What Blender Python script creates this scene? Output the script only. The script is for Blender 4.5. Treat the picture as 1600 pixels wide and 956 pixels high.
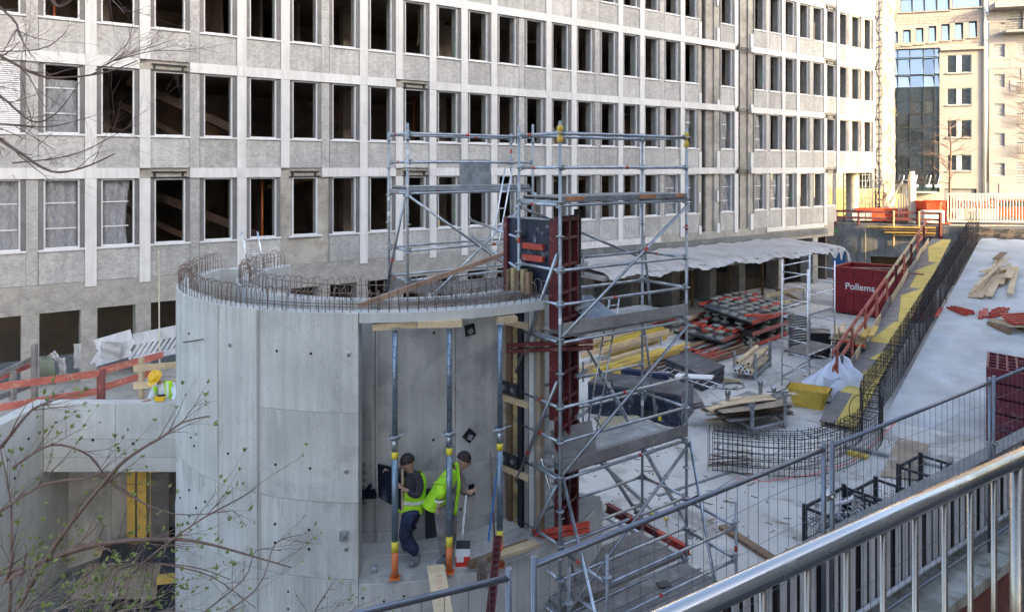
import bpy, math, random
from mathutils import Vector, Matrix
random.seed(7)
S = bpy.context.scene
for o in list(bpy.data.objects): bpy.data.objects.remove(o)
COL = S.collection
# ------------------------------------------------------------- camera, sky, sun
F, HY, CX, E = 1150.0, 262.0, 800.0, 7.2
cam = bpy.data.objects.new('camera', bpy.data.cameras.new('camera')); COL.objects.link(cam)
cam.location = (0, 0, E); cam.rotation_euler = (math.pi/2, 0, 0)
cam.data.sensor_width = 36; cam.data.lens = 36*F/1600
cam.data.shift_y = -(478-HY)/1600; cam.data.clip_start = 0.05; cam.data.clip_end = 2000
S.camera = cam
SUN_EL = math.radians(15)
SH = Vector((0.75, -0.66, 0)).normalized()
SDIR = Vector((SH.x*math.cos(SUN_EL), SH.y*math.cos(SUN_EL), math.sin(SUN_EL)))
w = bpy.data.worlds.new('World'); S.world = w; w.use_nodes = True
nt = w.node_tree; nt.nodes.clear()
sky = nt.nodes.new('ShaderNodeTexSky'); sky.sky_type = 'NISHITA'; sky.sun_disc = False
sky.sun_elevation = SUN_EL; sky.sun_rotation = math.atan2(SDIR.x, SDIR.y)
sky.air_density = .8; sky.dust_density = 4.0; sky.ozone_density = 1.0
bg = nt.nodes.new('ShaderNodeBackground'); bg.inputs[1].default_value = 0.15
wo = nt.nodes.new('ShaderNodeOutputWorld')
nt.links.new(sky.outputs[0], bg.inputs[0]); nt.links.new(bg.outputs[0], wo.inputs[0])
sun = bpy.data.objects.new('sun', bpy.data.lights.new('sun', 'SUN')); COL.objects.link(sun)
sun.data.energy = 2.0; sun.data.angle = math.radians(0.5); sun.data.color = (1.0, .70, .34)
sun.rotation_euler = SDIR.to_track_quat('Z', 'Y').to_euler(); sun.location = (60, -50, 60)
S.view_settings.view_transform = 'Standard'; S.view_settings.look = 'None'
S.view_settings.exposure = 2.5; S.view_settings.gamma = 1.0
S.render.engine = 'CYCLES'

# ------------------------------------------------------------- helpers
def V(*a): return Vector(a)
def PD(px, py, d): return Vector(((px-CX)/F*d, d, E-(py-HY)/F*d))
def G(px, py, z=0.0):
    d = F*(E-z)/(py-HY); return Vector(((px-CX)/F*d, d, z))
class MB:
    def __init__(s): s.v=[]; s.f=[]; s.sm=[]; s.mi=[]
    def add(s, vs, fs, sm=False, mi=0):
        b=len(s.v); s.v += [tuple(p) for p in vs]
        for f in fs: s.f.append(tuple(b+i for i in f)); s.sm.append(sm); s.mi.append(mi)
        return s
    def obox(s, c, ax, ay, az, mi=0):
        c,ax,ay,az = Vector(c),Vector(ax),Vector(ay),Vector(az)
        vs=[c+ax*i+ay*j+az*k for k in (-1,1) for j in (-1,1) for i in (-1,1)]
        fl = ax.cross(ay).dot(az) < 0
        fs=[(0,2,3,1),(4,5,7,6),(0,1,5,4),(2,6,7,3),(0,4,6,2),(1,3,7,5)]
        if fl: fs=[f[::-1] for f in fs]
        return s.add(vs, fs, mi=mi)
    def box(s, x0, x1, y0, y1, z0, z1, mi=0):
        return s.obox(((x0+x1)/2,(y0+y1)/2,(z0+z1)/2), ((x1-x0)/2,0,0),(0,(y1-y0)/2,0),(0,0,(z1-z0)/2), mi)
    def rbox(s, c, sx, sy, sz, rz=0, mi=0):
        cs,sn=math.cos(rz),math.sin(rz)
        return s.obox(c,(cs*sx/2,sn*sx/2,0),(-sn*sy/2,cs*sy/2,0),(0,0,sz/2),mi)
    def beam(s, p, q, wd, ht, mi=0, up=(0,0,1)):
        p,q=Vector(p),Vector(q); d=q-p
        if d.length<1e-6: return s
        u=Vector(up); sd=d.cross(u)
        if sd.length<1e-5: sd=d.cross(Vector((1,0,0)))
        sd.normalize(); u2=sd.cross(d).normalized()
        return s.obox((p+q)/2, d/2, sd*wd/2, u2*ht/2, mi)
    def tube(s, p, q, r, n=8, r2=None, caps=True, mi=0):
        return s.path([p,q],[r,r if r2 is None else r2],n,caps,mi)
    def path(s, pts, r, n=6, caps=True, mi=0):
        pts=[Vector(p) for p in pts]; m=len(pts)
        rs = r if isinstance(r,(list,tuple)) else [r]*m
        vs=[]; prev=None
        for i,p in enumerate(pts):
            d=(pts[min(i+1,m-1)]-pts[max(i-1,0)])
            if d.length<1e-9: d=Vector((0,0,1))
            d.normalize()
            if prev is None:
                a=d.cross(Vector((0,0,1)));
                if a.length<1e-3: a=d.cross(Vector((1,0,0)))
            else:
                a=prev-d*prev.dot(d)
                if a.length<1e-4: a=d.cross(Vector((1,0,0)))
            a.normalize(); prev=a; b=d.cross(a)
            for k in range(n):
                t=2*math.pi*k/n; vs.append(p+a*math.cos(t)*rs[i]+b*math.sin(t)*rs[i])
        fs=[]
        for i in range(m-1):
            for k in range(n):
                k2=(k+1)%n; fs.append((i*n+k,i*n+k2,(i+1)*n+k2,(i+1)*n+k))
        s.add(vs,fs,sm=True,mi=mi)
        if caps:
            b=len(s.v)-m*n
            s.f.append(tuple(b+k for k in range(n))[::-1]); s.sm.append(False); s.mi.append(mi)
            s.f.append(tuple(b+(m-1)*n+k for k in range(n))); s.sm.append(False); s.mi.append(mi)
        return s
    def lathe(s, c, prof, n=16, mi=0, sm=True):
        c=Vector(c); vs=[]
        for r,z in prof:
            for k in range(n):
                t=2*math.pi*k/n; vs.append(c+Vector((r*math.cos(t),r*math.sin(t),z)))
        fs=[(i*n+k,i*n+(k+1)%n,(i+1)*n+(k+1)%n,(i+1)*n+k) for i in range(len(prof)-1) for k in range(n)]
        return s.add(vs,fs,sm=sm,mi=mi)
    def prism(s, poly, vec, mi=0):
        poly=[Vector(p) for p in poly]; vec=Vector(vec); n=len(poly)
        vs=poly+[p+vec for p in poly]
        nr=Vector((0,0,0))
        for i in range(n): nr+=poly[i].cross(poly[(i+1)%n])
        fs=[tuple(range(n))[::-1], tuple(range(n,2*n))]+[(i,(i+1)%n,n+(i+1)%n,n+i) for i in range(n)]
        if nr.dot(vec)<0: fs=[f[::-1] for f in fs]
        return s.add(vs,fs,mi=mi)
    def grid(s, fn, nu, nv, sm=True, mi=0):
        vs=[fn(i/nu,j/nv) for j in range(nv+1) for i in range(nu+1)]
        fs=[(j*(nu+1)+i,j*(nu+1)+i+1,(j+1)*(nu+1)+i+1,(j+1)*(nu+1)+i) for j in range(nv) for i in range(nu)]
        return s.add(vs,fs,sm=sm,mi=mi)
    def mesh(s, name, mats, org=(0,0,0)):
        me=bpy.data.meshes.new(name); ox,oy,oz=org
        me.from_pydata([(x-ox,y-oy,z-oz) for x,y,z in s.v],[],s.f)
        me.polygons.foreach_set('use_smooth',s.sm)
        if not isinstance(mats,(list,tuple)): mats=[mats]
        for m in mats: me.materials.append(m)
        if len(mats)>1: me.polygons.foreach_set('material_index',s.mi)
        me.update(); return me
def link(name, me, parent=None, loc=(0,0,0), rz=0):
    o=bpy.data.objects.new(name, me); COL.objects.link(o); o.location=loc; o.rotation_euler[2]=rz
    if parent is not None: o.parent=parent
    return o
def wloc(o):
    p=Vector((0,0,0))
    while o is not None: p+=o.location; o=o.parent
    return p
def build(mb, name, mats, parent=None, local=False, kind=None, label=None):
    """link the collected geometry as ONE mesh object (parents are unrotated unless local)"""
    if parent is None:
        xs=[v[0] for v in mb.v]; ys=[v[1] for v in mb.v]; zs=[v[2] for v in mb.v]
        org=((min(xs)+max(xs))/2,(min(ys)+max(ys))/2,min(zs)); o=link(name,mb.mesh(name,mats,org),None,org)
    elif local: o=link(name,mb.mesh(name,mats),parent)
    else: o=link(name,mb.mesh(name,mats,wloc(parent)),parent)
    if kind: o['kind']=kind
    if label: o['label']=label
    return o
def tag(o,label,cat,group=None):
    o['label']=label; o['category']=cat
    if group: o['group']=group
    return o
def thing(name,label,cat,loc=(0,0,0),rz=0,group=None):
    o=link(name,None,None,loc,rz); o.empty_display_size=.2
    return tag(o,label,cat,group)
def struct(mb,name,mats):
    o=build(mb,name,mats); o['kind']='structure'; return o
def copy_tree(o, parent=None):
    c=o.copy(); COL.objects.link(c); c.parent=parent
    for ch in list(o.children): copy_tree(ch,c)
    return c

# ------------------------------------------------------------- materials
def _n(nt,t,**k):
    n=nt.nodes.new(t)
    for a,b in k.items(): setattr(n,a,b)
    return n
def coords(nt, rnd=True):
    tc=_n(nt,'ShaderNodeTexCoord'); oi=_n(nt,'ShaderNodeObjectInfo')
    m=_n(nt,'ShaderNodeVectorMath',operation='MULTIPLY_ADD')
    cb=_n(nt,'ShaderNodeCombineXYZ')
    nt.links.new(oi.outputs['Random'],cb.inputs[0]); nt.links.new(oi.outputs['Random'],cb.inputs[1]); nt.links.new(oi.outputs['Random'],cb.inputs[2])
    nt.links.new(cb.outputs[0],m.inputs[0]); m.inputs[1].default_value=(41,17,29) if rnd else (0,0,0)
    nt.links.new(tc.outputs['Object'],m.inputs[2]); return m.outputs[0], oi.outputs['Random']
def noise(nt,vec,sc,det=4,rough=.6,dist=0,stretch=None):
    if stretch:
        mp=_n(nt,'ShaderNodeMapping'); mp.inputs['Scale'].default_value=stretch; nt.links.new(vec,mp.inputs[0]); vec=mp.outputs[0]
    n=_n(nt,'ShaderNodeTexNoise'); n.inputs['Scale'].default_value=sc; n.inputs['Detail'].default_value=det
    n.inputs['Roughness'].default_value=rough; n.inputs['Distortion'].default_value=dist
    nt.links.new(vec,n.inputs['Vector']); return n.outputs['Fac']
def mrange(nt,v,a,b,c,d):
    m=_n(nt,'ShaderNodeMapRange'); m.inputs[1].default_value=a; m.inputs[2].default_value=b; m.inputs[3].default_value=c; m.inputs[4].default_value=d
    nt.links.new(v,m.inputs[0]); return m.outputs[0]
def mul(nt,a,b):
    m=_n(nt,'ShaderNodeMath',operation='MULTIPLY')
    for i,x in enumerate((a,b)):
        if isinstance(x,(int,float)): m.inputs[i].default_value=x
        else: nt.links.new(x,m.inputs[i])
    return m.outputs[0]
def mixc(nt,f,a,b):
    m=_n(nt,'ShaderNodeMix',data_type='RGBA')
    for i,x in ((0,f),(6,a),(7,b)):
        if hasattr(x,'is_linked'): nt.links.new(x,m.inputs[i])
        elif i==0: m.inputs[0].default_value=x
        else: m.inputs[i].default_value=(*x,1)
    return m.outputs[2]
def scalec(nt,c,f):
    m=_n(nt,'ShaderNodeVectorMath',operation='SCALE')
    if hasattr(c,'is_linked'): nt.links.new(c,m.inputs[0])
    else: m.inputs[0].default_value=c
    nt.links.new(f,m.inputs['Scale']); return m.outputs[0]
MATS={}
def pm(name,col,rough=.7,metal=0,var=.12,sc=1.5,fine=.08,fsc=45,bump=.15,bsc=70,rand=0.0,streak=0.0,
       stain=None,pores=0,swirl=0,spec=.5,stretch=None,trans=0,bdist=.004):
    m=bpy.data.materials.new(name); m.use_nodes=True; nt=m.node_tree
    bs=nt.nodes['Principled BSDF']; vec,rn=coords(nt)
    f=mrange(nt,noise(nt,vec,sc,5,.6,0,stretch),.36,.64,1-var,1+var)
    f=mul(nt,f,mrange(nt,noise(nt,vec,fsc,3,.7,0,stretch),.25,.75,1-fine,1+fine))
    if streak: f=mul(nt,f,mrange(nt,noise(nt,vec,1.0,5,.65,0,(7,7,.35)),.36,.64,1-streak,1+streak*.6))
    if rand: f=mul(nt,f,mrange(nt,rn,0,1,1-rand,1+rand))
    c=tuple(col)
    if swirl:
        sw=noise(nt,vec,swirl,7,.62,2.6,(1,1,1.6)); c=mixc(nt,mrange(nt,sw,.38,.62,0,1),tuple(x*.80 for x in col),tuple(min(1,x*1.14) for x in col))
    if stain:
        sc2,amt,thr,scl=stain
        t=mrange(nt,noise(nt,vec,scl,6,.65,.6),thr,thr+.09,0,amt); c=mixc(nt,t,c,sc2)
    if pores:
        vo=_n(nt,'ShaderNodeTexVoronoi'); vo.inputs['Scale'].default_value=pores; nt.links.new(vec,vo.inputs['Vector'])
        sel=mrange(nt,noise(nt,vec,pores*.45,2),.52,.6,0,1)
        f=mul(nt,f,mrange(nt,mul(nt,mrange(nt,vo.outputs['Distance'],.10,.2,1,0),sel),0,1,1,.55))
    nt.links.new(scalec(nt,c,f),bs.inputs['Base Color'])
    bs.inputs['Roughness'].default_value=rough; bs.inputs['Metallic'].default_value=metal
    bs.inputs['Specular IOR Level'].default_value=spec
    if rough>.05:
        nt.links.new(mrange(nt,noise(nt,vec,sc*4,4),.3,.7,max(.03,rough-.12),min(1,rough+.12)),bs.inputs['Roughness'])
    if trans:
        bs.inputs['Transmission Weight'].default_value=trans
    if bump:
        b=_n(nt,'ShaderNodeBump'); b.inputs['Strength'].default_value=bump; b.inputs['Distance'].default_value=bdist
        nt.links.new(noise(nt,vec,bsc,4,.65,0,stretch),b.inputs['Height']); nt.links.new(b.outputs[0],bs.inputs['Normal'])
    MATS[name]=m; return m
M=MATS
pm('concrete_drum',(.545,.535,.49),.75,var=.11,sc=.9,fine=.07,fsc=30,streak=.13,pores=18,stain=((.37,.355,.325),.5,.54,1.3),bump=.25)
pm('concrete_new',(.53,.53,.49),.75,var=.10,sc=1.2,fine=.05,streak=.08,pores=20,stain=((.33,.33,.32),.35,.58,1.5))
pm('concrete_inner',(.50,.49,.455),.75,var=.16,sc=1.1,fine=.07,streak=.12,pores=18,stain=((.29,.29,.285),.6,.52,1.2))
pm('concrete_deck',(.56,.545,.505),.8,var=.13,sc=.45,fine=.10,fsc=18,stain=((.33,.30,.255),.8,.53,.8),bump=.3,bsc=25)
pm('concrete_ramp',(.52,.525,.505),.75,var=.14,sc=.9,fine=.1,fsc=22,stain=((.55,.57,.58),.7,.52,1.0),bump=.35,bsc=14,bdist=.01)
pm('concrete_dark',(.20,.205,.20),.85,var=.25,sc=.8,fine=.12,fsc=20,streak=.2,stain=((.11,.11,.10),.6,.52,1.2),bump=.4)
pm('concrete_old',(.33,.315,.28),.9,var=.18,sc=1.3,fine=.14,fsc=28,stain=((.24,.22,.19),.6,.52,2.5),pores=9,bump=.8,bsc=16,bdist=.02)
pm('granite',(.37,.37,.36),.6,var=.10,sc=1.6,fine=.05,fsc=60,rand=.13,swirl=3.2,streak=.12,bump=.1)
pm('granite_rough',(.31,.30,.275),.85,var=.15,sc=3,fine=.15,fsc=30,swirl=9,bump=.9,bsc=14,bdist=.025)
pm('marble_white',(.58,.58,.57),.5,var=.06,sc=1.5,fine=.03,rand=.05,streak=.10,stain=((.52,.51,.48),.5,.58,1.6),bump=.05)
pm('jamb_grey',(.14,.138,.14),.5,var=.15,sc=3,rand=.12,streak=.12,bump=.05)
pm('frame_white',(.62,.63,.64),.4,var=.05,sc=3,streak=.06,bump=0)
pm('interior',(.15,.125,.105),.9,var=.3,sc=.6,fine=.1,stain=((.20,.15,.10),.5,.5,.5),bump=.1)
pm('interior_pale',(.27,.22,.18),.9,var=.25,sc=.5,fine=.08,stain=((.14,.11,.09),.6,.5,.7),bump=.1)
pm('black_void',(.012,.012,.012),.95,var=.1,bump=0)  # near-black that paints the shade inside holes
pm('galv',(.42,.45,.48),.38,.85,var=.22,sc=6,fine=.15,fsc=60,stain=((.55,.55,.53),.6,.56,9),bump=.1,rand=.15)
pm('galv_dull',(.36,.39,.41),.55,.5,var=.2,sc=5,fine=.15,stain=((.50,.49,.46),.6,.52,7),bump=.15,rand=.12)
pm('alu',(.72,.73,.74),.3,.85,var=.1,sc=5,bump=.05)
pm('prop_blue',(.20,.265,.33),.4,.6,var=.2,sc=5,fine=.15,stain=((.42,.45,.47),.6,.55,9),bump=.1)
pm('orange_paint',(.62,.17,.045),.5,var=.18,sc=6,stain=((.35,.20,.12),.6,.6,9),rand=.06)
pm('yellow_label',(.75,.62,.05),.5,var=.08,sc=8)
pm('yellow_paint',(.66,.45,.07),.5,var=.12,sc=3,stain=((.42,.27,.06),.5,.58,5))
pm('red_steel',(.11,.016,.018),.5,.1,var=.22,sc=4,stain=((.30,.20,.17),.6,.58,7),rand=.1)
pm('red_bright',(.50,.06,.035),.5,var=.2,sc=4,stain=((.36,.24,.2),.6,.55,8),rand=.12)
pm('maroon',(.13,.012,.025),.5,var=.2,sc=3,stain=((.30,.16,.16),.6,.56,5))
pm('skip_red',(.24,.012,.02),.42,var=.15,sc=1.5,stain=((.16,.04,.035),.6,.6,4),streak=.12)
pm('rail_red',(.46,.135,.10),.8,var=.2,sc=3,stain=((.55,.36,.28),.6,.56,6),rand=.12,stretch=(1,1,3))
pm('rail_redbrown',(.24,.085,.075),.8,var=.2,sc=3,rand=.12)
pm('wood_pale',(.60,.46,.28),.75,var=.14,sc=2,fine=.14,fsc=14,rand=.16,stain=((.42,.31,.19),.5,.56,3),stretch=(1,1,2))
pm('wood_yellow',(.66,.44,.10),.65,var=.12,sc=2,fine=.1,fsc=16,rand=.12,stain=((.42,.27,.08),.5,.56,3))
pm('wood_brown',(.24,.155,.09),.8,var=.25,sc=3,fine=.2,fsc=18,rand=.3)
pm('wood_grey',(.22,.205,.19),.85,var=.2,sc=2,fine=.2,fsc=22,rand=.22,stain=((.33,.30,.27),.6,.55,4))
pm('plank_tan',(.36,.24,.17),.75,var=.2,sc=3)
pm('rust_orange',(.42,.19,.09),.7,var=.25,sc=9)
pm('foot_grey',(.29,.28,.23),.8,var=.2,sc=4,rand=.1)
pm('hoarding',(.34,.27,.14),.8,var=.15,sc=1)
pm('ply_dark',(.085,.085,.095),.5,var=.3,sc=1.5,fine=.2,fsc=12,stain=((.24,.24,.25),.6,.56,3),rand=.15)
pm('ply_black',(.014,.02,.04),.35,var=.3,sc=2,stain=((.20,.22,.26),.75,.56,4),rand=.2)
pm('ply_brown',(.34,.26,.18),.75,var=.2,sc=1.2,stain=((.52,.45,.36),.7,.53,2.2),fine=.15,fsc=15)
pm('board_yellow',(.60,.45,.08),.5,var=.14,sc=1.5,stain=((.50,.38,.14),.6,.56,3),rand=.12)
pm('panel_grey',(.155,.145,.14),.45,var=.2,sc=2,rand=.2,stain=((.26,.23,.20),.6,.56,3))
pm('rebar',(.25,.195,.16),.7,.5,var=.3,sc=8,fine=.2,stain=((.26,.13,.07),.6,.52,12))
pm('rebar_dark',(.05,.045,.045),.7,.4,var=.3,sc=8,stain=((.18,.11,.07),.5,.58,6))
pm('tarp',(.42,.41,.395),.55,var=.08,sc=.8,fine=.04,stain=((.28,.25,.23),.7,.53,1.0),bump=.2,bsc=9,bdist=.03)
pm('bag_white',(.66,.70,.80),.5,var=.08,sc=2,fine=.04,bump=.3,bsc=12,bdist=.02)
pm('plastic_black',(.022,.024,.028),.4,var=.3,sc=5,stain=((.12,.12,.12),.6,.6,8))
pm('plastic_beige',(.52,.47,.33),.5,var=.1,sc=3,stain=((.30,.27,.2),.5,.56,4))
pm('fence_steel',(.20,.215,.245),.4,.7,var=.15,sc=5,rand=.1,bump=.06)
pm('stainless',(.60,.56,.52),.22,1.0,var=.05,sc=3,fine=.03,fsc=90,bump=.03)
pm('slat_grey',(.66,.65,.66),.5,var=.1,sc=4,streak=.15,rand=.08)
pm('soil',(.10,.075,.05),.95,var=.3,sc=4,bump=.8,bsc=20,bdist=.03)
pm('bark',(.19,.125,.095),.8,var=.25,sc=9,fine=.2,fsc=50,bump=.4,bsc=60)
pm('gap_dark',(.03,.02,.024),.8,var=.3,sc=3)  # painted dark for the gaps of the slatted railing
pm('coping',(.46,.45,.40),.85,var=.2,sc=2,fine=.12,stain=((.22,.20,.14),.7,.50,3.5),streak=.1,bump=.4,bsc=20)
pm('netting',(.52,.46,.36),.85,var=.3,sc=2.5,fine=.15,fsc=12,stain=((.27,.22,.17),.7,.5,2.2),bump=.6,bsc=5,bdist=.1)  # brown blotches put branch shadows into the netting's colour
pm('netting_shadow',(.30,.24,.17),.85,var=.3,sc=2)  # darker netting tone for the painted branch shadows
pm('stainless_brown_reflection',(.36,.31,.26),.32,1.0,var=.08,sc=4,bump=.03)  # brown surroundings mirrored in the steel, put into its base colour
pm('wood_dirty',(.40,.31,.14),.8,var=.3,sc=3,fine=.2,stain=((.20,.15,.10),.8,.5,4))
pm('stringer',(.09,.06,.045),.85,var=.3,sc=2)
pm('bark_pale',(.34,.27,.22),.8,var=.25,sc=9)
pm('hose_green',(.15,.17,.12),.6,var=.2)
pm('bark_red',(.21,.11,.085),.7,var=.25,sc=9,fine=.15)
pm('leaf',(.25,.30,.085),.6,var=.25,sc=6,rand=.15)
pm('blue_paint',(.04,.16,.40),.5,var=.15,sc=6)
pm('tar_blue',(.055,.06,.07),.5,var=.3,sc=2,bump=.5,bsc=6,bdist=.04)
pm('tile_dark',(.12,.13,.14),.4,var=.15,sc=3,rand=.15)
pm('asphalt',(.06,.06,.062),.9,var=.15,sc=1,bump=.3)
pm('paint_pink',(.85,.22,.22),.8,var=.3,sc=9,bump=0)
pm('paint_green',(.10,.80,.18),.8,var=.3,sc=9,bump=0)
pm('white_paint',(.80,.80,.78),.5,var=.05,sc=3,bump=0)
pm('cream_paint',(.66,.62,.52),.5,var=.06,sc=3)
pm('box_red',(.62,.03,.02),.5,var=.06)
pm('brick_beige',(.31,.27,.24),.85,var=.1,sc=.6,fine=.15,fsc=6,stretch=(1,1,3),bump=.3)
pm('stone_beige',(.29,.275,.26),.8,var=.1,sc=.7,fine=.08,fsc=5,rand=.07,bump=.1)
pm('stone_grey',(.27,.265,.265),.75,var=.08,sc=1,rand=.08,bump=.05)
pm('glass_dark',(.03,.05,.055),.06,0,var=.1,fine=0,bump=0,spec=1.0)
pm('metal_dark',(.045,.048,.05),.4,.6,var=.15)
pm('shutter',(.20,.20,.21),.6,.3,var=.1)
pm('orange_red',(.72,.09,.03),.45,var=.12,sc=2,stain=((.80,.30,.18),.5,.6,3))
pm('skin',(.42,.25,.18),.6,var=.08,sc=9,bump=.05)
pm('hivis',(.46,.86,.03),.75,var=.16,sc=5,bump=.9,bsc=9,bdist=.03,stain=((.34,.52,.08),.5,.55,6))
pm('reflect',(.70,.71,.68),.5,var=.05)
pm('cloth_navy',(.02,.03,.075),.85,var=.4,sc=5,bump=.9,bsc=9,bdist=.03,stain=((.09,.10,.13),.6,.55,6))
pm('cloth_grey',(.21,.195,.19),.9,var=.25,sc=6,bump=.9,bsc=9,bdist=.03)
pm('cloth_black',(.035,.037,.042),.85,var=.25,sc=6,bump=.3)
pm('cloth_white',(.62,.65,.68),.85,var=.1,sc=6,bump=.3)
pm('boot',(.17,.18,.19),.8,var=.2,sc=9)
pm('hair',(.03,.02,.015),.7,var=.2)
pm('helmet',(.80,.48,.02),.35,var=.05)
def mirror_glass():
    m=bpy.data.materials.new('mirror_glass'); m.use_nodes=True; nt=m.node_tree; bs=nt.nodes['Principled BSDF']
    bs.inputs['Base Color'].default_value=(.33,.38,.40,1); bs.inputs['Metallic'].default_value=.95; bs.inputs['Roughness'].default_value=.04
    vec,rn=coords(nt); b=_n(nt,'ShaderNodeBump'); b.inputs['Strength'].default_value=.25; b.inputs['Distance'].default_value=.05
    nt.links.new(noise(nt,vec,.7,2),b.inputs['Height']); nt.links.new(b.outputs[0],bs.inputs['Normal']); MATS['mirror_glass']=m
mirror_glass()
def plastic_film():
    m=bpy.data.materials.new('plastic_film'); m.use_nodes=True; nt=m.node_tree; bs=nt.nodes['Principled BSDF']
    vec,rn=coords(nt)
    nt.links.new(scalec(nt,(.40,.42,.45),mrange(nt,noise(nt,vec,5,5,.6,1,(3,3,1)),.3,.7,.6,1.2)),bs.inputs['Base Color'])
    bs.inputs['Roughness'].default_value=.22; bs.inputs['Alpha'].default_value=.62
    b=_n(nt,'ShaderNodeBump'); b.inputs['Strength'].default_value=.8; b.inputs['Distance'].default_value=.03
    nt.links.new(noise(nt,vec,6,4,.6,1,(2,2,1)),b.inputs['Height']); nt.links.new(b.outputs[0],bs.inputs['Normal']); MATS['plastic_film']=m
plastic_film()
# ============================================================= SETTING
b=MB().box(-260,300,-150,260,-2.3,-1.9); struct(b,'ground',M['soil'])
FP=V(.07,4.69,0); FD=V(1.377,1,0).normalized(); FN=V(-FD.y,FD.x,0)   # site fence line; FN points to the site
def fl(t,n=0,z=0): p=FP+FD*t+FN*n; return V(p.x,p.y,z)
poly=[fl(-1.2,.1,-1.2),fl(36,.1,-1.2),V(33,42,-1.2),V(26.6,45.2,-1.2),V(20.3,48.3,-1.2),V(-2.2,31.2,-1.2),V(-2.2,17.4,-1.2),V(-1.0,13,-1.2),V(-.2,8.8,-1.2)]
struct(MB().prism(poly,(0,0,1.2)),'concrete_floor',M['concrete_deck'])
struct(MB().prism([V(-40,2.4,-1.2),V(-40,-6,-1.2),V(-11,9,-1.2),V(-11,17.0,-1.2),V(-2.25,17.6,-1.2),V(-2.25,31.6,-1.2)],(0,0,1.9)),'terrace',M['concrete_old'])
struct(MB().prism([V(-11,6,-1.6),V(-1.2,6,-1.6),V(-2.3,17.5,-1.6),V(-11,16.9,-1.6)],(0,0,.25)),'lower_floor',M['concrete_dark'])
# street beyond the retaining wall
struct(MB().prism([V(20.4,48.9,3.2),V(30.5,43.7,3.2),V(90,12,3.2),V(140,60,3.2),V(140,190,3.2),V(-40,190,3.2),V(0,52,3.2)],(0,0,.3)),'street',M['asphalt'])
# ramp
RA=V(10.6,21.0,0); RD=V(.61,.79,0).normalized(); RN=V(RD.y,-RD.x,0); RS=3.15/25.2
def rp(t,n,dz=0): p=RA+RD*t+RN*n; return V(p.x,p.y,max(0,t*RS)+dz)
b=MB()
b.prism([rp(0,0,-.5),rp(0,0,.006),rp(25.2,0),rp(28.5,0,-.4),V(*rp(28.5,0).to_tuple()[:2],-.5)],RN*9)
struct(b,'ramp',M['concrete_ramp'])
struct(MB().grid(lambda u,v:(rp(25.3+u*4.4,-1.2+v*8,-.28+.2*random.random())),14,24,sm=False),'rubble_strip',M['soil'])
# pink setting-out line and the recessed strip in the deck
pl=MB()
pts=[G(1420,640),G(1368,690),G(1330,722),G(1270,741),G(1200,752),G(1150,748)]
for a,c in zip(pts,pts[1:]): pl.beam(a+V(0,0,.006),c+V(0,0,.006),.035,.006)
o=build(pl,'chalk_line',M['paint_pink']); o['kind']='structure'
b=MB()
for a,c in ((G(1028,775),G(1143,737)),(G(1143,737),G(1183,746))): b.beam(a+V(0,0,.01),c+V(0,0,.01),.07,.025)
struct(b,'floor_joint',M['concrete_dark'])
# walkway the camera stands on (behind its handrail)
HD=V(1.546,1,0).normalized(); HN=V(-HD.y,HD.x,0); HP=V((1200-CX)/F*1.35,1.35,0)
def hl(t,n=0,z=0): p=HP+HD*t+HN*n; return V(p.x,p.y,z)
struct(MB().prism([hl(-6,-.06,5.23),hl(9,-.06,5.23),hl(9,-3.2,5.23),hl(-6,-3.2,5.23)],(0,0,.2)),'walkway',M['asphalt'])
# planting bed in front, under the shrubs
struct(MB().grid(lambda u,v:V(-9+u*9.5,.6+v*4.2,3.2+.5*random.random()-v*1.2),16,10),'planting_bed',M['soil'])

# ============================================================= OFFICE BUILDING
BX,BY=-13.95,21.68; BRZ=math.atan2(.8888,1.2084)
ob=thing('office_building','long stripped office block with white marble grid, granite spandrels and empty window openings','building',(BX,BY,0),BRZ)
def lb(mb,name,mat,parent=ob,**k): return build(mb,name,M[mat] if isinstance(mat,str) else mat,parent,local=True,**k)
K0,K1=-3,32; NR=5; Z0=3.74; DZ=3.45
WW=1.19
grey_b={0,3,6,12,15,18,21,24,27,30,-3}
slot={20,22}
wall=MB(); shellint=MB(); slabs=MB()
def bx(k): return k*1.5
for k in range(K0,K1+1):       # piers at each boundary
    x0=bx(k)-.31-.12; x1=bx(k)+.12
    zb = Z0 if k<29 else Z0+DZ
    if k in (20,22): x1=bx(k)-.02
    if k in (21,23): x0=bx(k)-.31-.14
    wall.box(x0,x1,.06,.52,zb,Z0+NR*DZ)
for r in range(NR):
    zb=Z0+r*DZ
    for k in range(K0,K1):
        if r==0 and k>=29: continue
        if k in slot: continue
        wall.box(bx(k)+.12,bx(k)+1.07,.061,.40,zb-.0,zb+1.0)
        wall.box(bx(k)+.12,bx(k)+1.07,.061,.40,zb+3.13,zb+DZ)
for k in slot:
    wall.box(bx(k)+.45,bx(k)+1.05,.16,.52,Z0-.3,Z0+NR*DZ)
lb(wall,'concrete_wall','concrete_old')
for r in range(NR+1):
    zb=Z0+r*DZ; xe=bx(K1)-.5 if r>0 else bx(29)
    slabs.box(bx(K0),xe,.52,11.5,zb-.25,zb+.1)
    if r<NR:
        shellint.box(bx(K0),xe,8.2,8.4,zb+.1,zb+DZ-.25)
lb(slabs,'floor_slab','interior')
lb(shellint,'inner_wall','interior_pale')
col=MB(); rnd=random.Random(3)
for r in range(NR):
    zb=Z0+r*DZ
    for k in range(K0+1,29,3):
        col.box(bx(k)+.3,bx(k)+.75,2.9,3.3,zb+.1,zb+DZ-.25)
    for j in range(7):
        x=bx(rnd.randint(-2,27)); col.box(x,x+.12,3.3,8.2,zb+.1,zb+DZ-.25)
lb(col,'interior_column','interior_pale')
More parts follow.
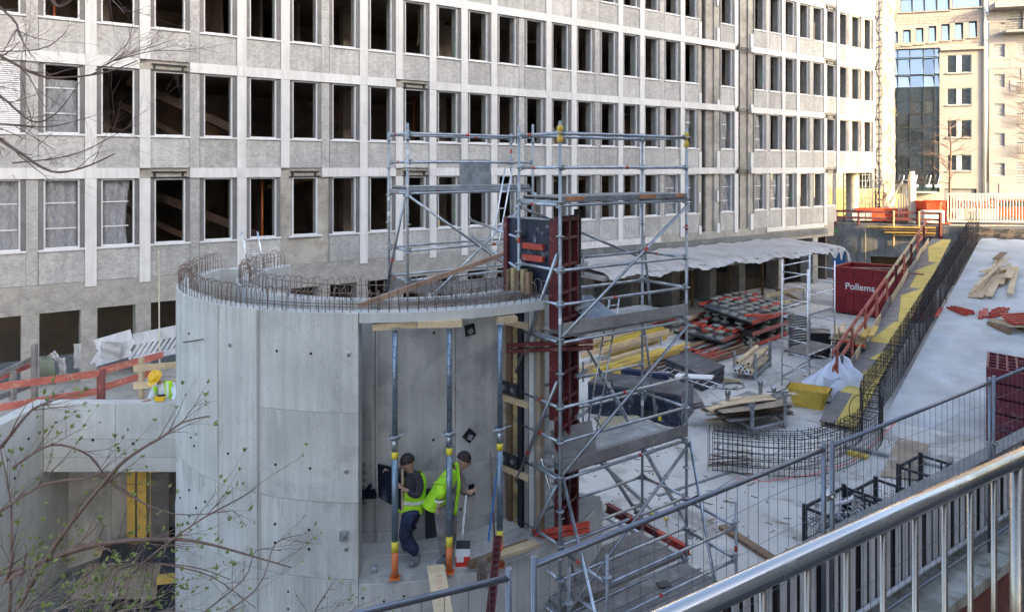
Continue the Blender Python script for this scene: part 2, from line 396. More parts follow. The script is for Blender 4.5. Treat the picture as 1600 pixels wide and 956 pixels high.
endw=MB().box(bx(K1)-.43,bx(K1)-.33,.53,11.5,Z0+DZ,Z0+NR*DZ); lb(endw,'end_wall','stone_beige')
# shared meshes
def rect_ring(x0,x1,z0,z1,t,y0,y1):
    m=MB(); m.box(x0,x0+t,y0,y1,z0,z1); m.box(x1-t,x1,y0,y1,z0,z1); m.box(x0+t,x1-t,y0,y1,z0,z0+t); m.box(x0+t,x1-t,y0,y1,z1-t,z1); return m
me_frame=rect_ring(.13,1.06,.03,2.11,.045,.05,.16).mesh('window',M['frame_white'])
jb=MB(); jb.box(0,.128,.015,.055,.0,2.13); jb.box(1.062,1.19,.015,.055,.0,2.13); jb.box(.09,.128,.056,.2,0,2.13); jb.box(1.062,1.10,.056,.2,0,2.13)
me_jamb=jb.mesh('jamb_lining',M['jamb_grey'])
me_sill=MB().box(-.01,1.20,-.05,.12,-.03,.028).mesh('sill',M['frame_white'])
me_sill_grey=MB().box(-.01,1.20,-.05,.05,-.03,.028).mesh('sill',M['jamb_grey'])
me_panel=MB().box(.006,1.184,0,.058,.004,.965).mesh('spandrel_panel',M['granite'])
me_gpil=MB().box(.004,.302,.0,.058,.004,3.11).mesh('granite_pilaster',M['granite'])
pw=MB(); pw.box(.0,.31,-.055,.058,.0,1.7); pw.box(.0,.31,-.055,.058,1.704,3.118); me_wpil=pw.mesh('marble_pilaster',M['marble_white'])
me_band=MB().box(.003,1.497,-.058,.058,0,.326).mesh('marble_band',M['marble_white'])
pw=MB(); pw.box(.0,.31,-.055,.058,-.16,1.7); pw.box(.0,.31,-.055,.058,1.704,3.118); me_wpil0=pw.mesh('marble_pilaster',M['marble_white'])
def part(me,name,x,z,parent=ob):
    o=link(name,me,parent,(x,0,z)); return o
no_band={(2,1),(2,0),(5,0),(8,1),(8,0),(22,0),(22,1),(22,2),(22,3),(22,4),(28,0),(28,1),(28,2),(28,3)}
raw_bay={(5,0)}
film={(-1,0),(0,0),(1,0),(0,1),(19,0),(21,0),(23,0),(24,0),(25,0),(21,1),(23,1),(19,1),(18,0),(28,0)}
for r in range(NR):
    zb=Z0+r*DZ
    for k in range(K0,K1):
        if r==0 and k>=29: continue
        x=bx(k)
        if k not in slot:
            if (k,r) not in raw_bay: part(me_panel,'spandrel_panel',x,zb)
            wdw=part(me_frame,'window',x,zb+1.0)
            if (k,r) not in raw_bay: link('jamb_lining',me_jamb,wdw)
            link('sill',me_sill,wdw)
            if (k,r) in film:
                f=MB(); wdt=.5+.4*rnd.random() if k not in (0,-1) else .85
                ph=rnd.random()*9
                f.grid(lambda u,v:V(.175+u*wdt*.98*(1-.12*math.sin(v*3+ph)*(wdt<.8)),.22+.03*math.sin(u*19+ph)+.02*math.sin(v*11+u*5),.05+v*(1.6 if (k,r)==(0,1) else 2.02)),12,16)
                build(f,'plastic_sheet',M['plastic_film'],wdw,local=True)
                t=MB()
                for zz in (.62,1.38): t.box(.18,.175+wdt*.95,.165,.17,zz,zz+.035)
                build(t,'tape_strip',M['frame_white'],wdw,local=True)
            if (k,r)==(-1,1):
                f=MB()
                for j in range(34): f.obox((.6,.02,.06+j*.06),(.44,0,0),(0,.012,.022),(0,-.003,.002))
                build(f,'roller_blind',M['slat_grey'],wdw,local=True)
        if (k,r) not in no_band: part(me_band,'marble_band',x-.31+.0,zb+3.124)
        else:
            sb=MB(); sb.box(x+.02,x+1.15,-.02,.055,zb+3.12,zb+3.16); sb.box(x+.05,x+1.1,-.01,.058,zb+3.30,zb+3.34); sb.box(x+.1,x+.16,-.01,.058,zb+3.17,zb+3.29); sb.box(x+.95,x+1.0,-.01,.058,zb+3.17,zb+3.29)
            lb(sb,'shutter_box','metal_dark')
    for k in range(K0,K1+1):
        if r==0 and k>=29: continue
        x=bx(k)-.31
        if (k in (5,6) and r==0) or k in (21,20,23): 
            continue
        if k in grey_b: part(me_gpil,'granite_pilaster',x,zb)
        else: part(me_wpil0 if r==0 else me_wpil,'marble_pilaster',x,zb)
# slots with steel lining and blue sheet
for k in (20,22):
    m=MB().box(bx(k)-.02,bx(k)+.45,.3,.36,Z0-.3,Z0+NR*DZ); lb(m,'slot_lining','metal_dark')
m=MB()
for r in range(NR):
    m.box(bx(22)+.02,bx(22)+.40,.27,.29,Z0+r*DZ+1.9,Z0+r*DZ+3.1)
lb(m,'blue_sheet','prop_blue')
# remains of cladding beside the slots
for r in range(NR):
    for (x,w_) in ((bx(20)-.33,.22),(bx(21)-.31,.22),(bx(22)-.27,.2),(bx(23)-.33,.26)):
        z=Z0+r*DZ; h0=.1+rnd.random()*.8; m=MB(); m.box(x,x+w_,-.04,.058,z-.1,z+h0); 
        lb(m,'cladding_remnant','marble_white')
        if rnd.random()<.6: lb(MB().box(x,x+w_*.7,-.03,.056,z+h0+1.2,z+h0+1.8),'cladding_remnant','marble_white')
# bottom: rough base course left, white plinth, dark tiles right
m=MB().box(bx(K0),bx(13)-.31,-.02,.45,2.9,3.735); lb(m,'rough_base_course','granite_rough')
m=MB().box(bx(13)-.31,bx(28.6),.02,.50,2.85,3.735); lb(m,'base_course','concrete_old')
for k in range(13,18): 
    lb(MB().box(bx(k)-.305,bx(k)+1.185,-.05,.018,3.40,3.715),'plinth_slab','marble_white')
for k in range(24,28): 
    lb(MB().box(bx(k)-.305,bx(k)+1.185,-.05,.018,3.45,3.715),'plinth_slab','marble_white')
for j in range(52):
    x=bx(13)-.3+j*.44; me=None
    if j==0: tl=MB().box(0,.43,-.035,.018,3.02,3.36).mesh('dark_tile',M['tile_dark'])
    link('dark_tile',tl,ob,(x,0,0))
# ground-floor pillars
for k in range(K0,14):
    m=MB().box(bx(k)-.42,bx(k)+.02,-.01,.5,.6,2.899); lb(m,'rough_pillar','granite_rough')
for kk in (14.4,16.4,18.4,20.4,22.1,24.6,27.0):
    m=MB().box(bx(kk),bx(kk)+.55,-.0,.85,-.3,2.849); lb(m,'concrete_pillar','concrete_old')
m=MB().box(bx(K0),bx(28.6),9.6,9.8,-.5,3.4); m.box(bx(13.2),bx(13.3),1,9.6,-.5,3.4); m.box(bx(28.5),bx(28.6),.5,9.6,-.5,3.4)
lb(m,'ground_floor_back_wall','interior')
# clutter inside the gutted rooms
ri=random.Random(17)
for i in range(95):
    k,r=ri.randint(-1,28),ri.randint(0,4); x=bx(k)+ri.uniform(-.2,1.0); y=ri.uniform(.9,4.5); z=Z0+r*DZ+.1; t=ri.random(); m=MB()
    if t<.3: m.box(x,x+ri.uniform(.3,1.3),y,y+.05,z,z+ri.uniform(1.0,2.9)); nm,mt='partition_board',ri.choice(['interior_pale','wood_brown','ply_brown','granite_rough'])
    elif t<.55: m.tube((x,y,z),(x,y,z+3.1),.04,6); nm,mt='shoring_post',ri.choice(['galv_dull','orange_paint','concrete_old'])
    elif t<.8: m.beam((x,y,z+ri.uniform(2.6,3.0)),(x+ri.uniform(1,3),y,z+ri.uniform(2.5,3.0)),.12,.14); nm,mt='ceiling_duct',ri.choice(['galv_dull','interior_pale','wood_brown'])
    else: m.path([(x,y,z+3.1),(x+.05,y,z+2.2),(x-.05,y,z+1.5),(x+.1,y,z+.9+ri.random())],.012,4); nm,mt='hanging_cable','plastic_beige'
    lb(m,nm,mt)
# inclined stair stringers seen through the left windows
for r,k in ((0,2),(1,2)):
    m=MB(); zb=Z0+r*DZ
    m.beam((bx(2)-.4,1.6,zb+2.9),(bx(5),1.6,zb+.7),.3,.28); m.beam((bx(2)-.6,2.4,zb+2.2),(bx(4),2.4,zb+.2),.3,.2)
    lb(m,'stair_stringer','stringer')
for (k,r,mt) in ((6,0,'orange_paint'),(6,1,'orange_paint')):
    lb(MB().box(bx(k)+.32,bx(k)+.45,1.0,1.13,Z0+r*DZ+.1,Z0+r*DZ+2.0),'orange_post',mt)
# sprayed green and pink marks on reveals
for (k,r,z,mt) in ((13,1,1.35,'paint_green'),(9,2,1.15,'paint_green'),(9,1,1.2,'paint_green'),(23,2,1.5,'paint_green'),(7,0,1.2,'paint_green'),(18,1,1.5,'paint_pink'),(16,2,1.3,'paint_green'),(25,0,1.5,'paint_green'),(9,0,1.3,'paint_green'),(21,1,1.4,'paint_pink')):
    x=bx(k)+1.07-.004; m=MB(); z+=Z0+r*DZ
    pts=[(x,.2+.13*rnd.random(),z+i*.07) for i in range(9)]
    for a,c in zip(pts,pts[1:]): m.beam(a,c,.03,.006,up=(1,0,0))
    lb(m,'spray_mark',mt)
# yellow kit on two sills
for k in (8,9): lb(MB().box(bx(k)+.2,bx(k)+.55,.6,.9,Z0+1.0,Z0+1.28),'yellow_battery_case','board_yellow')
# round column and soffit at the lit end
m=MB(); m.lathe((bx(31.3),1.0,0),[(.42,3.4),(.42,Z0+DZ)],20); lb(m,'round_column','cream_paint')
m=MB().box(bx(29)-.31,bx(K1)-.31,-.03,.5,Z0+DZ-.32,Z0+DZ-.002); lb(m,'edge_beam','cream_paint')
# roof-level parapet
lb(MB().box(bx(K0),bx(K1)-.3,-.06,.5,Z0+NR*DZ+.1,Z0+NR*DZ+1.2),'parapet','marble_white')

# ============================================================= CANOPY
nB=V(.5925,-.8056,0); dB=V(.8056,.5925,0)
def bl(x,out,z): p=V(BX,BY,0)+dB*x+nB*out; return V(p.x,p.y,z)
cn=thing('canopy_slab','long cantilevered concrete canopy with torn edge along the foot of the office block','canopy',bl(bx(20),2,2.7))
b=MB(); xs0,xs1=bx(12.5),bx(24.1)
b.prism([bl(xs0,.06,2.72),bl(xs1,.06,2.72),bl(xs1,4.2,2.70),bl(xs0,4.2,2.66)],(0,0,.17)); build(b,'slab',M['concrete_old'],cn)
b=MB()
for i in range(150):
    x=xs0+(xs1-xs0)*i/150; b.obox(bl(x,4.22,2.72+.01*random.random()),dB*.06*random.uniform(.4,1),nB*.02,(0,0,.04+.03*random.random()))
build(b,'broken_edge',M['granite_rough'],cn,kind='stuff')
tp=MB()
def tarp(u,v):
    x=xs0+.2+(xs1-xs0+.6)*u; o=.15+4.25*v; z=2.955+.03*math.sin(u*31)+.02*math.sin(u*73+1)+.22*(1-v)*0.5
    sc=abs(math.sin(u*17.0+.4)); d=0
    if v>.85:
        q=(v-.85)/.15; o=.15+4.25*.85+.62*min(1,q*1.2)+.05*math.sin(u*90)*q; z-=q*q*(.20+.10*(1-sc)+.05*math.sin(u*61)*math.sin(u*23+1)+(.5*max(0,(u-.86))/.14*(1+math.sin(u*160))*.8 if u>.86 else 0))
    z+=.03*math.sin(u*57+v*9)*math.sin(v*6+u*13)+.014*math.sin(u*140+v*3)+.02*math.sin(u*211+v*2)*v
    return bl(x,o,z)
tp.grid(tarp,260,20); o=build(tp,'tarpaulin',M['tarp']); tag(o,'dirty white tarpaulin sagging over the canopy with ragged hanging edge','tarpaulin')
# timber props under the canopy
for i,kk in enumerate((14.3,18.5,20.6,22.5)):
    b=MB(); a=bl(bx(kk)+.7,.6,0); b.beam(a,a+V(0,0,2.2),.12,.12); b.beam(a+V(0,0,2.1),a+nB*.9+V(0,0,2.65),.1,.1)
    o=build(b,'timber_strut',M['wood_brown']); tag(o,['leftmost brown timber strut under the canopy, behind the scaffold tower','brown timber strut under the canopy, right of the tower post','brown timber strut under the canopy at the middle pillar','brown timber strut under the canopy nearest the ragged tarpaulin end'][i],'strut',group='timber struts under the canopy')
# ============================================================= RETAINING WALL + STREET EDGE
W0,W1=V(19.9,48.6,0),V(31.5,42.75,0); WD=(W1-W0).normalized(); WNn=V(WD.y,-WD.x,0)
def wl(t,n=0,z=0): p=W0+WD*t+WNn*n; return V(p.x,p.y,z)
rw=thing('retaining_wall','grey stained concrete retaining wall closing the far end of the pit, with a dark opening','wall',wl(3,0,0))
b=MB()
def wbox(b,t0,t1,n0,n1,z0,z1): 
    b.prism([wl(t0,n0,z0),wl(t1,n0,z0),wl(t1,n1,z0),wl(t0,n1,z0)],(0,0,z1-z0))
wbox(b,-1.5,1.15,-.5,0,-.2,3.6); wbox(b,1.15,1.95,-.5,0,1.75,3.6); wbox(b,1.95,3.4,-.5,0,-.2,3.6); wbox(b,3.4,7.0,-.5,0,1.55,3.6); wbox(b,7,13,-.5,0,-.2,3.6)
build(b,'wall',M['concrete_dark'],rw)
b=MB(); wbox(b,1.15,1.95,-.45,-.35,-.2,1.75)
for i in range(9): wbox(b,1.2+i*.08,1.24+i*.08,-.35,-.33,.2,1.6)
build(b,'door',M['blue_paint'],rw)
b=MB(); wbox(b,3.2,7.2,-3,-2.9,-.2,1.6); build(b,'recess_back',M['interior'],rw)
b=MB(); b.tube(wl(3.1,.1,3.4),wl(3.1,.08,.4),.03,6); build(b,'yellow_hose',M['plastic_beige'],rw)
b=MB()
pts=[wl(1.25+.12*math.cos(a),.01,3.1+.1*math.sin(a)) for a in [i*.7 for i in range(8)]]+[wl(1.42,.01,3.0),wl(1.45,.01,3.2)]
for a,c in zip(pts,pts[1:]): b.beam(a,c,.03,.006,up=WNn)
build(b,'spray_mark',M['paint_green'],rw)
0 and struct(MB().prism([bl(bx(28.4),.0,-.2),bl(bx(28.4),3.5,-.2),bl(bx(29.3),3.5,-.2),bl(bx(29.3),0,-.2)],(0,0,3.55)),'pit_corner_wall',M['concrete_dark'])
# ============================================================= FENCE KERB WALL
b=MB(); b.prism([fl(-6,-.22,2.5),fl(30,-.22,2.5),fl(30,.35,2.5),fl(-6,.35,2.5)],(0,0,.12))
kw=thing('kerb_wall','low wall with a pale stained concrete coping carrying the site fence','wall',fl(3,0,-1.2))
build(b,'coping',M['coping'],kw)
b=MB(); b.prism([fl(-6,-.12,-1.2),fl(30,-.12,-1.2),fl(30,.25,-1.2),fl(-6,.25,-1.2)],(0,0,3.7)); build(b,'wall_face',M['rail_redbrown'],kw)
b=MB(); b.grid(lambda u,v: fl(4.0+u*1.1,-.22-.25*math.sin(v*1.6)*(1-abs(u-.5)*1.2),2.63-.35*v*(1-abs(u-.5))),12,8); build(b,'metal_flashing',M['frame_white'],kw)
# ============================================================= DRUM (spiral stair core)
DC=V(-2.09,13.85,0); RO,RI=3.85,2.90; ZT=5.22; ZL=1.61; ZJ=2.65
def pc(phi,r,z): t=math.radians(phi); return V(DC.x+r*math.sin(t),DC.y-r*math.cos(t),z)
def on_cyl(px,py,R):
    a=(px-CX)/F; A=a*a+1; B=-2*(a*DC.x+DC.y); C_=DC.x**2+DC.y**2-R*R
    disc=B*B-4*A*C_; d=(-B-math.sqrt(max(0,disc)))/(2*A)
    x,y=a*d,d; return math.degrees(math.atan2(x-DC.x,-(y-DC.y))), E-(py-HY)/F*d
def arc(mb,r0,r1,p0,p1,z0,z1,step=2.5):
    n=max(1,int(math.ceil(abs(p1-p0)/step))); vs=[]
    for i in range(n+1):
        p=p0+(p1-p0)*i/n; vs+= [pc(p,r0,z0),pc(p,r1,z0),pc(p,r1,z1),pc(p,r0,z1)]
    fs=[(0,1,2,3),(4*n,4*n+3,4*n+2,4*n+1)]
    for i in range(n):
        a=4*i; c=a+4
        for k in range(4): fs.append((a+k,c+k,c+(k+1)%4,a+(k+1)%4))
    mb.add(vs,fs)
    return mb
drum=thing('concrete_drum','tall round concrete stair drum with a doorway and a rim of starter bars','concrete drum',(DC.x,DC.y,-1.2))
ph340=on_cyl(341,560,RO)[0]; ph403=on_cyl(404,560,RO)[0]; g=.09
edges=[-100,-60,ph340,ph403,0]
for i in range(4):
    for z0,z1 in ((-1.9,ZL-.006),(ZL+.002,ZJ-.005))+(((ZJ+.003,3.868),(3.872,ZT)) if i==3 else ((ZJ+.003,ZT),)):
        lo = z0<ZL-1
        m=MB(); arc(m,RO-.25,RO+(.012 if (lo) else (.0 if z0<2 else .004)),edges[i]+g,edges[i+1]-(g if i<3 else 0),z0,z1); build(m,'wall_panel',M['concrete_drum'],drum)
for p0,p1 in ((0+.1,17),(17+.1,34),(34.1,70)):
    m=MB(); arc(m,RO-.25,RO+.012,p0,p1,-1.2,ZL-.07); build(m,'wall_panel',M['concrete_drum'],drum)
m=MB(); arc(m,RO-.95,RO-.02,-30,70,ZL-.12,ZL); build(m,'landing_slab',M['concrete_inner'],drum)
m=MB(); arc(m,RO-.96,RO-.6,-30,70,ZL,ZL+.015); build(m,'mortar_strip',M['concrete_new'],drum)
m=MB(); arc(m,RO-.26,RO+.0,0.2,42,ZT-.13,ZT+.001); build(m,'lintel',M['concrete_new'],drum)
iedges=[-115,-70,-30,on_cyl(586,600,RI)[0],25,62,100]
for i in range(6):
    for z0,z1 in ((-1.2,1.79),(1.795,ZJ-.004),(ZJ+.003,ZT)):
        m=MB(); arc(m,RI-.25,RI+(.01 if z0<1 else 0),iedges[i]+.1,iedges[i+1]-.1,z0,z1); build(m,'inner_wall_panel',M['concrete_inner'],drum)
m=MB(); m.prism([pc(-100,RO-.26,-1),pc(-100,RI,-1),pc(-104,RI,-1),pc(-104,RO-.26,-1)],(0,0,1+ZT-.01)); build(m,'cross_wall',M['concrete_new'],drum)
# raised joint ribs on inner wall
m=MB()
for px in (584,589): p,_=on_cyl(px,600,RI); arc(m,RI,RI+.02,p-.35,p+.35,ZL+.02,ZT-.02)
build(m,'joint_rib',M['concrete_inner'],drum)
m=MB(); rq=random.Random(71)
for i in range(260):
    z=rq.choice([ZJ,ZL,ZL,3.87,ZT-.01]); p=rq.uniform(-75,-1) if z!=3.87 else rq.uniform(-22,-1); h=rq.uniform(.04,.30)*(1.5 if z==ZL else 1); w_=rq.uniform(.08,.22)
    arc(m,RO-.01,RO+(.0155 if z==ZL else .0065),p,p+w_,z-h,z-.008)
build(m,'grout_run',M['concrete_new'],drum,kind='stuff')
m=MB()
for pq in (ph403-.35,ph403+.35,ph340): arc(m,RO-.01,RO+.017,pq-.10,pq+.10,ZL,ZT-.01); arc(m,RO-.01,RO+.017,pq-.10,pq+.10,-1,ZL-.02)
build(m,'formwork_ridge',M['concrete_drum'],drum)
# tie holes: slightly proud black discs, painted for the shade inside
def hole(mb,px,py,R,rad=.018):
    p,z=on_cyl(px,py,R); c=pc(p,R+.013 if z<ZL or R==RO else R+.002,z); t=math.radians(p); nr=V(math.sin(t),-math.cos(t),0)
    mb.tube(c-nr*.02,c+nr*.0015,rad,10)
m=MB()
for px,py in ((296,521),(299,683),(304,696),(433,548),(486,552),(545,555),(357,708),(431,725),(485,731),(543,736),(358,808),(430,818),(483,827),(430,847),(483,857),(296,765),(307,793),(282,777),(321,783),(293,859),(350,877),(451,923),(507,931),(567,933),(631,930),(451,950),(600,938)): hole(m,px,py,RO,.017)
for px,py in ((678,520),(677,687),(720,795),(790,560)): hole(m,px,py,RI,.02)
build(m,'tie_hole',M['black_void'],drum,kind='stuff')
m=MB()
for px,py in ((541,735),(541,856),(545,553),(360,538)):
    p,z=on_cyl(px,py,RO); c=pc(p,RO+.012,z); t=math.radians(p); nr=V(math.sin(t),-math.cos(t),0); m.path([c-nr*.01,c+nr*.006,c+nr*.006,c-nr*.01],[.034,.034,.026,.02],12,caps=False)
build(m,'tie_cone',M['concrete_new'],drum,kind='stuff')
for px,py,rot in ((734,515,.15),(733,680,.785),(733,766,.1)):
    p,z=on_cyl(px,py,RI); c=pc(p,RI+.006,z); t=math.radians(p); nr=V(math.sin(t),-math.cos(t),0); tx=V(math.cos(t),math.sin(t),0); up=V(0,0,1)
    a=tx*math.cos(rot)+up*math.sin(rot); c2=-tx*math.sin(rot)+up*math.cos(rot)
    m=MB().obox(c,a*.085,c2*.085,nr*.012); k=build(m,'box_out',M['black_void'],drum)
    m=MB().obox(c+nr*.02-up*.02,(a+c2*.3).normalized()*.04,(c2-a*.3).normalized()*.035,nr*.02); build(m,'mortar_lump',M['galv_dull'],k)
p,z=on_cyl(673,830,RI); m=MB(); 
m.grid(lambda u,v:pc(on_cyl(664+u*18,830,RI)[0],RI+.02,ZL+.03+v*.75),4,2,sm=False); build(m,'dark_opening_plate',M['cloth_black'],drum)  # black plate painting the dark of an opening on the inner wall
# steel strip anchor on outer face and tie plate
p,z=on_cyl(538,835,RO); c=pc(p,RO+.03,z); build(MB().rbox(c,.10,.05,.13,math.radians(p)).tube(c,c+V(0,-.12,.02),.012,6),'tie_plate',M['galv'],drum)
m=MB(); a=pc(*[on_cyl(281,534,RO)[0],RO+.02,on_cyl(281,534,RO)[1]]); 
pA,zA=on_cyl(290,534,RO); pB,zB=on_cyl(322,529,RO); m.tube(pc(pA,RO+.03,zA),pc(pB,RO+.05,zB),.008,6); build(m,'steel_pin',M['rebar_dark'],drum)
# starter-bar loops
hp=MB(); L_=.085; pts=[V(0,-L_,-.02),V(0,-L_,.24)]+[V(0,-L_*math.cos(a),.24+L_*.75*math.sin(a)) for a in (.5,1.0,1.57,2.14,2.64)]+[V(0,L_,.24),V(0,L_,-.02)]
hp.path(pts,.0058,5); me_loop=hp.mesh('rebar_loop',M['rebar'])
rl=random.Random(5)
def loops(r,p0,p1,n,zt=ZT):
    for i in range(n):
        p=p0+(p1-p0)*(i+rl.uniform(-.15,.15))/n; c=pc(p,r,zt)-V(DC.x,DC.y,-1.2)
        o=link('rebar_loop',me_loop,drum,c,math.radians(p)+rl.uniform(-.12,.12)); o.rotation_euler[0]=rl.uniform(-.06,.06); o.rotation_euler[1]=rl.uniform(-.06,.06); o.scale[2]=rl.uniform(.85,1.1)
loops(RO-.125,-99,0,58); loops(RO-.125,2,46,22); loops(RI-.125,-112,70,74)
m=MB()
for r,z in ((RO-.2,.05),(RO-.05,.12)): m.path([pc(p,r,ZT+z) for p in range(-98,45,4)],.006,4)
for r,z in ((RI-.2,.20),(RI-.04,.1)): m.path([pc(p,r,ZT+z) for p in range(-110,70,4)],.006,4)
build(m,'distribution_bar',M['rebar'],drum)
# timber waste on rim
for (x0,y0,x1,y1,z,d0,d1,mt,lab) in ((560,478,790,396,0,10.6,12.2,'wood_brown','long brown scaffold plank sloping up across the drum rim towards the black formwork'),):
    m=MB().beam(PD(x0,y0,d0),PD(x1,y1,d1),.05,.075); o=build(m,'plank',M['plank_tan']); tag(o,lab,'plank')
m=MB()
for i,(x0,y0,x1,y1,d) in enumerate(((612,440,700,446,13.5),(690,446,790,438,13.3))): m.beam(PD(x0,y0+4,d),PD(x1,y1+4,d-.1),.05,.22)
o=build(m,'grey_board',M['wood_grey']); tag(o,'grey weathered boards on edge behind the drum rim, below the left scaffold','board')
m=MB()
for i in range(8):
    p=8+i*5; m.beam(pc(p,RI+.3,ZT+.03),pc(p+5.2,RI+.35,ZT+.03),.22,.06)
o=build(m,'rim_boarding',M['wood_grey']); tag(o,'pale boarding lying on the drum gap behind the rim loops','boarding')
# timber heads over the props
for (x0,x1,y,p) in ((582,650,507,0),(652,721,506,0),(776,806,500,0)):
    a=on_cyl((x0+x1)/2,y,RO-.15); dd=10.12 if x0<700 else 10.5
    m=MB().beam(PD(x0,y+3 if x0<600 else y,dd),PD(x1,y-2,dd+.1),.16,.09); o=build(m,'head_timber',M['wood_pale']); tag(o,{582:'pale timber under the lintel above the left prop',652:'pale timber under the lintel above the middle prop',776:'short pale timber on top of the right prop'}[x0],'timber')
# ------------------------------------------------ steel props
def prop(px,py,top,lab,tilt=0):
    b0=G(px,py,ZL+(.01)); t=thing('steel_prop',lab,'prop',b0,group='steel props under the lintel')
    x,y,z=b0; 
    zt=E-(top-HY)*y/F
    build(MB().box(x-.07,x+.07,y-.07,y+.07,z-.005,z+.008),'base_plate',M['orange_paint'],t)
    build(MB().tube((x,y,z+.008),(x,y,z+.36),.046,14),'orange_sleeve',M['orange_paint'],t)
    build(MB().tube((x,y,z+.36),(x,y,z+.50),.0475,14),'yellow_label',M['yellow_label'],t)
    build(MB().tube((x,y,z+.50),(x,y,z+1.62),.044,14),'outer_tube',M['prop_blue'],t)
    build(MB().tube((x,y,z+1.62),(x,y,z+1.72),.0455,14),'yellow_label',M['yellow_label'],t)
    m=MB().tube((x,y,z+1.72),(x,y,z+1.90),.045,14).lathe((x,y,z+1.88),[(.04,0),(.075,.01),(.075,.05),(.04,.06)],14)
    m.path([V(x-.07,y-.02,z+1.95),V(x-.10,y-.05,z+1.90),V(x-.02,y-.07,z+1.92),V(x+.1,y-.07,z+1.97),V(x+.17,y-.05,z+1.98)],.009,6); build(m,'adjusting_collar',M['galv'],t)
    build(MB().tube((x,y,z+1.94),(x,y,zt-.01),.036,14),'inner_tube',M['prop_blue'],t)
    m=MB()
    for i in range(9): zz=z+2.1+i*.15; m.tube((x,y-.0375,zz),(x,y-.034,zz),.009,6)
    build(m,'pin_holes',M['black_void'],t,kind='stuff')
    build(MB().box(x-.06,x+.06,y-.06,y+.06,zt-.01,zt),'head_plate',M['galv'],t)
prop(617,902,513,'leftmost of the three steel props in the drum doorway, orange foot beside the navy-trousered worker')
prop(702,893,511,'middle steel prop in the drum doorway, in front of the worker in grey trousers')
prop(781,883,505,'right-hand steel prop in the drum doorway, beside the blue spirit level')
# small things on the landing
m=MB(); m.beam(G(830,925+0,ZL) if 0 else PD(780,709,11.0),PD(763,845,10.7),.045,.03,up=(1,0,0)); o=build(m,'blue_spirit_level',M['blue_paint']); tag(o,'long blue spirit level leaning behind the right-hand prop','spirit level')
m=MB(); m.beam(PD(730,759,11.0),PD(721,852,10.7),.06,.035,up=(1,0,0)); o=build(m,'alu_level',M['galv']); tag(o,'silver aluminium level leaning on the wall above the red cardboard box','spirit level')
m=MB(); m.tube(PD(766,706,11.0),PD(773,846,10.75),.012,6); o=build(m,'rusty_bar',M['rebar']); tag(o,'thin rusty bar leaning on the curved wall beside the blue level','steel bar')
c=G(723,880,ZL); cb=thing('cardboard_box','small open red and white cardboard box at the foot of the middle prop','box',c)
build(MB().rbox(c+V(0,0,.07),.20,.16,.14,.1),'carton',M['box_red'],cb)
build(MB().rbox(c+V(-.03,-.083,.10),.10,.004,.07,.1).rbox(c+V(0,0,.155),.205,.165,.035,.1),'white_print',M['white_paint'],cb)
build(MB().obox(c+V(0,.09,.22),(.1,0,0),(0,.02,.05),(0,.003,0)),'lid_flap',M['cloth_black'],cb)
m=MB(); m.prism([PD(667,884,10.05),PD(694,882,10.05),PD(708,960,9.2),PD(679,963,9.2)],(0.0,.025,.0)); o=build(m,'plywood_board',M['wood_pale']); tag(o,'pale plywood board with red pencil marks leaning down outside the doorway','board')
m=MB()
for (x,y,s) in ((685,900,0),(685,906,0),(686,912,0),(685,918,0),(687,938,0)):
    a=PD(x-3,y-3,9.93-(y-884)*.0108); m.path([a,a+V(.03,-.012,-.02),a+V(.06,-.012,0)],.004,4)
mk=build(m,'pencil_mark',M['paint_pink'],o)
m=MB(); m.tube(G(585,893,ZL)+V(0,0,0),G(585,893,ZL)+V(0,0,.09),.045,12); o=build(m,'plastic_cup',M['galv_dull']); tag(o,'small grey cup standing on the landing edge left of the left prop','cup')
m=MB(); m.beam(G(733,888,ZL)+V(0,0,.05),G(826,852,ZL)+V(0,0,.05),.1,.08); o=build(m,'batten',M['wood_brown']); tag(o,'brown timber batten lying on the landing right of the red box','timber')
m=MB(); m.beam(PD(776,868,10.2),PD(838,848,10.6),.16,.05); o=build(m,'short_board',M['wood_pale']); tag(o,'short pale board on the landing behind the right-hand prop foot','board')
# perforated red channel and wire ties hanging at the landing edge
m=MB(); a,c_=PD(778,838,9.75),PD(766,960,9.3)
for s in (-.045,.045): m.beam(a+V(s,0,0),c_+V(s,0,0),.025,.05,up=(0,1,0))
for i in range(12): q=a.lerp(c_,i/12); m.beam(q-V(.05,0,0),q+V(.05,0,0),.02,.03,up=(0,1,0))
o=build(m.beam(a+V(0,.03,0),c_+V(0,.03,0),.10,.012,up=(0,1,0)),'red_channel',M['red_steel']); tag(o,'rusty red perforated steel channel standing at the drum foot below the right prop','steel channel')
m=MB()
for i in range(26):
    q=PD(748+rl.random()*12,866+rl.random()*12,9.85); m.path([q,q+V(rl.uniform(-.05,.05),-.02,-.12),q+V(rl.uniform(-.05,.05),-.01,-.25-.12*rl.random())],.006,4)
o=build(m,'tie_wires',M['rebar']); tag(o,'bundle of brown tie wires hanging over the landing edge beside the red channel','wires')
# worker's dark stepped formwork at doorway left
m=MB()
for i in range(6): m.beam(PD(566,722+i*12,11.3),PD(580,722+i*12,11.0),.3,.06)
o=build(m,'stair_formwork',M['wood_grey']); tag(o,'stack of grey stair formwork boards in the shadow at the doorway left edge','formwork')
m=MB().beam(PD(566,771,10.9),PD(586,771,10.75),.05,.13); m.beam(PD(566,779,10.8),PD(579,757,10.7),.03,.05); o=build(m,'black_bracket',M['ply_black']); tag(o,'black bracket board low in the doorway left edge','bracket')

